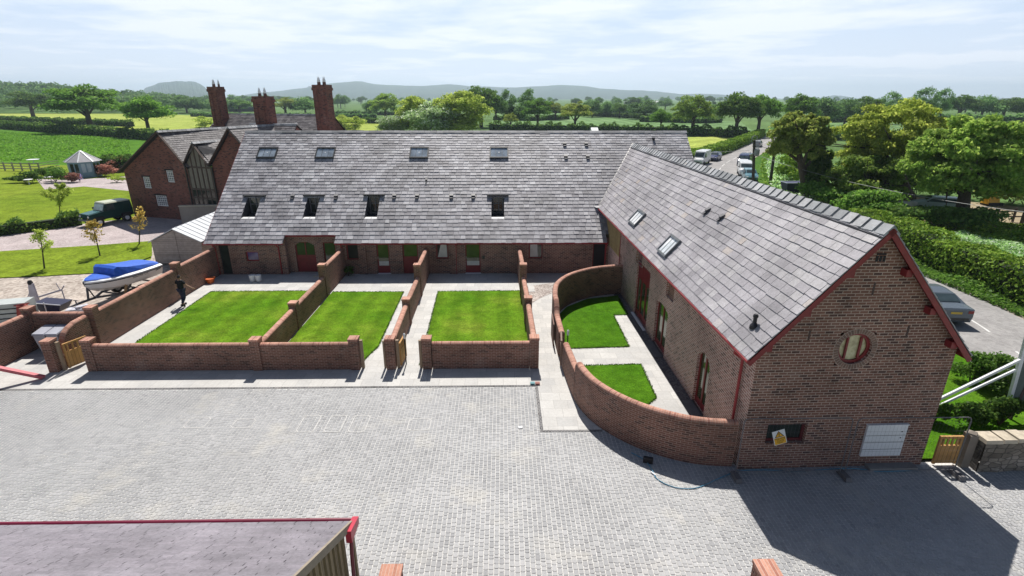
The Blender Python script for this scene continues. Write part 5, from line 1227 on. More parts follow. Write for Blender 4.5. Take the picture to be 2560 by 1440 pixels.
def place(tree, x, y, s, rz=0., label=None, group=None, sz=None, z=-.2, first=set()):
    if tree.name not in first: first.add(tree.name); c = tree
    else: c = copy_tree(tree)
    c.location = (x, y, z); c.rotation_euler = (0, 0, rz); c.scale = (s, s, sz or s)
    if label: c['label'] = label
    if group: c['group'] = group
    return c
def mkhedge(name, path, wd, h, n_per_m, ls, mat_, label, seed=0, z0=-.15, rag=.12, core=LF_DARK, cat="hedge", group=None):
    rng = np.random.default_rng(seed); P = [np.array(p[:2], float) for p in path]
    r = root(name, (P[0][0], P[0][1], z0), label, cat, group); o_ = np.array([P[0][0], P[0][1], z0])
    seg = [np.linalg.norm(P[i+1]-P[i]) for i in range(len(P)-1)]; tot = sum(seg); n = int(tot*n_per_m); cs = np.concatenate([[0], np.cumsum(seg)])
    t = rng.random(n)*tot; X = np.interp(t, cs, [p[0] for p in P]); Y = np.interp(t, cs, [p[1] for p in P])
    i = np.clip(np.searchsorted(cs, t)-1, 0, len(P)-2); D = np.array([(P[k+1]-P[k])/max(seg[k], 1e-6) for k in range(len(P)-1)])[i]; S = np.stack([D[:, 1], -D[:, 0]], 1)
    lump = 1+rag*np.sin(t*1.7+seed)+rag*np.sin(t*.63+2*seed)+rag*.6*np.sin(t*4.1)
    face = rng.random(n); w2 = wd/2; off = np.where(face < .3, -w2, np.where(face < .6, w2, (rng.random(n)*2-1)*w2)); z = np.where(face < .6, rng.random(n)**.8*h, h)*lump
    off = off*(1+.12*rng.normal(size=n)*1.)+rng.normal(0, rag*.3, n); z = z+rng.normal(0, rag*.35, n)
    C = np.stack([X+S[:, 0]*off, Y+S[:, 1]*off, z0+np.maximum(z, .05)], 1)
    nr = np.zeros((n, 3)); nr[:, :2] = S*np.sign(off)[:, None]*np.where(face < .6, 1, 0)[:, None]; nr[:, 2] = np.where(face < .6, .4, 1)
    V, F_ = leafcloud(C, ls, rng, nr, .5); npmesh("leaves", V, F_, mat_, r, origin=tuple(o_))
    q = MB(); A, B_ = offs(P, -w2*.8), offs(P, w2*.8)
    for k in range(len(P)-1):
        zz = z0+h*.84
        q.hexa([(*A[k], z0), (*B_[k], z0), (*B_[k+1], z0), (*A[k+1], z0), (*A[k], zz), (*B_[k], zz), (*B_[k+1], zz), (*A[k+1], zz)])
    q.build("stems", HCORE, r); return r  # solid dark box as hedge core, added to block see-through
HCORE = plain("shaded hedge core", (.022, .035, .012), .95, var=.3, sc=2)
def bush(x, y, rx, ry, h, n, ls, mat_, label, seed=0, name="shrub", z0=-.1, group=None, cat="shrub", clumps=9):
    rng = np.random.default_rng(seed); r = root(name, (x, y, z0), label, cat, group)
    P, d = crownpts(n, rx, ry, h*.55, rng, clumps, .45, flatb=.6); P[:, 2] = np.maximum(P[:, 2]+h*.5, .03); P += np.array([x, y, z0])
    V, F_ = leafcloud(P, ls, rng, d); npmesh("foliage", V, F_, mat_, r, origin=(x, y, z0))
    q = MB()
    for i in range(5): a = rng.random()*6.28; q.tube([(x, y, z0), (x+rx*.5*math.cos(a), y+ry*.5*math.sin(a), z0+h*.6)], [.03, .01], 5)
    q.build("stems", M_BARK, r); return r

# ================================================================== OLD FARMHOUSE (left)
HA = R_(-18); HF = Fr((-35.0, 51.2, -.13), HA); hb_ = lambda u, y, z: HF.P(u, -y, z)
house = root("farmhouse", tuple(HF.P(7, -6, 0)), "old brick farmhouse with gables, a timber framed bay and three tall chimneys", "house")
TIL = SL_HOUSE
def tiles(P0, P1, P2, P3, seed, rh=.22, wr_=(.22, .34)):
    """tile a roof quad: P0,P1 along the eaves, P3,P2 along the ridge"""
    P0, P1, P2, P3 = [np.array(p, float) for p in (P0, P1, P2, P3)]
    U = P1-P0; lu = np.linalg.norm(U); U /= lu; up_ = ((P3-P0)+(P2-P1))/2; up_ -= U*(up_@U); ls_ = np.linalg.norm(up_); V_ = up_/ls_
    a0 = (P3-P0)@U; a1 = (P2-P1)@U; b = MB(); n = max(1, int(ls_/rh)); lo_ = min(0, a0); 
    slates(b, P0+U*lo_, U, V_, lu-lo_+max(0, a1), [ls_/n]*n, wr_, None, lambda v: (a0*v/ls_-lo_, lu-lo_+a1*v/ls_), seed, .02, .014)
    b.build("roof", TIL, house)
    d_ = MB(); d_.poly([tuple(p-np.array([0, 0, .14])) for p in (P0, P1, P2, P3)]); d_.build("roof_deck", M_DECK, house)
A_, AP, B2 = (-1.42, 4.26), (4.6, 8.05), (7.0, 5.3)
RB1 = (6.6, 9.5, 8.1)
tiles(hb_(A_[0], -.35, A_[1]), hb_(1.0, 10, 4.2), hb_(*RB1), hb_(AP[0], -.35, AP[1]), 1) if False else None
tiles(hb_(1.0, 10, 4.2), hb_(A_[0], -.35, A_[1]), hb_(AP[0], -.35, AP[1]), hb_(*RB1), 1)
tiles(hb_(7.2, -.35, 5.02), hb_(9.6, 9.5, 5.0), hb_(*RB1), hb_(AP[0], -.35, AP[1]), 2)
q = MB(); wallface(q, HF, A_[0]+.45, B2[0]-.1, 0, [(A_[0]+.45, A_[1]+.2), (AP[0], AP[1]-.12), (B2[0]-.1, 5.1)], ((1.15, 2.04, 2.8, 3.88), (4.16, 5.03, 3.49, 4.58), (2.21, 3.62, 1.18, 2.2)), .15)
q.poly([HF.P(A_[0]+.45, -10, 0), HF.P(A_[0]+.45, 0, 0), HF.P(A_[0]+.45, 0, 4.4), HF.P(A_[0]+.45, -10, 4.2)])
G2A = (12.52, 8.51)
wallface(q, HF, 9.66, 15.4, 0, [(9.66, 5.4), (G2A[0], G2A[1]-.12), (15.4, 5.3)], ((12.6, 13.5, 4.8, 6.0),), .15)
q.poly([HF.P(-.9, -14, 0), HF.P(20, -14, 0), HF.P(20, -14, 6), HF.P(-.9, -14, 6)]); q.poly([HF.P(20, 0, 0), HF.P(20, -14, 0), HF.P(20, -14, 6), HF.P(20, 0, 6)])
q.build("wall", BR_HOUSE, house)
def lattice(h, parent=house, depth=-.09):
    ua, ub, za, zb = h; f = MB(); f.fbox(HF, ua, ua+.08, depth-.03, depth, za, zb); f.fbox(HF, ub-.08, ub, depth-.03, depth, za, zb); f.fbox(HF, ua, ub, depth-.031, depth+.001, za, za+.08); f.fbox(HF, ua, ub, depth-.031, depth+.001, zb-.08, zb)
    n = max(2, round((ub-ua)/.24)); m_ = 5
    for i in range(1, n): u = ua+(ub-ua)*i/n; f.fbox(HF, u-.022, u+.022, depth-.02, depth-.002, za, zb)
    for i in range(1, m_): z = za+(zb-za)*i/m_; f.fbox(HF, ua, ub, depth-.021, depth-.003, z-.022, z+.022)
    o_ = f.build("window", M_WHITE, parent); g = MB(); g.poly([HF.P(ua, depth-.025, za), HF.P(ub, depth-.025, za), HF.P(ub, depth-.025, zb), HF.P(ua, depth-.025, zb)]); g.build("pane", glass("leaded pane", (.10, .11, .13), .15), o_)
    s = MB(); s.fbox(HF, ua-.06, ub+.06, .0, .05, zb, zb+.12); s.build("brick_head", M_DARK, o_)
for h in ((1.15, 2.04, 2.8, 3.88), (4.16, 5.03, 3.49, 4.58), (2.21, 3.62, 1.18, 2.2), (12.6, 13.5, 4.8, 6.0)): lattice(h)
# timber framed bay
bay = MB(); ML, MR, MA = (6.95, 5.43), (9.66, 5.49), (8.35, 7.17)
wallface(bay, Fr(HF.P(0, .1, 0), HA), ML[0], MR[0], 0, [(ML[0], ML[1]), (MA[0], MA[1]-.1), (MR[0], MR[1])])
bo = bay.build("timber_bay", plain("grey beige render", (.20, .185, .155), .9), house)
q = MB(); FW = Fr(HF.P(0, .1, 0), HA)
for k in range(6): u = ML[0]+.05+(MR[0]-ML[0]-.1)*k/5; zt = np.interp(u, [ML[0], MA[0], MR[0]], [ML[1], MA[1], MR[1]])-.1; q.fbox(FW, u-.06, u+.06, 0, .04, 0.3, zt)
for z in (2.25, 3.05, 5.0): q.fbox(FW, ML[0], MR[0], .0, .045, z-.07, z+.07)
q.build("timber_frame", M_FENCED, bo)
q = MB()
for (a, b_) in ((2.35, 2.95), (.4, 2.1)):
    for k in range(5): u = ML[0]+.13+(MR[0]-ML[0]-.1)*k/5; q.poly([FW.P(u, .01, a), FW.P(u+.38, .01, a), FW.P(u+.38, .01, b_), FW.P(u, .01, b_)])
q.build("bay_glazing", M_GLASS, bo)
mb_ = hb_(7.9, 4.5, 7.12)
tiles(hb_(ML[0]-.1, -.4, 5.25), hb_(6.2, 4.5, 5.6), mb_, hb_(MA[0], -.4, MA[1]), 3, .2); tiles(hb_(10.0, 4.5, 5.2), hb_(MR[0]+.1, -.4, 5.3), hb_(MA[0], -.4, MA[1]), mb_, 4, .2)
tiles(hb_(9.8, 8, 5.4), hb_(9.62, -.4, 5.3), hb_(G2A[0], -.4, G2A[1]), hb_(12.9, 8, 8.5), 5); tiles(hb_(15.6, -.4, 5.1), hb_(16., 8, 5.1), hb_(12.9, 8, 8.5), hb_(G2A[0], -.4, G2A[1]), 6)
e1 = HF.px(742, 308, -5)
tiles(hb_(12.0, 1.5, 5.3), hb_(e1[0]+.6, 1.5, 5.3), hb_(e1[0], 5, 8.55), hb_(10, 5, 8.55), 7); tiles(hb_(e1[0]+.6, 8.5, 5.3), hb_(10, 8.5, 5.3), hb_(10, 5, 8.55), hb_(e1[0], 5, 8.55), 8, .5, (.5, .9))
m0, m1 = HF.px(555, 283, -11)[0], HF.px(832, 281, -11)[0]
tiles(hb_(m0-1, 7.6, 6.3), hb_(m1+.3, 7.6, 6.3), hb_(m1, 11, 9.25), hb_(m0, 11, 9.2), 9); tiles(hb_(m1+.3, 14.4, 6.2), hb_(m0-1, 14.4, 6.2), hb_(m0, 11, 9.2), hb_(m1, 11, 9.25), 10, .5, (.5, .9))
q = MB(); q.poly([hb_(m1+.1, 7.6, 0), hb_(m1+.1, 14, 0), hb_(m1+.1, 14, 6.3), hb_(m1, 11, 9.1), hb_(m1+.1, 7.6, 6.3)]); q.poly([hb_(e1[0]+.3, 1.5, 5.3), hb_(e1[0]+.3, 8.5, 5.3), hb_(e1[0]-.05, 5, 8.45)]); q.build("end_wall", BR_HOUSE, house)
def ridgeline(a, b_, m=M_RIDGEW, w_=.17):
    a, b_ = np.array(a), np.array(b_); n = max(1, int(np.linalg.norm(b_-a)/.42)); q = MB()
    sd = np.cross((b_-a)/np.linalg.norm(b_-a), (0, 0, 1))
    for i in range(n):
        p, r_2 = a+(b_-a)*i/n, a+(b_-a)*(i+.93)/n
        q.hexa([tuple(p-sd*w_+np.array([0, 0, -.1])), tuple(r_2-sd*w_+np.array([0, 0, -.1])), tuple(r_2+sd*w_+np.array([0, 0, -.1])), tuple(p+sd*w_+np.array([0, 0, -.1])), tuple(p-sd*.03+np.array([0, 0, .07])), tuple(r_2-sd*.03+np.array([0, 0, .07])), tuple(r_2+sd*.03+np.array([0, 0, .07])), tuple(p+sd*.03+np.array([0, 0, .07]))])
    q.build("ridge_tiles", m, house)
ridgeline(hb_(AP[0], -.35, AP[1]), hb_(*RB1)); ridgeline(hb_(MA[0], -.4, MA[1]), mb_); ridgeline(hb_(G2A[0], -.4, G2A[1]), hb_(12.9, 8, 8.5)); ridgeline(hb_(10, 5, 8.55), hb_(e1[0], 5, 8.55)); ridgeline(hb_(m0, 11, 9.2), hb_(m1, 11, 9.25), M_RIDGE)
q = MB()
for a, b_ in ((A_, AP), (B2, AP), ((MR[0]+.02, 5.35), MA), (ML, MA), ((9.62, 5.3), G2A), ((15.6, 5.1), G2A)): q.beam(hb_(a[0], -.38, a[1]-.1), hb_(b_[0], -.38, b_[1]-.1), .07, .2, upv=tuple(HF.w))
q.build("bargeboard", M_FENCED, house)
q = MB(); q.tube([hb_(6.7, -.12, 5.1), hb_(6.7, -.12, .1)], .06, 6); q.tube([hb_(9.75, -.12, 5.1), hb_(9.75, -.12, .1)], .06, 6); q.build("downpipe", M_BLKMETAL, house)
def chimney(u, y, w_, d_, z0, z1, npot, base=None):
    q = MB(); f = Fr(HF.P(u, -y, 0), HA)
    q.fbox(f, -w_/2, w_/2, -d_/2, d_/2, z0, z1-.5); q.fbox(f, -w_/2-.07, w_/2+.07, -d_/2-.07, d_/2+.07, z1-.5, z1-.25); q.fbox(f, -w_/2-.02, w_/2+.02, -d_/2-.02, d_/2+.02, z1-.25, z1)
    for k in (-.25, .25): q.fbox(f, k*w_-.12, k*w_+.12, d_/2, d_/2+.08, z0+1.2, z1-.5)
    q.fbox(f, -w_/2-.12, w_/2+.12, -d_/2-.1, d_/2+.1, z0-.1, z0+1.3)
    c = q.build("chimney", BR_HOUSE, house)
    for i in range(npot):
        uu = (i-(npot-1)/2)*w_/npot*.8; pp = f.P(uu, (.12 if i % 2 else -.12), z1-.13); p_ = MB(); p_.lathe(pp, [(.13, 0), (.11, .35), (.13, .38)], 8); o_ = p_.build("chimney_pot", plain("dark clay pot", (.14, .07, .06), .8), c)
        p_ = MB(); p_.lathe((pp[0], pp[1], pp[2]+.38), [(.10, .0), (.10, .12), (.03, .42), (.01, .5)], 8); p_.build("white_cowl", M_WHITE, o_)
c1 = [(HF.px(x, 240, -10)[0]) for x in (527, 558)]; chimney(sum(c1)/2, 10, 1.35, .9, 6.8, 11.95, 3)
c1 = [(HF.px(x, 260, -5)[0]) for x in (638, 681)]; chimney(sum(c1)/2, 5, 1.5, 1.1, 7.2, 11.0, 4)
c1 = [(HF.px(x, 240, -9)[0]) for x in (788, 827)]; chimney(sum(c1)/2, 9, 1.5, 1.0, 6.5, 12.05, 4)
# pale rendered yard wall beside the house
a, b_ = G(458, 560, 0), G(545, 556, 0); yw = root("yard_wall", (a[0], a[1], 0), "pale rendered yard wall between the farmhouse and the long barn", "wall")
q = MB(); ztop = AY(458, 516, a[1])[2]; q.beam((a[0], a[1], ztop/2), (b_[0]+3, b_[1], ztop/2), .3, ztop); q.build("render", plain("dirty cream render", (.30, .27, .25), .9, var=.2, sc=1), yw)
q = MB(); q.beam((a[0]-.03, a[1], ztop+.04), (b_[0]+3, b_[1], ztop+.04), .4, .08); q.build("coping", M_CREAM, yw)

# ================================================================== GREY TIMBER SHED WITH WHITE ROOF
SY = 35.2; sa, sp_, sb = AY(373, 604, SY), AY(430, 573, SY), AY(506, 604, SY)
gs = root("timber_shed", ((sa[0]+sb[0])/2, SY+2.5, 0), "grey boarded shed with a white sheet roof between the boat and the long barn", "shed")
WBD = boards("weathered feather edge boards", (.31, .27, .25), (.38, .335, .31), .13, vert=False)
zs = (sa[2]+sb[2])/2; xm = (sa[0]+sb[0])/2; q = MB(); y1_ = SY+5.5
q.poly([(sa[0]+.12, SY, 0), (sb[0]-.12, SY, 0), (sb[0]-.12, SY, zs), (xm, SY, sp_[2]-.05), (sa[0]+.12, SY, zs)]); q.poly([(sa[0]+.12, y1_, 0), (sa[0]+.12, SY, 0), (sa[0]+.12, SY, zs), (sa[0]+.12, y1_, zs)]); q.poly([(sb[0]-.12, SY, 0), (sb[0]-.12, y1_, 0), (sb[0]-.12, y1_, zs), (sb[0]-.12, SY, zs)]); q.poly([(sb[0]-.12, y1_, 0), (sa[0]+.12, y1_, 0), (sa[0]+.12, y1_, zs), (xm, y1_, sp_[2]-.05), (sb[0]-.12, y1_, zs)])
q.build("wall_boards", WBD, gs)
q = MB(); t_ = .05
for x0, sg_ in ((sa[0], 1), (sb[0], -1)):
    q.hexa([(x0, SY-.15, zs-.04), (xm, SY-.15, sp_[2]), (xm, y1_+.1, sp_[2]), (x0, y1_+.1, zs-.04), (x0, SY-.15, zs+.02), (xm, SY-.15, sp_[2]+.06), (xm, y1_+.1, sp_[2]+.06), (x0, y1_+.1, zs+.02)])
    for k in range(9): yy = SY+.3+k*.6; q.beam((x0, yy, zs+.035), (xm, yy, sp_[2]+.075), .04, .03)
q.build("roof", plain("white sheet roof", (.46, .49, .53), .45, var=.06), gs)
q = MB(); q.box((xm, SY-.02, sp_[2]*.5), (.08, .03, sp_[2]-.1)); q.build("centre_batten", WBD, gs)

# ================================================================== BOAT ON ITS TRAILER
bow = np.array(G(209, 709, 1.45)); st_n = np.array(G(399, 659, 1.55))
ax = (st_n-bow)[:2]; axn = np.linalg.norm(ax); print('boat len', axn, bow, st_n)
bl = axn*.99; hw = 1.0; BWD = 1.16; dirb = ax/axn; ang0 = math.atan2(dirb[1], dirb[0])
# near gunwale leads to the near stern corner, so the keel line is turned half a beam away
keel_ang = ang0+math.asin(hw*.95/bl); kd = np.array([math.cos(keel_ang), math.sin(keel_ang)]); ks = np.array([kd[1], -kd[0]])
boat = root("speedboat", (bow[0], bow[1], .55), "white speedboat with a bright blue cover parked behind the boundary wall", "boat")
def bp(s, w_, z): p = bow[:2]+kd*s*bl+ks*(w_*BWD); return (p[0], p[1], z)
st = [(0, .03, 1.5, 1.28), (.05, .30, 1.5, 1.02), (.14, .60, 1.5, .84), (.28, .84, 1.50, .70), (.45, .97, 1.49, .62), (.65, 1.0, 1.48, .60), (.85, .98, 1.48, .60), (1.0, .92, 1.48, .62)]   # s, halfwidth, gunwale z, keel z
q = MB()
def sec(s, hw_, zg, zk): ch = zk+(zg-zk)*.42; return [(-hw_, zg), (-hw_*.97, zg-.16), (-hw_*.86, ch), (-hw_*.82, ch-.05), (0, zk), (hw_*.82, ch-.05), (hw_*.86, ch), (hw_*.97, zg-.16), (hw_, zg)]
S_ = [[bp(s, w_, z) for w_, z in sec(s, hw_, zg, zk)] for s, hw_, zg, zk in st]
for i in range(len(S_)-1):
    for k in range(8): q.poly([S_[i][k], S_[i+1][k], S_[i+1][k+1], S_[i][k+1]])
q.poly(S_[-1][::-1]); q.build("hull", plain("white gelcoat", (.62, .62, .62), .25, var=.05), boat)
q = MB()
for sgn in (-1, 1):
    q.tube([bp(s, sgn*hw_*1.01, zg-.1) for s, hw_, zg, zk in st], .022, 5)
q.build("rub_rail", M_RUBBER, boat)
q = MB()                                       # white deck ring round the cover
for i in range(len(st)-1):
    for sgn in (-1, 1):
        (s0, h0_, z0_, _), (s1, h1_, z1_2, _) = st[i], st[i+1]; q.poly([bp(s0, sgn*h0_, z0_), bp(s1, sgn*h1_, z1_2), bp(s1, sgn*max(h1_-.16, 0), z1_2+.06), bp(s0, sgn*max(h0_-.16, 0), z0_+.06)][::sgn])
q.build("deck", plain("white deck", (.70, .71, .72), .35), boat)
BLU = plain("royal blue canvas", (.012, .10, .52), .65, var=.2, sc=4, bmp=.2)
q = MB(); prof = [(.035, .12, 1.58), (.10, .36, 1.62), (.22, .62, 1.64), (.30, .70, 1.66), (.315, .74, 1.98), (.36, .78, 2.08), (.50, .80, 1.92), (.70, .82, 1.80), (.9, .80, 1.72), (.985, .76, 1.66)]
rows_ = []
for s, hw_, zt in prof: rows_.append([bp(s, hw_*k, (1.555 if abs(k) == 1 else zt-(.03 if abs(k) > .5 else 0))) for k in (-1, -.88, -.45, 0, .45, .88, 1)])
for a, b_ in zip(rows_[:-1], rows_[1:]):
    for k in range(6): q.poly([a[k], b_[k], b_[k+1], a[k+1]])
q.poly(rows_[0]); q.poly(rows_[-1][::-1]); q.build("blue_cover", BLU, boat)
nm = bp(.60, .99, 1.27); M4 = tmat((nm[0]+ks[0]*.02, nm[1]+ks[1]*.02, nm[2]), (kd[0], kd[1], .0), (0, 0, 1), (ks[0], ks[1], 0), tuple(boat.location)); text(boat, "Bowrider CX", .17, M4, M_RUBBER)
q = MB(); q.tube([bp(.86, .985, 1.30), bp(.95, .955, 1.34)], .02, 5); q.build("hull_mark", M_RUBBER, boat)
tr_ = root("boat_trailer", (bow[0], bow[1], 0), "dark boat trailer under the white speedboat", "trailer"); gm = plain("dull trailer steel", (.10, .105, .12), .6, .4)
q = MB(); q.beam(bp(-.16, 0, .5), bp(.12, 0, .52), .1, .1)
for sg_ in (-1, 1): q.beam(bp(.1, 0, .52), bp(.3, sg_*.5, .5), .08, .1); q.beam(bp(.3, sg_*.5, .5), bp(.97, sg_*.5, .5), .08, .1)
for s in (.32, .6, .9): q.beam(bp(s, -.6, .5), bp(s, .6, .5), .07, .07)
q.beam(bp(-.16, 0, .5), bp(-.28, 0, .46), .07, .08); q.build("frame", gm, tr_)
q = MB(); q.beam(bp(.0, 0, .5), bp(.03, 0, 1.25), .08, .08); q.beam(bp(.03, 0, 1.2), bp(.09, 0, .56), .05, .05); q.build("winch_post", gm, tr_)
for s in (.62, .76):
    for sg_ in (-1, 1):
        c = np.array(bp(s, sg_*.92, .33)); a3 = np.array([ks[0], ks[1], 0])*.09; q = MB(); q.tube([c-a3, c+a3], .32, 18); w3 = q.build("wheel", M_RUBBER, tr_); q = MB(); q.tube([c-a3*1.06, c+a3*1.06], .17, 12); q.build("rim", M_GALV, w3)
for sg_ in (-1, 1): q = MB(); q.hexa([bp(.53, sg_*.78, .60), bp(.85, sg_*.78, .60), bp(.85, sg_*1.06, .60), bp(.53, sg_*1.06, .60), bp(.57, sg_*.78, .72), bp(.81, sg_*.78, .72), bp(.81, sg_*1.06, .72), bp(.57, sg_*1.06, .72)]); q.build("mudguard", M_RUBBER, tr_)
q = MB(); q.beam(bp(.4, .62, .5), bp(.42, .74, 1.0), .3, .03); q.build("guide_board", plain("tan plywood", (.34, .24, .13), .8), tr_)
q = MB(); j = bp(-.2, .2, 0); q.tube([j, (j[0], j[1], .8)], .03, 8); q.tube([(j[0]-.1, j[1], .8), (j[0]+.1, j[1], .8)], .02, 6); q.build("jockey_stand", gm, tr_)

# ================================================================== OLD OFF-ROADER
fwp, rwp = np.array(G(252, 566, -.13)), np.array(G(320, 553, -.13)); fd = (fwp-rwp)[:2]; wb_ = np.linalg.norm(fd); fd /= wb_; print('offroad wheelbase', wb_)
oh = math.atan2(fd[1], fd[0]); 
def offroader():
    r = root("off_road_vehicle", (0, 0, 0), "dark green boxy off-road vehicle with a pale roof parked by the farmhouse", "off-road vehicle")
    GN = plain("dark green paint", (.012, .05, .045), .3, var=.1); GL_ = glass("vehicle glass", (.06, .07, .07), .05)
    q = MB(); q.box((-.55, 0, .95), (2.5, 1.66, .62)); q.box((-.4, 0, .62), (3.0, 1.5, .12)); q.hexa([(.70, -.83, .72), (1.95, -.83, .75), (1.95, .83, .75), (.70, .83, .72), (.70, -.83, 1.26), (1.95, -.80, 1.12), (1.95, .80, 1.12), (.70, .83, 1.26)])
    q.hexa([(-1.8, -.82, 1.26), (.52, -.82, 1.26), (.52, .82, 1.26), (-1.8, .82, 1.26), (-1.76, -.74, 1.90), (.40, -.74, 1.90), (.40, .74, 1.90), (-1.76, .74, 1.90)]); q.hexa([(.52, -.80, 1.26), (.72, -.80, 1.24), (.72, .80, 1.24), (.52, .80, 1.26), (.40, -.72, 1.88), (.50, -.72, 1.88), (.50, .72, 1.88), (.40, .72, 1.88)])
    b = q.build("body", GN, r)
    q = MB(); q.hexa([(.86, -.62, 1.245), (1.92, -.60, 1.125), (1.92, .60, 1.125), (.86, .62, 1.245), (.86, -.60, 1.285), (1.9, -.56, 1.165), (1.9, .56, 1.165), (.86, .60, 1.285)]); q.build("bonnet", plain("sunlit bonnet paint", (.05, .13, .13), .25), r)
    q = MB(); q.hexa([(-1.8, -.78, 1.90), (.50, -.78, 1.90), (.50, .78, 1.90), (-1.8, .78, 1.90), (-1.72, -.70, 2.0), (.42, -.70, 2.0), (.42, .70, 2.0), (-1.72, .70, 2.0)]); q.build("roof", plain("limestone roof paint", (.50, .52, .40), .4), r)
    q = MB(); q.poly([(.735, -.70, 1.33), (.735, .70, 1.33), (.515, .66, 1.84), (.515, -.66, 1.84)]); q.build("windscreen", glass("bright windscreen", (.28, .34, .30), .06), r)
    for s in (-1, 1):
        q = MB(); q.poly([(-.28, s*.815, 1.32), (.42, s*.815, 1.32), (.36, s*.755, 1.82), (-.25, s*.755, 1.82)][::s]); q.build("side_window", GL_, r)
        q = MB(); q.box((.12, s*.845, .98), (.78, .02, .58)); q.build("door", GN, r)
        for x, nm_ in ((1.25, 0), (-1.12, 1)):
            q = MB(); q.tube([(x, s*.60, .38), (x, s*.86, .38)], .38, 20); w3 = q.build("wheel", M_RUBBER, r); q = MB(); q.tube([(x, s*.60, .38), (x, s*.875, .38)], .20, 14); q.build("rim", M_WHITE, w3)
            q = MB(); q.hexa([(x-.5, s*.80, .55), (x+.5, s*.80, .55), (x+.5, s*.90, .55), (x-.5, s*.90, .55), (x-.4, s*.80, .88), (x+.4, s*.80, .88), (x+.4, s*.89, .86), (x-.4, s*.89, .86)]); q.build("wheel_arch", M_RUBBER, r)
        q = MB(); q.tube([(1.95, s*.62, .95), (1.99, s*.62, .95)], .1, 12); q.build("headlight", M_WHITE, r)
        q = MB(); q.box((.62, s*.95, 1.42), (.06, .16, .2)); q.build("mirror", M_BLKMETAL, r)
    q = MB(); q.box((2.04, 0, .62), (.12, 1.6, .16)); q.build("bumper", M_GALV, r)
    q = MB(); q.tube([(-1.82, .1, 1.15), (-2.0, .1, 1.15)], .36, 18); q.build("spare_wheel", M_RUBBER, r)
    q = MB(); q.box((-2.15, -.6, .5), (.3, .3, .3)); q.build("rear_step", M_GALV, r)
    return r
orv = offroader(); mid_ = (fwp+rwp)/2; side = np.array([-fd[1], fd[0]]); s_near = side if side@(-mid_[:2]) > 0 else -side
orv.location = (mid_[0]-s_near[0]*.8-fd[0]*.07, mid_[1]-s_near[1]*.8-fd[1]*.07, -.13); orv.rotation_euler = (0, 0, oh); ks_ = max(.95, min(1.12, wb_/2.37)); orv.scale = (ks_, ks_, ks_)
# small cart behind it
p = G(338, 536, -.13); q = MB(); 
for k in range(5): q.beam((p[0]-.2+.12*k, p[1]+.3, 0), (p[0]-.2+.12*k, p[1]+.3, 1.0), .02)
q.beam((p[0]-.25, p[1]+.3, 1.0), (p[0]+.35, p[1]+.3, 1.0), .03); q.beam((p[0]-.25, p[1]+.3, .2), (p[0]+.35, p[1]+.3, .2), .03); tag(q.build("metal_hurdle", M_GALV), "small metal hurdle leaning behind the off-road vehicle", "hurdle")

# ================================================================== SUMMERHOUSE AND GARDEN
sc_ = G(186, 446, -.15); su = root("summerhouse", (sc_[0], sc_[1]+2, -.15), "pale blue octagonal summerhouse with a lead grey pointed roof", "summerhouse")
cx_, cy_ = sc_[0]+.2, sc_[1]+2.1; z0 = -.15
oct_ = lambda r_2, z, o_=.39: [(cx_+r_2*math.cos(o_+math.pi*k/4), cy_+r_2*math.sin(o_+math.pi*k/4), z) for k in range(8)]
SB = plain("pale blue paint", (.20, .32, .40), .6); q = MB(); a, b_ = oct_(1.95, z0), oct_(1.95, z0+2.25)
for k in range(8): q.poly([a[k], a[(k+1) % 8], b_[(k+1) % 8], b_[k]])
q.build("wall", SB, su); q = MB(); e_ = oct_(2.3, z0+2.2)
for k in range(8): q.poly([e_[k], e_[(k+1) % 8], (cx_, cy_, z0+3.65)])
q.build("roof", plain("lead grey felt", (.30, .29, .31), .7), su)
for k in range(8):
    q = MB(); q.beam(e_[k], (cx_, cy_, z0+3.68), .14, .08); q.build("hip_roll", M_WHITE, su)
for k in range(8):
    a1, b1 = np.array(a[k]), np.array(a[(k+1) % 8]); n_ = np.array([(a1+b1)[0]/2-cx_, (a1+b1)[1]/2-cy_, 0]); n_ /= np.linalg.norm(n_)
    for t0, t1 in ((.12, .44), (.56, .88)):
        q = MB(); P = [a1+(b1-a1)*t+n_*.02+np.array([0, 0, z]) for t, z in ((t0, .75), (t1, .75), (t1, 1.95), (t0, 1.95))]; q.poly(P); q.build("window", M_GLASS if k % 2 else plain("blue white blind", (.4, .5, .55), .6), su)
# post and rail fence
fa, fb = np.array(G(-260, 422, -.15)), np.array(G(100, 428, -.15)); pf = root("rail_fence", tuple(fa), "weathered post and rail fence along the field edge at the far left", "fence")
n = 17
for k in range(n+1): p = fa+(fb-fa)*k/n; q = MB(); q.box((p[0], p[1], p[2]+.65), (.16, .16, 1.35)); q.build("post", M_FENCEW, pf)
for h in (.35, .75, 1.15): q = MB(); q.beam(fa+np.array([0, -.1, h]), fb+np.array([0, -.1, h]), .05, .13); q.build("rail", M_FENCEW, pf)
fb2 = np.array(G(150, 419, -.15)); q = MB()
for h in (.4, .8, 1.15): q.beam(fb+np.array([0, 0, h]), fb2+np.array([0, 0, h]), .05, .1)
q.build("gate_rail", M_FENCEW, pf)
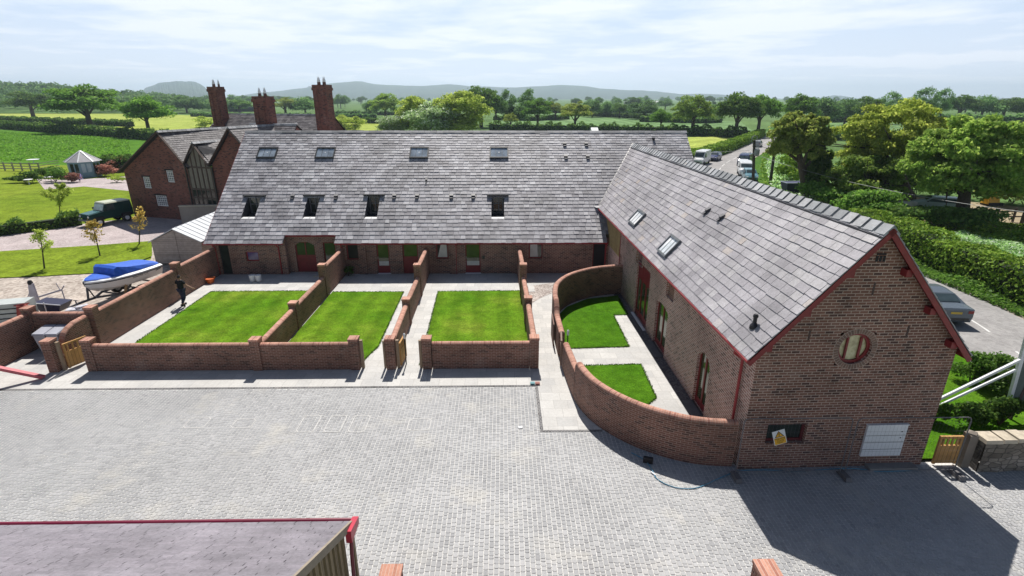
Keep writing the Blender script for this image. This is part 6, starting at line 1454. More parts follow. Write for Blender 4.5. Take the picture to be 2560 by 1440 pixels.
# beds, shrubs
b1 = G(65, 456, -.1); bush(b1[0], b1[1], 2.4, 1.0, 1.3, 2600, .12, LF_DARK, "dark rounded shrub bed left of the summerhouse lawn", 11)
b1 = G(88, 446, -.1); bush(b1[0], b1[1]+1, 1.6, .9, 1.4, 1600, .12, LF_DARK, "dark shrub behind the leftmost bed", 12)
b1 = G(140, 455, -.1); bush(b1[0], b1[1], 1.8, 1.0, 2.0, 1500, .12, LF_MID, "loose green shrub in front of the summerhouse", 13)
b1 = G(180, 455, -.1); bush(b1[0], b1[1], 1.5, .7, 1.1, 1500, .11, LF_RED, "low reddish shrub at the summerhouse corner", 14)
b1 = G(200, 453, -.1); bush(b1[0], b1[1], .35, .3, .9, 300, .08, leafmat("lavender flowers", (.16, .12, .35), (.3, .25, .5), (.2, .3, .1)), "small lavender bush beside the summerhouse path", 15)
b1 = G(262, 440, -.1); bush(b1[0], b1[1], 2.4, 1.2, 1.5, 2400, .13, LF_RED, "red stemmed shrubs between the summerhouse and the farmhouse", 16)
b1 = G(295, 425, -.1); bush(b1[0], b1[1], 1.6, 1.2, 1.8, 1400, .13, LF_RED, "taller rusty shrub against the farmhouse", 17)
b1 = G(292, 455, -.1); bush(b1[0], b1[1], 1.3, .6, .8, 900, .1, LF_YEL, "yellow green low plants at the farmhouse corner", 18)
mkhedge("hedge", [G(229, 423, -.15), G(360, 426, -.15)], 2.0, 1.9, 260, .15, LF_DARK, "dark clipped hedge between the summerhouse and the farmhouse", 21)
mkhedge("hedge", [G(-230, 622, -.13), G(0, 588, -.13), G(100, 575, -.13), G(205, 561, -.13)], .7, .95, 330, .11, LF_DARK, "low ragged hedge along the drive ending at the off-road vehicle", 22, rag=.3)
for (x, y, w_, lb) in ((82, 398, 2.6, "white garden dish lying beyond the rail fence"), (70, 448, 1.4, "white tabletop among the leftmost shrubs"), (125, 441, 2.0, "pale table near the middle shrub")):
    p = G(x, y, .5); q = MB(); q.lathe((p[0], p[1], .42), [(w_*.32, 0), (w_*.36, .05), (w_*.3, .08)], 12); q.lathe((p[0], p[1], -.2), [(.2, 0), (.06, .1), (.06, .62)], 6); tag(q.build("garden_table", M_WHITE), lb, "table")
# saplings
def sapling(bx, by, tx, ty, sp_m, label, mat_, n, seed, name="sapling"):
    b = np.array(G(bx, by, -.08)); t = np.array(AY(tx, ty, b[1])); h = t[2]-b[2]; rng = np.random.default_rng(seed); r = root(name, tuple(b), label, "tree", "young trees on the left lawns")
    q = MB(); q.tube([b, b+(t-b)*.5+np.array([.02, 0, 0]), t], [.05, .035, .01], 7); C = []
    for i in range(16):
        k = .35+.6*rng.random(); p = b+(t-b)*k; a = rng.random()*6.28; l_ = sp_m*(1.1-k)*1.3; e_ = p+np.array([math.cos(a)*l_, math.sin(a)*l_, l_*.8]); q.tube([p, e_], [.015, .004], 4)
        for _ in range(n//16): f = rng.random()**.6; C.append(p+(e_-p)*f+rng.normal(0, .09, 3))
    q.build("trunk", M_BARK, r); C = np.array(C); V, F_ = leafcloud(C, .075, rng); npmesh("crown", V, F_, mat_, r, origin=tuple(b))
    return r
sapling(111, 671, 98, 574, .75, "slim young tree nearest the boat on the grass strip, pale green leaves", LF_YEL, 620, 31)
sapling(250, 639, 228, 552, .8, "young tree with bronze leaves in the middle of the grass strip", LF_GOLD, 520, 32)
sapling(348, 610, 350, 516, .6, "young tree with golden leaves by the white roofed shed", LF_GOLD, 420, 33)
sapling(150, 545, 146, 460, 1.5, "wispy rounded young tree on the lawn above the low hedge", LF_YEL, 2400, 34)
# things dumped in the yard: frame contraption, barrow tub, panels
p = np.array(G(95, 800, 0)); ct = root("rowing_frame", tuple(p), "spindly grey metal frame with padded upright standing in the gravel yard", "metal frame")
LG = plain("lilac grey painted steel", (.38, .36, .42), .5)
A1, A2 = np.array(G(62, 760, .1)), np.array(G(120, 735, 1.0)); q = MB()
U0 = np.array(G(88, 760, .05)); U1 = U0+np.array([0.1, 0, 1.25])
q.tube([A1, A1+np.array([.5, .3, 1.0]), U1], .025, 6); q.tube([U0+np.array([.1, 0, .35]), U0+np.array([1.5, .2, .75])], .05, 6); q.tube([U0+np.array([1.5, .2, .75]), U0+np.array([1.7, .2, 1.0])], .03, 6); q.tube([U0+np.array([1.4, .2, .75]), U0+np.array([1.3, .2, 1.15])], .02, 6); q.tube([U0+np.array([1.5, .2, .75]), U0+np.array([1.6, .1, 0])], .03, 6); q.build("frame", LG, ct)
q = MB(); q.hexa([tuple(U0+np.array(v)) for v in ((-.22, -.05, 0), (.28, -.05, .05), (.28, .05, .05), (-.22, .05, 0), (.0, -.05, 1.2), (.25, -.05, 1.2), (.25, .05, 1.2), (.0, .05, 1.2))]); q.build("upright", LG, ct); q = MB(); q.lathe(tuple(U1), [(.1, -.1), (.13, 0), (.08, .12)], 10); q.build("head_pad", M_RUBBER, ct)
p = np.array(G(135, 775, .2)); br_ = root("wheelbarrow_tub", tuple(p), "dark blue plastic barrow tub tipped behind the bin store wall", "barrow"); q = MB(); DB = plain("dark navy plastic", (.015, .015, .05), .4)
q.hexa([tuple(p+np.array(v)) for v in ((-.45, -.3, .0), (.5, -.3, .0), (.5, .35, .0), (-.45, .35, .0), (-.6, -.4, .55), (.75, -.4, .42), (.75, .45, .42), (-.6, .45, .55))]); q.build("tub", DB, br_); q = MB(); q.tube([tuple(p+np.array(v)) for v in ((-.7, -.45, .58), (.8, -.45, .44))], .025, 6); q.tube([tuple(p+np.array(v)) for v in ((.0, -.45, .6), (.0, -.45, 0))], .025, 6); q.build("handle_bars", M_WHITE, br_)
p = np.array(G(195, 778, .3)); q = MB(); q.box(tuple(p), (.9, .5, .35), .3); q.box(tuple(p+np.array([.2, .1, .22])), (.5, .3, .12), .8); tag(q.build("crate_pile", plain("pale scrap", (.5, .5, .55), .7, var=.4, sc=3)), "pile of pale scrap boxes between the barrow and the trailer", "scrap pile")
p = np.array(G(18, 790, .6)); q = MB(); q.box(tuple(p+np.array([-.2, .6, 0])), (1.6, .9, 1.1), .25); o_ = q.build("water_tank", plain("pale grey plastic tank", (.45, .48, .46), .4)); tag(o_, "pale grey tank half seen at the left edge behind the bin store", "tank")
q = MB()
for z in (.05, .3, -.2): q.box(tuple(p+np.array([-.2, .13, z])), (1.5, .04, .05), .25)
q.build("band", M_RUBBER, o_)
p = np.array(G(40, 780, .8)); q = MB(); q.box(tuple(p+np.array([.1, .3, 0])), (.5, .4, .5), .4, top=.7); q.tube([tuple(p+np.array([-.2, .2, .25])), tuple(p+np.array([.5, .3, .35]))], .03, 6); tag(q.build("red_winch", plain("rusty red machine", (.33, .05, .04), .6)), "small rusty red machine behind the bin store corner", "machine")

# ================================================================== ROAD VEHICLES
def vehicle(name, label, cat, kind, col, L_=4.4, W_=1.78, H_=1.45, group=None, plate=None, lod=0):
    r = root(name, (0, 0, 0), label, cat, group); pm = plain(name+" paint", col, .22, .25 if kind == 'saloon' else 0, var=.04); h2 = L_/2
    gl = glass(name+" glass", (.03, .045, .05), .05)
    # stations: x, half width, z bottom, z belt, half width at roof, z top
    if kind == 'saloon': st_ = [(-h2, .80, .38, .86, .70, .90), (-h2+.08, .86, .24, .92, .74, .97), (-h2+.75, .89, .2, .95, .66, 1.02), (-h2+1.35, .89, .2, .94, .60, H_-.07), (-.25, .89, .2, .92, .60, H_), (.35, .89, .2, .92, .60, H_-.04), (1.05, .88, .2, .90, .68, .99), (h2-.35, .84, .22, .80, .62, .86), (h2-.04, .76, .3, .68, .5, .70), (h2, .68, .36, .58, .45, .60)]
    elif kind == 'hatch': st_ = [(-h2, .74, .4, .9, .6, 1.0), (-h2+.1, .84, .25, .95, .62, H_-.12), (-h2+.5, .86, .2, .95, .62, H_), (.3, .86, .2, .93, .62, H_), (.95, .86, .2, .92, .66, 1.05), (h2-.3, .82, .22, .82, .6, .88), (h2, .7, .32, .62, .5, .66)]
    else: st_ = [(-h2, .88, .4, 1.2, .84, H_-.05), (-h2+.1, .94, .3, 1.2, .86, H_), (.6, .94, .28, 1.2, .86, H_), (1.15, .94, .28, 1.15, .8, H_-.12), (1.75, .93, .28, 1.08, .76, 1.22), (h2-.15, .88, .3, .92, .68, .98), (h2, .78, .38, .75, .6, .8)]
    q = MB(); sec_ = lambda s: [(s[0], -s[1]*.93, s[2]), (s[0], -s[1], s[2]+.2), (s[0], -s[1]*.985, s[3]), (s[0], -s[4], s[5]-.03), (s[0], -s[4]*.7, s[5]), (s[0], s[4]*.7, s[5]), (s[0], s[4], s[5]-.03), (s[0], s[1]*.985, s[3]), (s[0], s[1], s[2]+.2), (s[0], s[1]*.93, s[2])]
    R2 = [sec_(s) for s in st_]
    for i in range(len(R2)-1):
        for k in range(9): q.poly([R2[i][k], R2[i][k+1], R2[i+1][k+1], R2[i+1][k]])
        q.poly([R2[i][9], R2[i][0], R2[i+1][0], R2[i+1][9]])
    q.poly(R2[0]); q.poly(R2[-1][::-1]); q.build("body", pm, r, smooth=False)
    def pane(nm_, i, j, a0=.12, a1=.88):
        A, B_ = np.array(R2[i]), np.array(R2[j]); e = lambda k0, k1, t: A[k0]*(1-t)+B_[k0]*t
        c = [A[3]*(1-a0)+B_[3]*a0, A[6]*(1-a0)+B_[6]*a0, A[6]*(1-a1)+B_[6]*a1, A[3]*(1-a1)+B_[3]*a1]
        n_ = np.cross(c[1]-c[0], c[2]-c[0]); n_ /= np.linalg.norm(n_); n_ = n_ if n_[2] > 0 else -n_; g_ = MB()
        ins = [p*(1-.08)+sum(c)/4*.08+n_*.045 for p in c]; g_.poly(ins); g_.build(nm_, gl, r)
    def side(x0, x1, zb, zt, w0, w1, k0=0, k1=0):
        for s in (-1, 1):
            g_ = MB(); g_.poly([(x0, s*(w0+.012), zb), (x1, s*(w0+.012), zb), (x1-k1, s*(w1+.02), zt), (x0+k0, s*(w1+.02), zt)][::s]); g_.build("side_window", gl, r)
    if kind == 'saloon':
        pane("rear_window", 2, 3, .08, .92); pane("windscreen", 5, 6, .1, .9); side(-h2+1.25, .65, .97, H_-.1, .86, .63, .35, .45); wx = (1.38, -1.32); wr2 = .32
    elif kind == 'hatch': pane("windscreen", 3, 4); side(-h2+.4, .75, 1.0, H_-.12, .83, .65, .15, .4); wx = (1.2, -1.2); wr2 = .3
    else: pane("windscreen", 3, 4); side(.5, 1.35, 1.25, H_-.28, .93, .85, .05, .3); wx = (h2-.95, -h2+1.0); wr2 = .34
    for x in wx:
        for s in (-1, 1):
            q = MB(); q.tube([(x, s*(W_/2-.22), wr2), (x, s*(W_/2+.005), wr2)], wr2, 18); w3 = q.build("wheel", M_RUBBER, r)
            if not lod: q = MB(); q.tube([(x, s*(W_/2-.2), wr2), (x, s*(W_/2+.015), wr2)], wr2*.6, 12); q.build("rim", M_GALV, w3)
    for s in (-1, 1):
        q = MB(); q.box((h2-.10, s*.62, .66), (.16, .26, .14)); q.build("headlight", M_WHITE, r)
        q = MB(); q.box((-h2+.03, s*.66, .80), (.08, .26, .14)); q.build("tail_light", plain("red lens", (.25, .01, .01), .3), r)
        q = MB(); q.box((.75 if kind != 'van' else 1.3, s*(W_/2+.08), 1.02 if kind != 'van' else 1.35), (.1, .16, .13)); q.build("mirror", M_BLKMETAL, r)
    if plate:
        q = MB(); q.box((-h2-.005, 0, .74), (.02, .52, .11)); pl_ = q.build("number_plate", plain("yellow plate", (.62, .42, .05), .5), r)
        q = MB(); q.box((-h2+.02, 0, .42), (.06, 1.3, .12)); q.build("bumper_trim", M_BLKMETAL, r)
    q = MB(); q.box((h2+.0, 0, .48), (.04, .9, .16)); q.build("grille", M_BLKMETAL, r)
    return r
def park(v, x, y, hd): v.location = (x, y, -.04); v.rotation_euler = (0, 0, hd)
car = vehicle("silver_saloon_car", "silver grey saloon car parked on the road behind the wing barn gable", "car", 'saloon', (.12, .145, .17), 4.7, 1.8, 1.42, plate=True)
cpos = G(2402, 800, 0); park(car, 24.15-.9, 26.55, math.atan2(7, .9))
c2 = np.array(G(2405, 812, .0)); car.location = (22.95, 26.3, -.04)
vg = "vehicles parked along the lane"
v1 = vehicle("white_van", "white van parked on the left of the lane facing the camera", "van", 'van', (.62, .64, .66), 5.2, 1.95, 2.3, vg, lod=1); p = G(1752, 413); hd_ = math.atan2(-.80, -.55); park(v1, p[0]+.8, p[1]+2.2, hd_)
v2 = vehicle("blue_hatchback", "dark blue car tucked behind the white van on the left of the lane", "car", 'hatch', (.03, .04, .12), 4.1, 1.74, 1.5, vg, lod=1); park(v2, p[0]+5.2, p[1]+7.6, hd_)
pz = G(1880, 446); hd2 = math.atan2(-1, -.36)
v3 = vehicle("white_pickup", "white van nearest the telegraph pole on the right of the lane", "van", 'van', (.60, .62, .64), 4.8, 1.9, 1.95, vg, lod=1); park(v3, 35.3+.9, 79.5, hd2)
v4 = vehicle("white_hatchback", "white car behind the nearest van on the right of the lane", "car", 'hatch', (.58, .6, .62), 4.2, 1.75, 1.5, vg, lod=1); park(v4, 38.6, 85.5, hd2-.06)
v5 = vehicle("navy_van", "dark blue van, last of the row on the right of the lane", "van", 'van', (.03, .045, .11), 4.8, 1.9, 1.9, vg, lod=1); park(v5, 41.3, 91.3, hd2-.2)
v6 = vehicle("pale_blue_car", "pale blue car, nearest of the row beside the telegraph pole", "car", 'hatch', (.10, .22, .27), 4.2, 1.75, 1.5, vg, lod=1); park(v6, 34.6, 74.2, hd2+.08)
v7 = vehicle("grey_car", "small grey car far off where the lane bends into the trees", "car", 'hatch', (.3, .31, .33), 4.1, 1.75, 1.5, vg, lod=1); park(v7, 60.2, 127.5, math.atan2(1, .62))
# navy skip-like trough on the verge
p = G(1985, 486, 0); sk = root("navy_skip", (p[0], p[1], 0), "dark blue open skip on the verge behind the wing barn ridge", "skip"); q = MB(); nv = plain("navy steel", (.02, .022, .09), .5, var=.2); x, y = p[0], p[1]+.5
q.hexa([(x-.9, y-.6, .2), (x+.9, y-.6, .2), (x+.9, y+.6, .2), (x-.9, y+.6, .2), (x-1.2, y-.8, 1.35), (x+1.2, y-.8, 1.35), (x+1.2, y+.8, 1.35), (x-1.2, y+.8, 1.35)]); q.build("body", nv, sk)
q = MB(); q.box((x, y-.82, 1.36), (2.5, .08, .08)); q.box((x, y+.82, 1.36), (2.5, .08, .08)); q.box((x-1.2, y, 1.36), (.08, 1.6, .08)); q.box((x+1.2, y, 1.36), (.08, 1.6, .08)); q.build("rim", plain("pale rim", (.4, .45, .52), .5), sk)
for s in (-1, 1): q = MB(); q.tube([(x+s*.7, y-.7, 0.15), (x+s*.7, y-.5, .15)], .15, 10); q.build("wheel", M_RUBBER, sk)
# poles and wires
def pole(bx, by, tx, ty, label, tank=False):
    b = np.array(G(bx, by, 0)); t = np.array(AY(tx, ty, b[1])); r = root("telegraph_pole", tuple(b), label, "pole", "wooden poles beside the lane"); q = MB(); q.tube([b, t], [.20, .15], 10); q.build("pole", plain("creosoted pole", (.055, .05, .04), .9, var=.2), r)
    if tank:
        q = MB(); q.box((t[0]+.25, t[1], t[2]-1.9), (1.2, .2, .12)); q.build("crossarm", M_FENCED, r)
        q = MB(); q.lathe((t[0]+.42, t[1]-.25, t[2]-1.85), [(.28, 0), (.32, .1), (.32, .7), (.2, .82)], 14); tk = q.build("transformer", plain("grey transformer", (.28, .30, .31), .5), r)
        for s in (-.15, .0, .15): q = MB(); q.lathe((t[0]+.42+s, t[1]-.25, t[2]-1.05), [(.04, 0), (.06, .1), (.03, .28)], 8); q.build("insulator", M_WHITE, tk)
        q = MB(); q.tube([(t[0]-.35, t[1], t[2]-.2), (t[0]-.3, t[1], t[2]+.35), (t[0], t[1], t[2]+.55), (t[0]+.3, t[1], t[2]+.35), (t[0]+.35, t[1], t[2]-.2)], .035, 6); q.build("arcing_horn", M_GALV, r)
        q = MB(); q.lathe((t[0]-.3, t[1], t[2]-1.8), [(.05, 0), (.07, .15), (.03, .4)], 8); q.build("insulator", M_WHITE, r)
    return b, t
b1_, t1_ = pole(1882, 470, 1886, 350, "telegraph pole carrying a grey transformer above the parked vans", True)
b2_, t2_ = pole(1925, 460, 1941, 345, "plain telegraph pole right of the transformer pole")
def wire(a, b_, sag, label):
    a, b_ = np.array(a, float), np.array(b_, float); P = [a+(b_-a)*t-np.array([0, 0, sag*4*t*(1-t)]) for t in np.linspace(0, 1, 22)]; q = MB(); q.tube(P, .018, 4, cap=False); tag(q.build("overhead_wire", plain("weathered cable", (.25, .26, .26), .5)), label, "wire", "overhead wires")
e_ = AY(2620, 545, 30.); mid1 = AY(2300, 475, 40.)
wire(t1_-np.array([0, 0, 1.6]), AY(2640, 540, 36.), .8, "long overhead wire sweeping right from the transformer pole past the big tree")
wire(t1_-np.array([0, 0, 1.2]), AY(1500, 372, 110.), .6, "thin overhead wire running left over the hay field")
# dark rail fence and clutter under the big tree
fa, fb = np.array(G(2360, 556, -.1)), np.array(G(2700, 556, -.1)); pf = root("rail_fence", tuple(fa), "dark post and rail fence under the large tree at the right", "fence")
for k in range(9): p = fa+(fb-fa)*k/8; q = MB(); q.box((p[0], p[1], .6), (.14, .14, 1.3)); q.build("post", M_FENCED, pf)
for h in (.55, 1.05): q = MB(); q.beam(fa+np.array([0, 0, h]), fb+np.array([0, 0, h]), .05, .12); q.build("rail", M_FENCED, pf)
p = np.array(G(2555, 562, 0)); q = MB(); q.box((p[0], p[1], .9), (.3, .3, 1.9)); tag(q.build("gate_post", M_FENCED), "stout dark post at the right end of the paddock fence", "post")
p = np.array(G(2255, 528, 0)); q = MB(); q.box((p[0], p[1], .5), (1.5, .8, .9), .2, top=.8); q.box((p[0]+.9, p[1]+.1, .7), (.7, .7, .5), -.3); tag(q.build("covered_woodpile", plain("pale tarpaulin", (.42, .42, .44), .7, var=.2, sc=2)), "pale tarpaulin covered pile beyond the hedge", "pile")
p = np.array(G(2215, 524, 0)); q = MB(); q.box((p[0], p[1], .3), (1.4, .7, .5), .1, top=.6); tag(q.build("timber_pile", plain("tan planks", (.38, .27, .18), .8, var=.3, sc=4)), "low pile of tan planks left of the tarpaulin", "pile")
tr2 = vehicle("parked_green_car", "pale car half hidden in shade beneath the large tree", "car", 'hatch', (.30, .38, .40), 4.2, 1.75, 1.5, lod=1); p = np.array(G(2352, 530, 0)); tr2.location = (p[0], p[1]+1, -.05); tr2.rotation_euler = (0, 0, 2.6)
p = np.array(G(2478, 512, 0)); dg = root("yellow_digger", tuple(p), "yellow digger arm showing through the leaves at the right", "digger"); ym = plain("digger yellow", (.62, .33, .02), .5)
q = MB(); q.beam(p+np.array([0, 0, .4]), p+np.array([.5, 0, 2.2]), .35, .4); q.build("arm", ym, dg); q = MB(); q.box(tuple(p+np.array([-.2, 0, .5])), (1.3, 1.0, .7), top=.8); q.build("body", ym, dg); q = MB(); q.box(tuple(p+np.array([0, 0, .15])), (1.5, 1.2, .3)); q.build("track", M_RUBBER, dg)

# ================================================================== TREES
# templates (each is used once itself, then copied); nominal height 10, width 10
TPL = {}
def tpl(key, *a, **k): TPL[key] = mktree(*a, **k)
tpl('oak', "oak_tree", 10, 5, 5, 3.9, 6.0, 13000, .21, LF_MID, 101, clumps=90, crad=.19, tr=.38)
tpl('oakd', "oak_tree", 10, 5, 5, 4.0, 5.9, 13000, .21, LF_DARK, 102, clumps=90, crad=.20, tr=.40)
tpl('spread', "oak_tree", 10, 5.2, 5, 3.8, 5.9, 13000, .2, LF_FRESH, 103, clumps=90, crad=.17, tr=.42, flatb=.5, umb=.25)
tpl('bronze', "oak_tree", 10, 5, 5, 3.8, 6.0, 10000, .2, LF_OLIVE, 104, clumps=70, crad=.18, tr=.38)
tpl('willow', "willow_tree", 10, 5, 5, 4.8, 5.1, 16000, .2, LF_YEL, 105, clumps=110, crad=.18, tr=.35, flatb=.9)
tpl('airy', "poplar_tree", 10, 4.4, 4.4, 4.8, 5.2, 5200, .22, LF_GREY, 106, clumps=22, crad=.26, tr=.2)
tpl('round', "round_tree", 10, 5, 5, 4.6, 5.3, 7000, .3, LF_GREY, 107, clumps=26, crad=.36, tr=.35)
tpl('pale', "whitebeam_tree", 10, 5, 5, 4.6, 5.3, 8000, .30, LF_PALE, 108, clumps=30, crad=.34, tr=.3, flatb=.8)
tpl('shrub', "hawthorn_shrub", 10, 5, 5, 5.0, 5.0, 3200, .36, LF_YEL, 109, clumps=18, crad=.36, tr=.2, flatb=.9)
def T(px, by, ty, wpx, key, label, group="trees in the fields", rz=None, dz=-.2):
    b = G(px, by, dz); t = AY(px, ty, b[1]); l_ = AY(px-wpx/2, by, b[1]); r_2 = AY(px+wpx/2, by, b[1]); h = t[2]-dz; w_ = abs(r_2[0]-l_[0])
    return place(TPL[key], b[0], b[1], w_/9.6, (px*.7+by) % 6.28 if rz is None else rz, label, group, sz=h/9.8, z=dz)
T(85, 296, 228, 112, 'oakd', "dark rounded tree at the far left beyond the lush field")
T(230, 330, 213, 178, 'oak', "widest spreading tree in the field hedge left of the farmhouse")
T(376, 342, 241, 122, 'oak', "tree in the hedge just left of the farmhouse roof")
T(468, 283, 239, 62, 'round', "small tree between the field oak and the leftmost chimney")
T(513, 318, 290, 50, 'shrub', "low yellow green bush against the leftmost chimney")
T(600, 282, 250, 80, 'oak', "low bushy tree between the left and middle chimneys")
T(715, 290, 241, 80, 'bronze', "olive tree left of the rightmost chimney"); T(765, 290, 243, 70, 'round', "grey green tree touching the rightmost chimney")
T(855, 327, 287, 62, 'shrub', "yellow shrub immediately right of the rightmost chimney"); T(889, 326, 290, 50, 'shrub', "second yellow shrub right of the rightmost chimney")
T(965, 303, 229, 86, 'spread', "upright pale green tree left of the yellow willow")
T(928, 292, 250, 40, 'round', "small dark tree behind the upright pale green tree")
T(1150, 350, 222, 165, 'willow', "large yellow green willow rising over the middle of the barn ridge"); T(1045, 345, 236, 110, 'willow', "lower left lobe of yellow willow above the barn ridge")
T(1085, 352, 255, 125, 'pale', "whitish leaved tree in front of the yellow willow"); T(985, 345, 287, 80, 'pale', "small pale leaved tree left of the willow")
T(1203, 318, 214, 108, 'oakd', "tall dark green tree behind the right of the willow"); T(1240, 312, 238, 60, 'oak', "dark green tree at the shoulder of the tall dark one")
T(1268, 318, 228, 52, 'airy', "thin airy poplar just right of the dark green trees"); T(1318, 312, 226, 60, 'airy', "second airy poplar with a pointed top"); T(1292, 318, 262, 55, 'round', "low hazy tree between the two poplars")
T(1344, 322, 246, 82, 'oak', "neat round field tree beside the bronze oak"); T(1276, 326, 280, 40, 'bronze', "small half bare bush at the near hedge")
T(1437, 326, 250, 86, 'bronze', "bronze leaved oak standing in the crop field"); T(1388, 300, 252, 52, 'bronze', "smaller bronze tree behind the bronze oak")
T(1480, 293, 250, 46, 'round', "hazy tree right of the bronze oak"); T(1516, 292, 253, 40, 'round', "rounded hazy tree in the middle hedge"); T(1548, 295, 257, 44, 'oakd', "short dark tree right of the rounded hazy one"); T(1608, 298, 250, 70, 'round', "broad hazy tree left of the pair by the lane field")
T(1650, 332, 273, 54, 'oak', "small field tree left of the tall one by the hay field"); T(1730, 336, 232, 112, 'spread', "tall field tree at the hay field's far hedge")
T(1838, 342, 229, 120, 'oakd', "big dark tree where the lane disappears"); T(1893, 338, 238, 110, 'oak', "green tree overlapping the big dark one at the lane bend"); T(1780, 300, 262, 60, 'airy', "hazy tree behind the big dark lane trees")
T(1992, 330, 236, 90, 'oak', "tree rising behind the bronze roadside oak"); T(2060, 318, 244, 70, 'round', "blue green tree right of the roadside oak"); T(2110, 312, 246, 64, 'round', "blue green tree left of the big spreading crown"); T(2160, 318, 240, 76, 'oakd', "dark tree top showing left of the spreading crown")
T(2215, 310, 232, 60, 'airy', "sparse tree above the yellow green crown, left one"); T(2300, 310, 222, 76, 'airy', "tallest sparse tree above the yellow green crown"); T(2345, 310, 224, 52, 'airy', "sparse tree above the crown, right one")
for i_, (x, ty, w_) in enumerate(((2395, 236, 80), (2450, 239, 80), (2505, 243, 84), (2570, 244, 90), (2640, 246, 90))): T(x, 300, ty, w_, 'round' if i_ % 2 else 'oakd', ("dark horizon tree just right of the sparse trees", "paler horizon tree, second in the dense right hand row", "middle tree of the dense right hand horizon row", "pale horizon tree touching the right frame edge", "dark horizon tree cut by the right frame edge")[i_], "dense tree row on the right horizon")
# large roadside oaks
rng_ = np.random.default_rng(77)
def bigtree(name, bx, by, cpx, cpy, wpx, hpx, n, ls, mat_, seed, label, clumps, crad, tr, flatb, umb=.12, dd=0., limbs=9):
    b = np.array(G(bx, by, -.1)); Y = b[1]+dd; c = np.array(AY(cpx, cpy, Y)); rx = abs(AY(cpx+wpx/2, cpy, Y)[0]-c[0]); rz_ = abs(AY(cpx, cpy-hpx/2, Y)[2]-c[2])
    rng = np.random.default_rng(seed); r = root(name, tuple(b), label, "tree"); P, d = crownpts(n, rx, rx*.8, rz_, rng, clumps, crad, flatb=flatb, umb=umb); P += c; P[:, 2] = np.maximum(P[:, 2], .4)
    V, F_ = leafcloud(P, ls, rng, d, .42); npmesh("crown", V, F_, mat_, r, origin=tuple(b)); q = MB(); top = c-np.array([0, 0, rz_*.25])
    q.tube([b, b+(top-b)*.3, b+(top-b)*.65, top], [tr*1.4, tr, tr*.8, tr*.5], 12)
    for i in range(limbs):
        a = 2*math.pi*i/limbs+rng.random()*.7; k = .6+.35*rng.random(); s0 = b+(top-b)*(.45+.5*rng.random()); e_ = c+np.array([rx*k*math.cos(a), rx*.8*k*math.sin(a), rz_*(-.35+.8*rng.random())]); m_ = s0+(e_-s0)*.5+np.array([0, 0, rz_*.14]); q.tube([s0, m_, e_], [tr*.5, tr*.26, tr*.06], 6)
        for _ in range(2): e2 = m_+(e_-m_)*.4+rng.normal(0, rx*.2, 3); q.tube([m_, e2], [tr*.18, tr*.04], 5)
    q.build("trunk", M_BARK, r)
bigtree("oak_tree", 2400, 560, 2430, 400, 330, 260, 75000, .16, LF_FRESH, 201, "huge fresh green oak filling the right edge above the paddock", 300, .12, .55, .75)
bigtree("oak_tree", 2275, 500, 2235, 345, 330, 215, 44000, .17, leafmat("yellow oak leaves", (.10, .135, .02), (.17, .20, .035), (.24, .26, .06)), 202, "yellow green oak with long limbs reaching left, beside the huge oak", 190, .11, .45, .7)
bigtree("oak_tree", 2180, 520, 2170, 450, 230, 150, 20000, .17, LF_FRESH, 203, "low drooping leafy branches below the yellow green oak", 110, .13, .3, .9)
bigtree("roadside_oak", 2020, 500, 1998, 345, 165, 170, 26000, .16, LF_OLIVE, 204, "bronze green oak with an ivy dark trunk beside the lane", 120, .14, .45, .55)
bigtree("ivy_tree", 2030, 500, 2045, 430, 80, 150, 12000, .17, LF_DARK, 205, "dark ivy clad trunk under the bronze green oak", 60, .2, .4, .95)
bush(*G(2085, 520, -.1)[:2], 3.0, 2.2, 3.0, 5000, .17, LF_MID, "tall green thicket right of the ivy clad trunk", 51); bush(*G(1975, 458, -.1)[:2], 1.5, 3.5, 3.4, 3500, .18, LF_HEDGE, "upright olive hedge stub beside the ivy clad trunk", 52)
bush(*G(2150, 545, -.1)[:2], 3.5, 2.0, 2.6, 5200, .17, LF_MID, "loose shrubs below the drooping branches", 53); bush(*G(2240, 560, -.1)[:2], 3.6, 1.6, 1.8, 5200, .15, LF_MID, "green shrubs in front of the tarpaulin pile", 54); bush(*G(2345, 572, -.1)[:2], 4.2, 1.8, 2.2, 6500, .16, LF_DARK, "dark shady thicket in front of the paddock fence", 55)
bush(*G(2150, 500, -.1)[:2], 4., 3, 4.2, 6000, .2, LF_DARK, "shaded dark bushes under the yellow green oak", 56); bush(*G(2290, 490, -.1)[:2], 6., 3, 4.0, 7000, .22, LF_DARK, "deep shade bushes behind the parked pale car", 57); bush(*G(2530, 510, -.1)[:2], 4.5, 3, 4.5, 5000, .22, LF_OLIVE, "brownish bushes beyond the yellow digger", 58)

# ---- hedges
def H_(name_pts, wd, h, npm, ls, mat_, label, seed, **k):
    mkhedge("hedge", [G(x, y, -.15) for x, y in name_pts], wd, h, npm, ls, mat_, label, seed, group="field hedges", **k)
H_([(-200, 309), (0, 321), (230, 338), (420, 352)], 2.2, 2.3, 80, .3, LF_DARK, "long dark hedge along the back of the lush left field", 61, rag=.14)
H_([(-200, 292), (0, 303), (140, 309), (330, 316)], 2.2, 2.0, 45, .4, LF_DARK, "second dark hedge running behind the first in the left field", 62)
H_([(480, 291), (560, 293), (940, 296)], 2.4, 2.2, 26, .55, LF_GREY, "far hedge behind the farmhouse chimneys", 63)
H_([(838, 306), (960, 309), (1000, 312)], 2.0, 2.0, 45, .45, LF_DARK, "hedge behind the yellow shrubs right of the chimneys", 64); H_([(835, 287), (1000, 288)], 2.4, 2.2, 22, .6, LF_GREY, "thin far hedge left of the willow", 65)
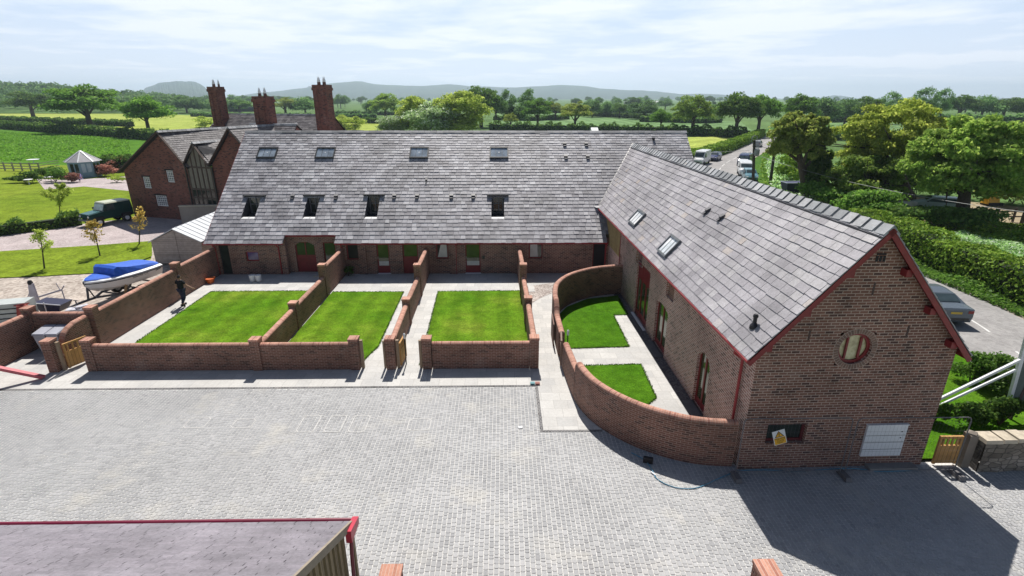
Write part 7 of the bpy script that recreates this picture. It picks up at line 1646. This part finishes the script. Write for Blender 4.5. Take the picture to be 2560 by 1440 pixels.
H_([(1225, 326), (1440, 330), (1700, 336), (1870, 345)], 2.4, 2.4, 80, .33, LF_DARK, "dark hedge just beyond the barn ridge below the crop field", 66, rag=.18)
H_([(1235, 300), (1330, 302), (1420, 298)], 2.2, 2.0, 45, .45, LF_DARK, "hedge behind the round field tree", 67); H_([(1420, 288), (1560, 294), (1640, 300)], 2.2, 2.2, 40, .5, LF_DARK, "broken hedge crossing the crop field", 68); H_([(1600, 304), (1760, 308), (1800, 306)], 2.6, 2.2, 40, .5, LF_DARK, "dark hedge left of the big lane trees", 69)
H_([(1240, 283), (1480, 282), (1640, 284)], 2.6, 2.4, 20, .7, LF_GREY, "hazy hedge far out across the middle fields", 70); H_([(2040, 306), (2200, 303), (2700, 312)], 3, 3.4, 40, .6, LF_GREY, "tall hazy hedge behind the right hand field", 71); H_([(2045, 350), (2110, 350), (2160, 352)], 1.6, 1.8, 80, .3, LF_DARK, "short dark hedge right of the bronze roadside oak", 72)
mkhedge("hedge", [G(1700, 416, -.1), G(1748, 400, -.1), G(1800, 384, -.1), G(1860, 360, -.1), G(1902, 341, -.1)], 2.0, 2.0, 190, .2, LF_HEDGE, "clipped olive hedge lining the left side of the lane", 73, rag=.05, group="lane hedges")
mkhedge("hedge", [(30.9, 44.5), (30.7, 42), (30.2, 36), (29.8, 30), (29.6, 24), (29.6, 14)], 2.0, 2.1, 700, .105, LF_HEDGE, "thick trimmed hedge along the far side of the near road", 74, rag=.06, group="lane hedges")
mkhedge("hedge", [(34.0, 75), (33.2, 64), (32.9, 58)], .5, .4, 60, .1, LF_MID, "low grass bank at the foot of the lane hedge", 75) if False else None
# ---- verge growth (cover no one could count)
def cover(name, pts, n, ls, mat_, seed, zs=(.1, .6), z0=-.06):
    rng = np.random.default_rng(seed); P = [np.array(p[:2]) for p in pts]; lo = np.min(P, 0); hi = np.max(P, 0); C = rng.random((n*3, 2))*(hi-lo)+lo
    ins = np.zeros(len(C), bool); j = len(P)-1
    for i in range(len(P)):
        a, b_ = P[i], P[j]; c_ = ((a[1] > C[:, 1]) != (b_[1] > C[:, 1])) & (C[:, 0] < (b_[0]-a[0])*(C[:, 1]-a[1])/(b_[1]-a[1]+1e-12)+a[0]); ins ^= c_; j = i
    C = C[ins][:n]; k = .55+.45*np.sin(C[:, 0]*1.3+seed)*np.sin(C[:, 1]*.9); z = z0+zs[0]+(zs[1]-zs[0])*rng.random(len(C))*k
    C3 = np.column_stack([C, np.maximum(z, z0+.03)]); V, F_ = leafcloud(C3, ls, rng, np.tile([0, 0, 1.], (len(C3), 1)), .4); o_ = npmesh(name, V, F_, mat_); o_['kind'] = 'stuff'; return o_
VP = [G(*p_, 0)[:2] for p_ in ((1905, 385), (1960, 352), (2010, 400), (2075, 500), (2110, 560), (1990, 560), (1905, 500), (1900, 440))]
cover("verge_grass", VP, 16000, .17, LF_HEDGE, 81, (.05, .45)); cover("cow_parsley", [G(*p_, 0)[:2] for p_ in ((1910, 410), (1950, 380), (1990, 430), (2035, 500), (2050, 520), (1985, 500), (1925, 470))], 6500, .15, LF_COW, 82, (.3, .8))
LV_ = offs(RC, -3.0), offs(RC, -4.6); i0 = [i for i, p in enumerate(RC) if p[1] > 90][0]; cover("cow_parsley", [tuple(p) for p in LV_[0][i0:i0+26]]+[tuple(p) for p in LV_[1][i0:i0+26][::-1]], 5000, .2, LF_COW, 83, (.2, .7))
cover("hedge_foot_growth", [(27.3, 18), (28.9, 18), (29.0, 30), (29.7, 40), (30.2, 52), (27.6, 48), (27.2, 34)], 15000, .10, LF_MID, 84, (.02, .55)); cover("cow_parsley", [(31.2, 22), (36, 20), (39, 34), (38, 42), (33.5, 40), (31.4, 30)], 17000, .11, LF_COW, 85, (.35, .95)); cover("rough_grass", [(31.2, 14), (44, 14), (52, 40), (46, 47), (34, 60), (31.6, 44)], 26000, .16, LF_HEDGE, 86, (.05, .5))
cover("field_tufts", [G(*p_, -.2)[:2] for p_ in ((0, 330), (320, 345), (330, 395), (0, 404))], 15000, .22, leafmat("dock leaves", (.05, .12, .01), (.07, .14, .015), (.10, .17, .03)), 87, (.02, .25), -.2)
# ragged turf edges
def fringe(pts, seed):
    rng = np.random.default_rng(seed); C = []
    for i in range(len(pts)-1):
        a, b_ = np.array(pts[i][:2]), np.array(pts[(i+1) % len(pts)][:2]); l_ = np.linalg.norm(b_-a); n = int(l_*90); t = rng.random(n)[:, None]; q_ = a+(b_-a)*t+rng.normal(0, .022, (n, 2)); C.append(np.column_stack([q_, .02+.03*rng.random(n)]))
    C = np.concatenate(C); V, F_ = leafcloud(C, .03, rng, np.tile([0, 0, 1.], (len(C), 1)), .5); o_ = npmesh("turf_edge", V, F_, LF_TURF); o_['kind'] = 'stuff'
LF_TURF = leafmat("turf blades", (.05, .12, .005), (.07, .15, .008), (.11, .17, .02), gain=1.2)
fringe([(-17.13, 20.3), (-17.2, 29.5), (-10.4, 29.55)], 1); fringe([(-10.0, 29.35), (-5.86, 29.3), (-5.75, 22.05), (-6.1, 20.6)], 2); fringe([(-3.84, 29.34), (1.1, 29.41), (-3.55, 20.2)][:2], 3); fringe([(-3.84, 29.34), (-3.6, 20.2)], 4)
fringe([(6.62, 28.5), (6.60, 25.65), (5.82, 25.61), (5.8, 21.86), (2.9, 21.7)], 5); fringe([(2.95, 20.04), (5.92, 20.15), (5.84, 17.42), (5.3, 16.9)], 6)
# ---- shrubs in the side garden
for i_, (x, y, rx, ry, h, lb, mt) in enumerate(((2425, 960, .75, .6, 1.5, "leafy laurel bush beside the gable's right eave", LF_MID), (2470, 965, .8, .6, 1.3, "laurel bush in the middle of the side garden row", LF_MID), (2515, 985, .8, .6, 1.3, "laurel bush nearest the site board", LF_DARK),
        (2360, 1075, .42, .3, .8, "small bush growing behind the orange side gate", LF_MID), (2455, 1082, .7, .4, .95, "leafy bush behind the stone wall's left half", LF_DARK), (2530, 1082, .7, .4, .95, "leafy bush behind the stone wall's right half", LF_DARK))):
    p = G(x, y, 0); bush(p[0], p[1]+(.5 if y > 1000 else 0), rx, ry, h, 3200, .055, mt, lb, 90+i_, z0=0.)
bush(*G(872, 690, 0)[:2], .32, .25, .6, 700, .05, LF_DARK, "small dark bush in the shade below the barn window", 98, z0=0.)
p_ = G(2447, 902, .9)
# ---- distant hedgerow trees, real and separate, thinning with distance
rs = random.Random(12); labs = {'round': "hazy rounded tree in the distant farmland", 'oakd': "dark distant tree in the farmland", 'airy': "thin hazy distant tree in the farmland", 'oak': "green distant tree in the farmland"}
def far(n, x0, x1, y0, y1, hmin=8, hmax=15, grp="far farmland trees"):
    for _ in range(n):
        x = rs.uniform(x0, x1); y = y0+(y1-y0)*rs.random()**1.3; b = G(x, y, -.3); k = rs.choice(('round', 'round', 'oakd', 'airy', 'oak')); s = rs.uniform(hmin, hmax)/9.8
        place(TPL[k], b[0], b[1], s*rs.uniform(.9, 1.5), rs.uniform(0, 6.28), labs[k], grp, sz=s, z=-.3)
far(62, 820, 1960, 253.5, 262); far(26, 560, 900, 256, 272); far(34, 1000, 1960, 262, 276, 7, 12); far(34, 1950, 2620, 252.5, 262); far(20, 1980, 2640, 262, 290, 8, 12); far(26, -40, 560, 260, 272, 9, 13)
for (x, y, w_, lb) in ((1352, 276, 10, "long pale roof far beyond the middle fields"), (1585, 266, 22, "white distant farm building left"), (1640, 263, 14, "small white distant building"), (1782, 292, 26, "grey barn roof behind the dark lane trees"), (1500, 330, 6, "small pale gable top just over the barn ridge")):
    p = G(x, y, -.3) if x != 1500 else G(1490, 345, -.2); fbn = root("distant_barn", tuple(p), lb, "building", "far farm buildings"); d_ = p[1]/1319; W2 = w_*d_*2; q = MB(); h1_ = .5 if x == 1500 else 4.
    q.box((p[0], p[1]+4, h1_/2), (W2, 8, h1_)); q.build("wall", M_CREAM, fbn); q = MB(); q.hexa([(p[0]-W2/2-.3, p[1]-.3, h1_), (p[0]+W2/2+.3, p[1]-.3, h1_), (p[0]+W2/2+.3, p[1]+8.3, h1_), (p[0]-W2/2-.3, p[1]+8.3, h1_), (p[0]-W2/2-.3, p[1]+3.9, h1_+2), (p[0]+W2/2+.3, p[1]+3.9, h1_+2), (p[0]+W2/2+.3, p[1]+4.1, h1_+2), (p[0]-W2/2-.3, p[1]+4.1, h1_+2)]); q.build("roof", plain("pale sheet roof", (.5, .52, .53), .5), fbn)
# castle tower stub on the distant hill
q = MB(); c_ = AY(776, 219, 5150); q.box((c_[0], c_[1], c_[2]-8), (30, 30, 40)); tag(q.build("hilltop_tower", plain("hazy stone", (.2, .2, .19), .9)), "tiny square tower on the ridge left of the tallest chimney", "tower")
# ---- wooded rise at the far left: one mass
rng = np.random.default_rng(8); sky_px = [(-700, 214), (-300, 206), (0, 206), (50, 207), (120, 209), (200, 211), (240, 220), (310, 224), (380, 226), (440, 231), (520, 236), (600, 247), (680, 252)]
def rise(px, Y):
    ty = np.interp(px, [p[0] for p in sky_px], [p[1] for p in sky_px]); d = (px-1280)/F_PX
    top = CAM_H+(244-ty)/F_PX*Y*1.06 if True else 0; k = np.clip((Y-400)/300., 0, 1); return np.maximum((top-13.)*k, -.3)
hb2 = MB(); pxs = np.linspace(-700, 680, 50); Ys = [390, 450, 520, 600, 690, 800]
def wpt(px, Y): x = (px-1280)/F_PX*Y*.94; return (x, Y, float(rise(px, min(Y, 700)))-(.0 if Y < 750 else 8))
for a, b_ in zip(Ys[:-1], Ys[1:]):
    for i in range(49): hb2.poly([wpt(pxs[i], a), wpt(pxs[i+1], a), wpt(pxs[i+1], b_), wpt(pxs[i], b_)])
struct(hb2.build("hill_ground", g_far, origin=(0, 0, 0), smooth=True))
C = []; Nn_ = []
for _ in range(1500):
    px = rng.uniform(-680, 640); Y = 400+310*rng.random()**.8; x, y, z = wpt(px, Y); h = rng.uniform(8.5, 13); r0 = rng.uniform(4, 6.5)
    if px > 480: h *= .8
    m_ = 46; d = rng.normal(size=(m_, 3)); d /= np.linalg.norm(d, axis=1)[:, None]; d[:, 2] = np.abs(d[:, 2])*.9-.1
    C.append(np.array([x, y, z+h*.45])+d*np.array([r0, r0, h*.55])*(.75+.3*rng.random((m_, 1)))); Nn_.append(d)
C = np.concatenate(C); Nn_ = np.concatenate(Nn_); V, F_ = leafcloud(C, 1.5, rng, Nn_, .65); wd_ = npmesh("far_wood", V, F_, LF_GREY); wd_['kind'] = 'stuff'

# ================================================================== AIR
hz_ = MB(); hz_.box((0, 3800, 88), (13800, 8600, 182)); hz_ob = hz_.build("haze", None or bpy.data.materials.new("haze"), origin=(0, 0, 0)); hm = hz_ob.data.materials[0]; hm.use_nodes = True; nt = hm.node_tree; nt.nodes.clear()
pv = nt.nodes.new('ShaderNodeVolumePrincipled'); pv.inputs['Color'].default_value = (.70, .87, 1, 1); pv.inputs['Density'].default_value = .00018; pv.inputs['Anisotropy'].default_value = .4
om_ = nt.nodes.new('ShaderNodeOutputMaterial'); nt.links.new(pv.outputs[0], om_.inputs['Volume']); hz_ob['kind'] = 'stuff'
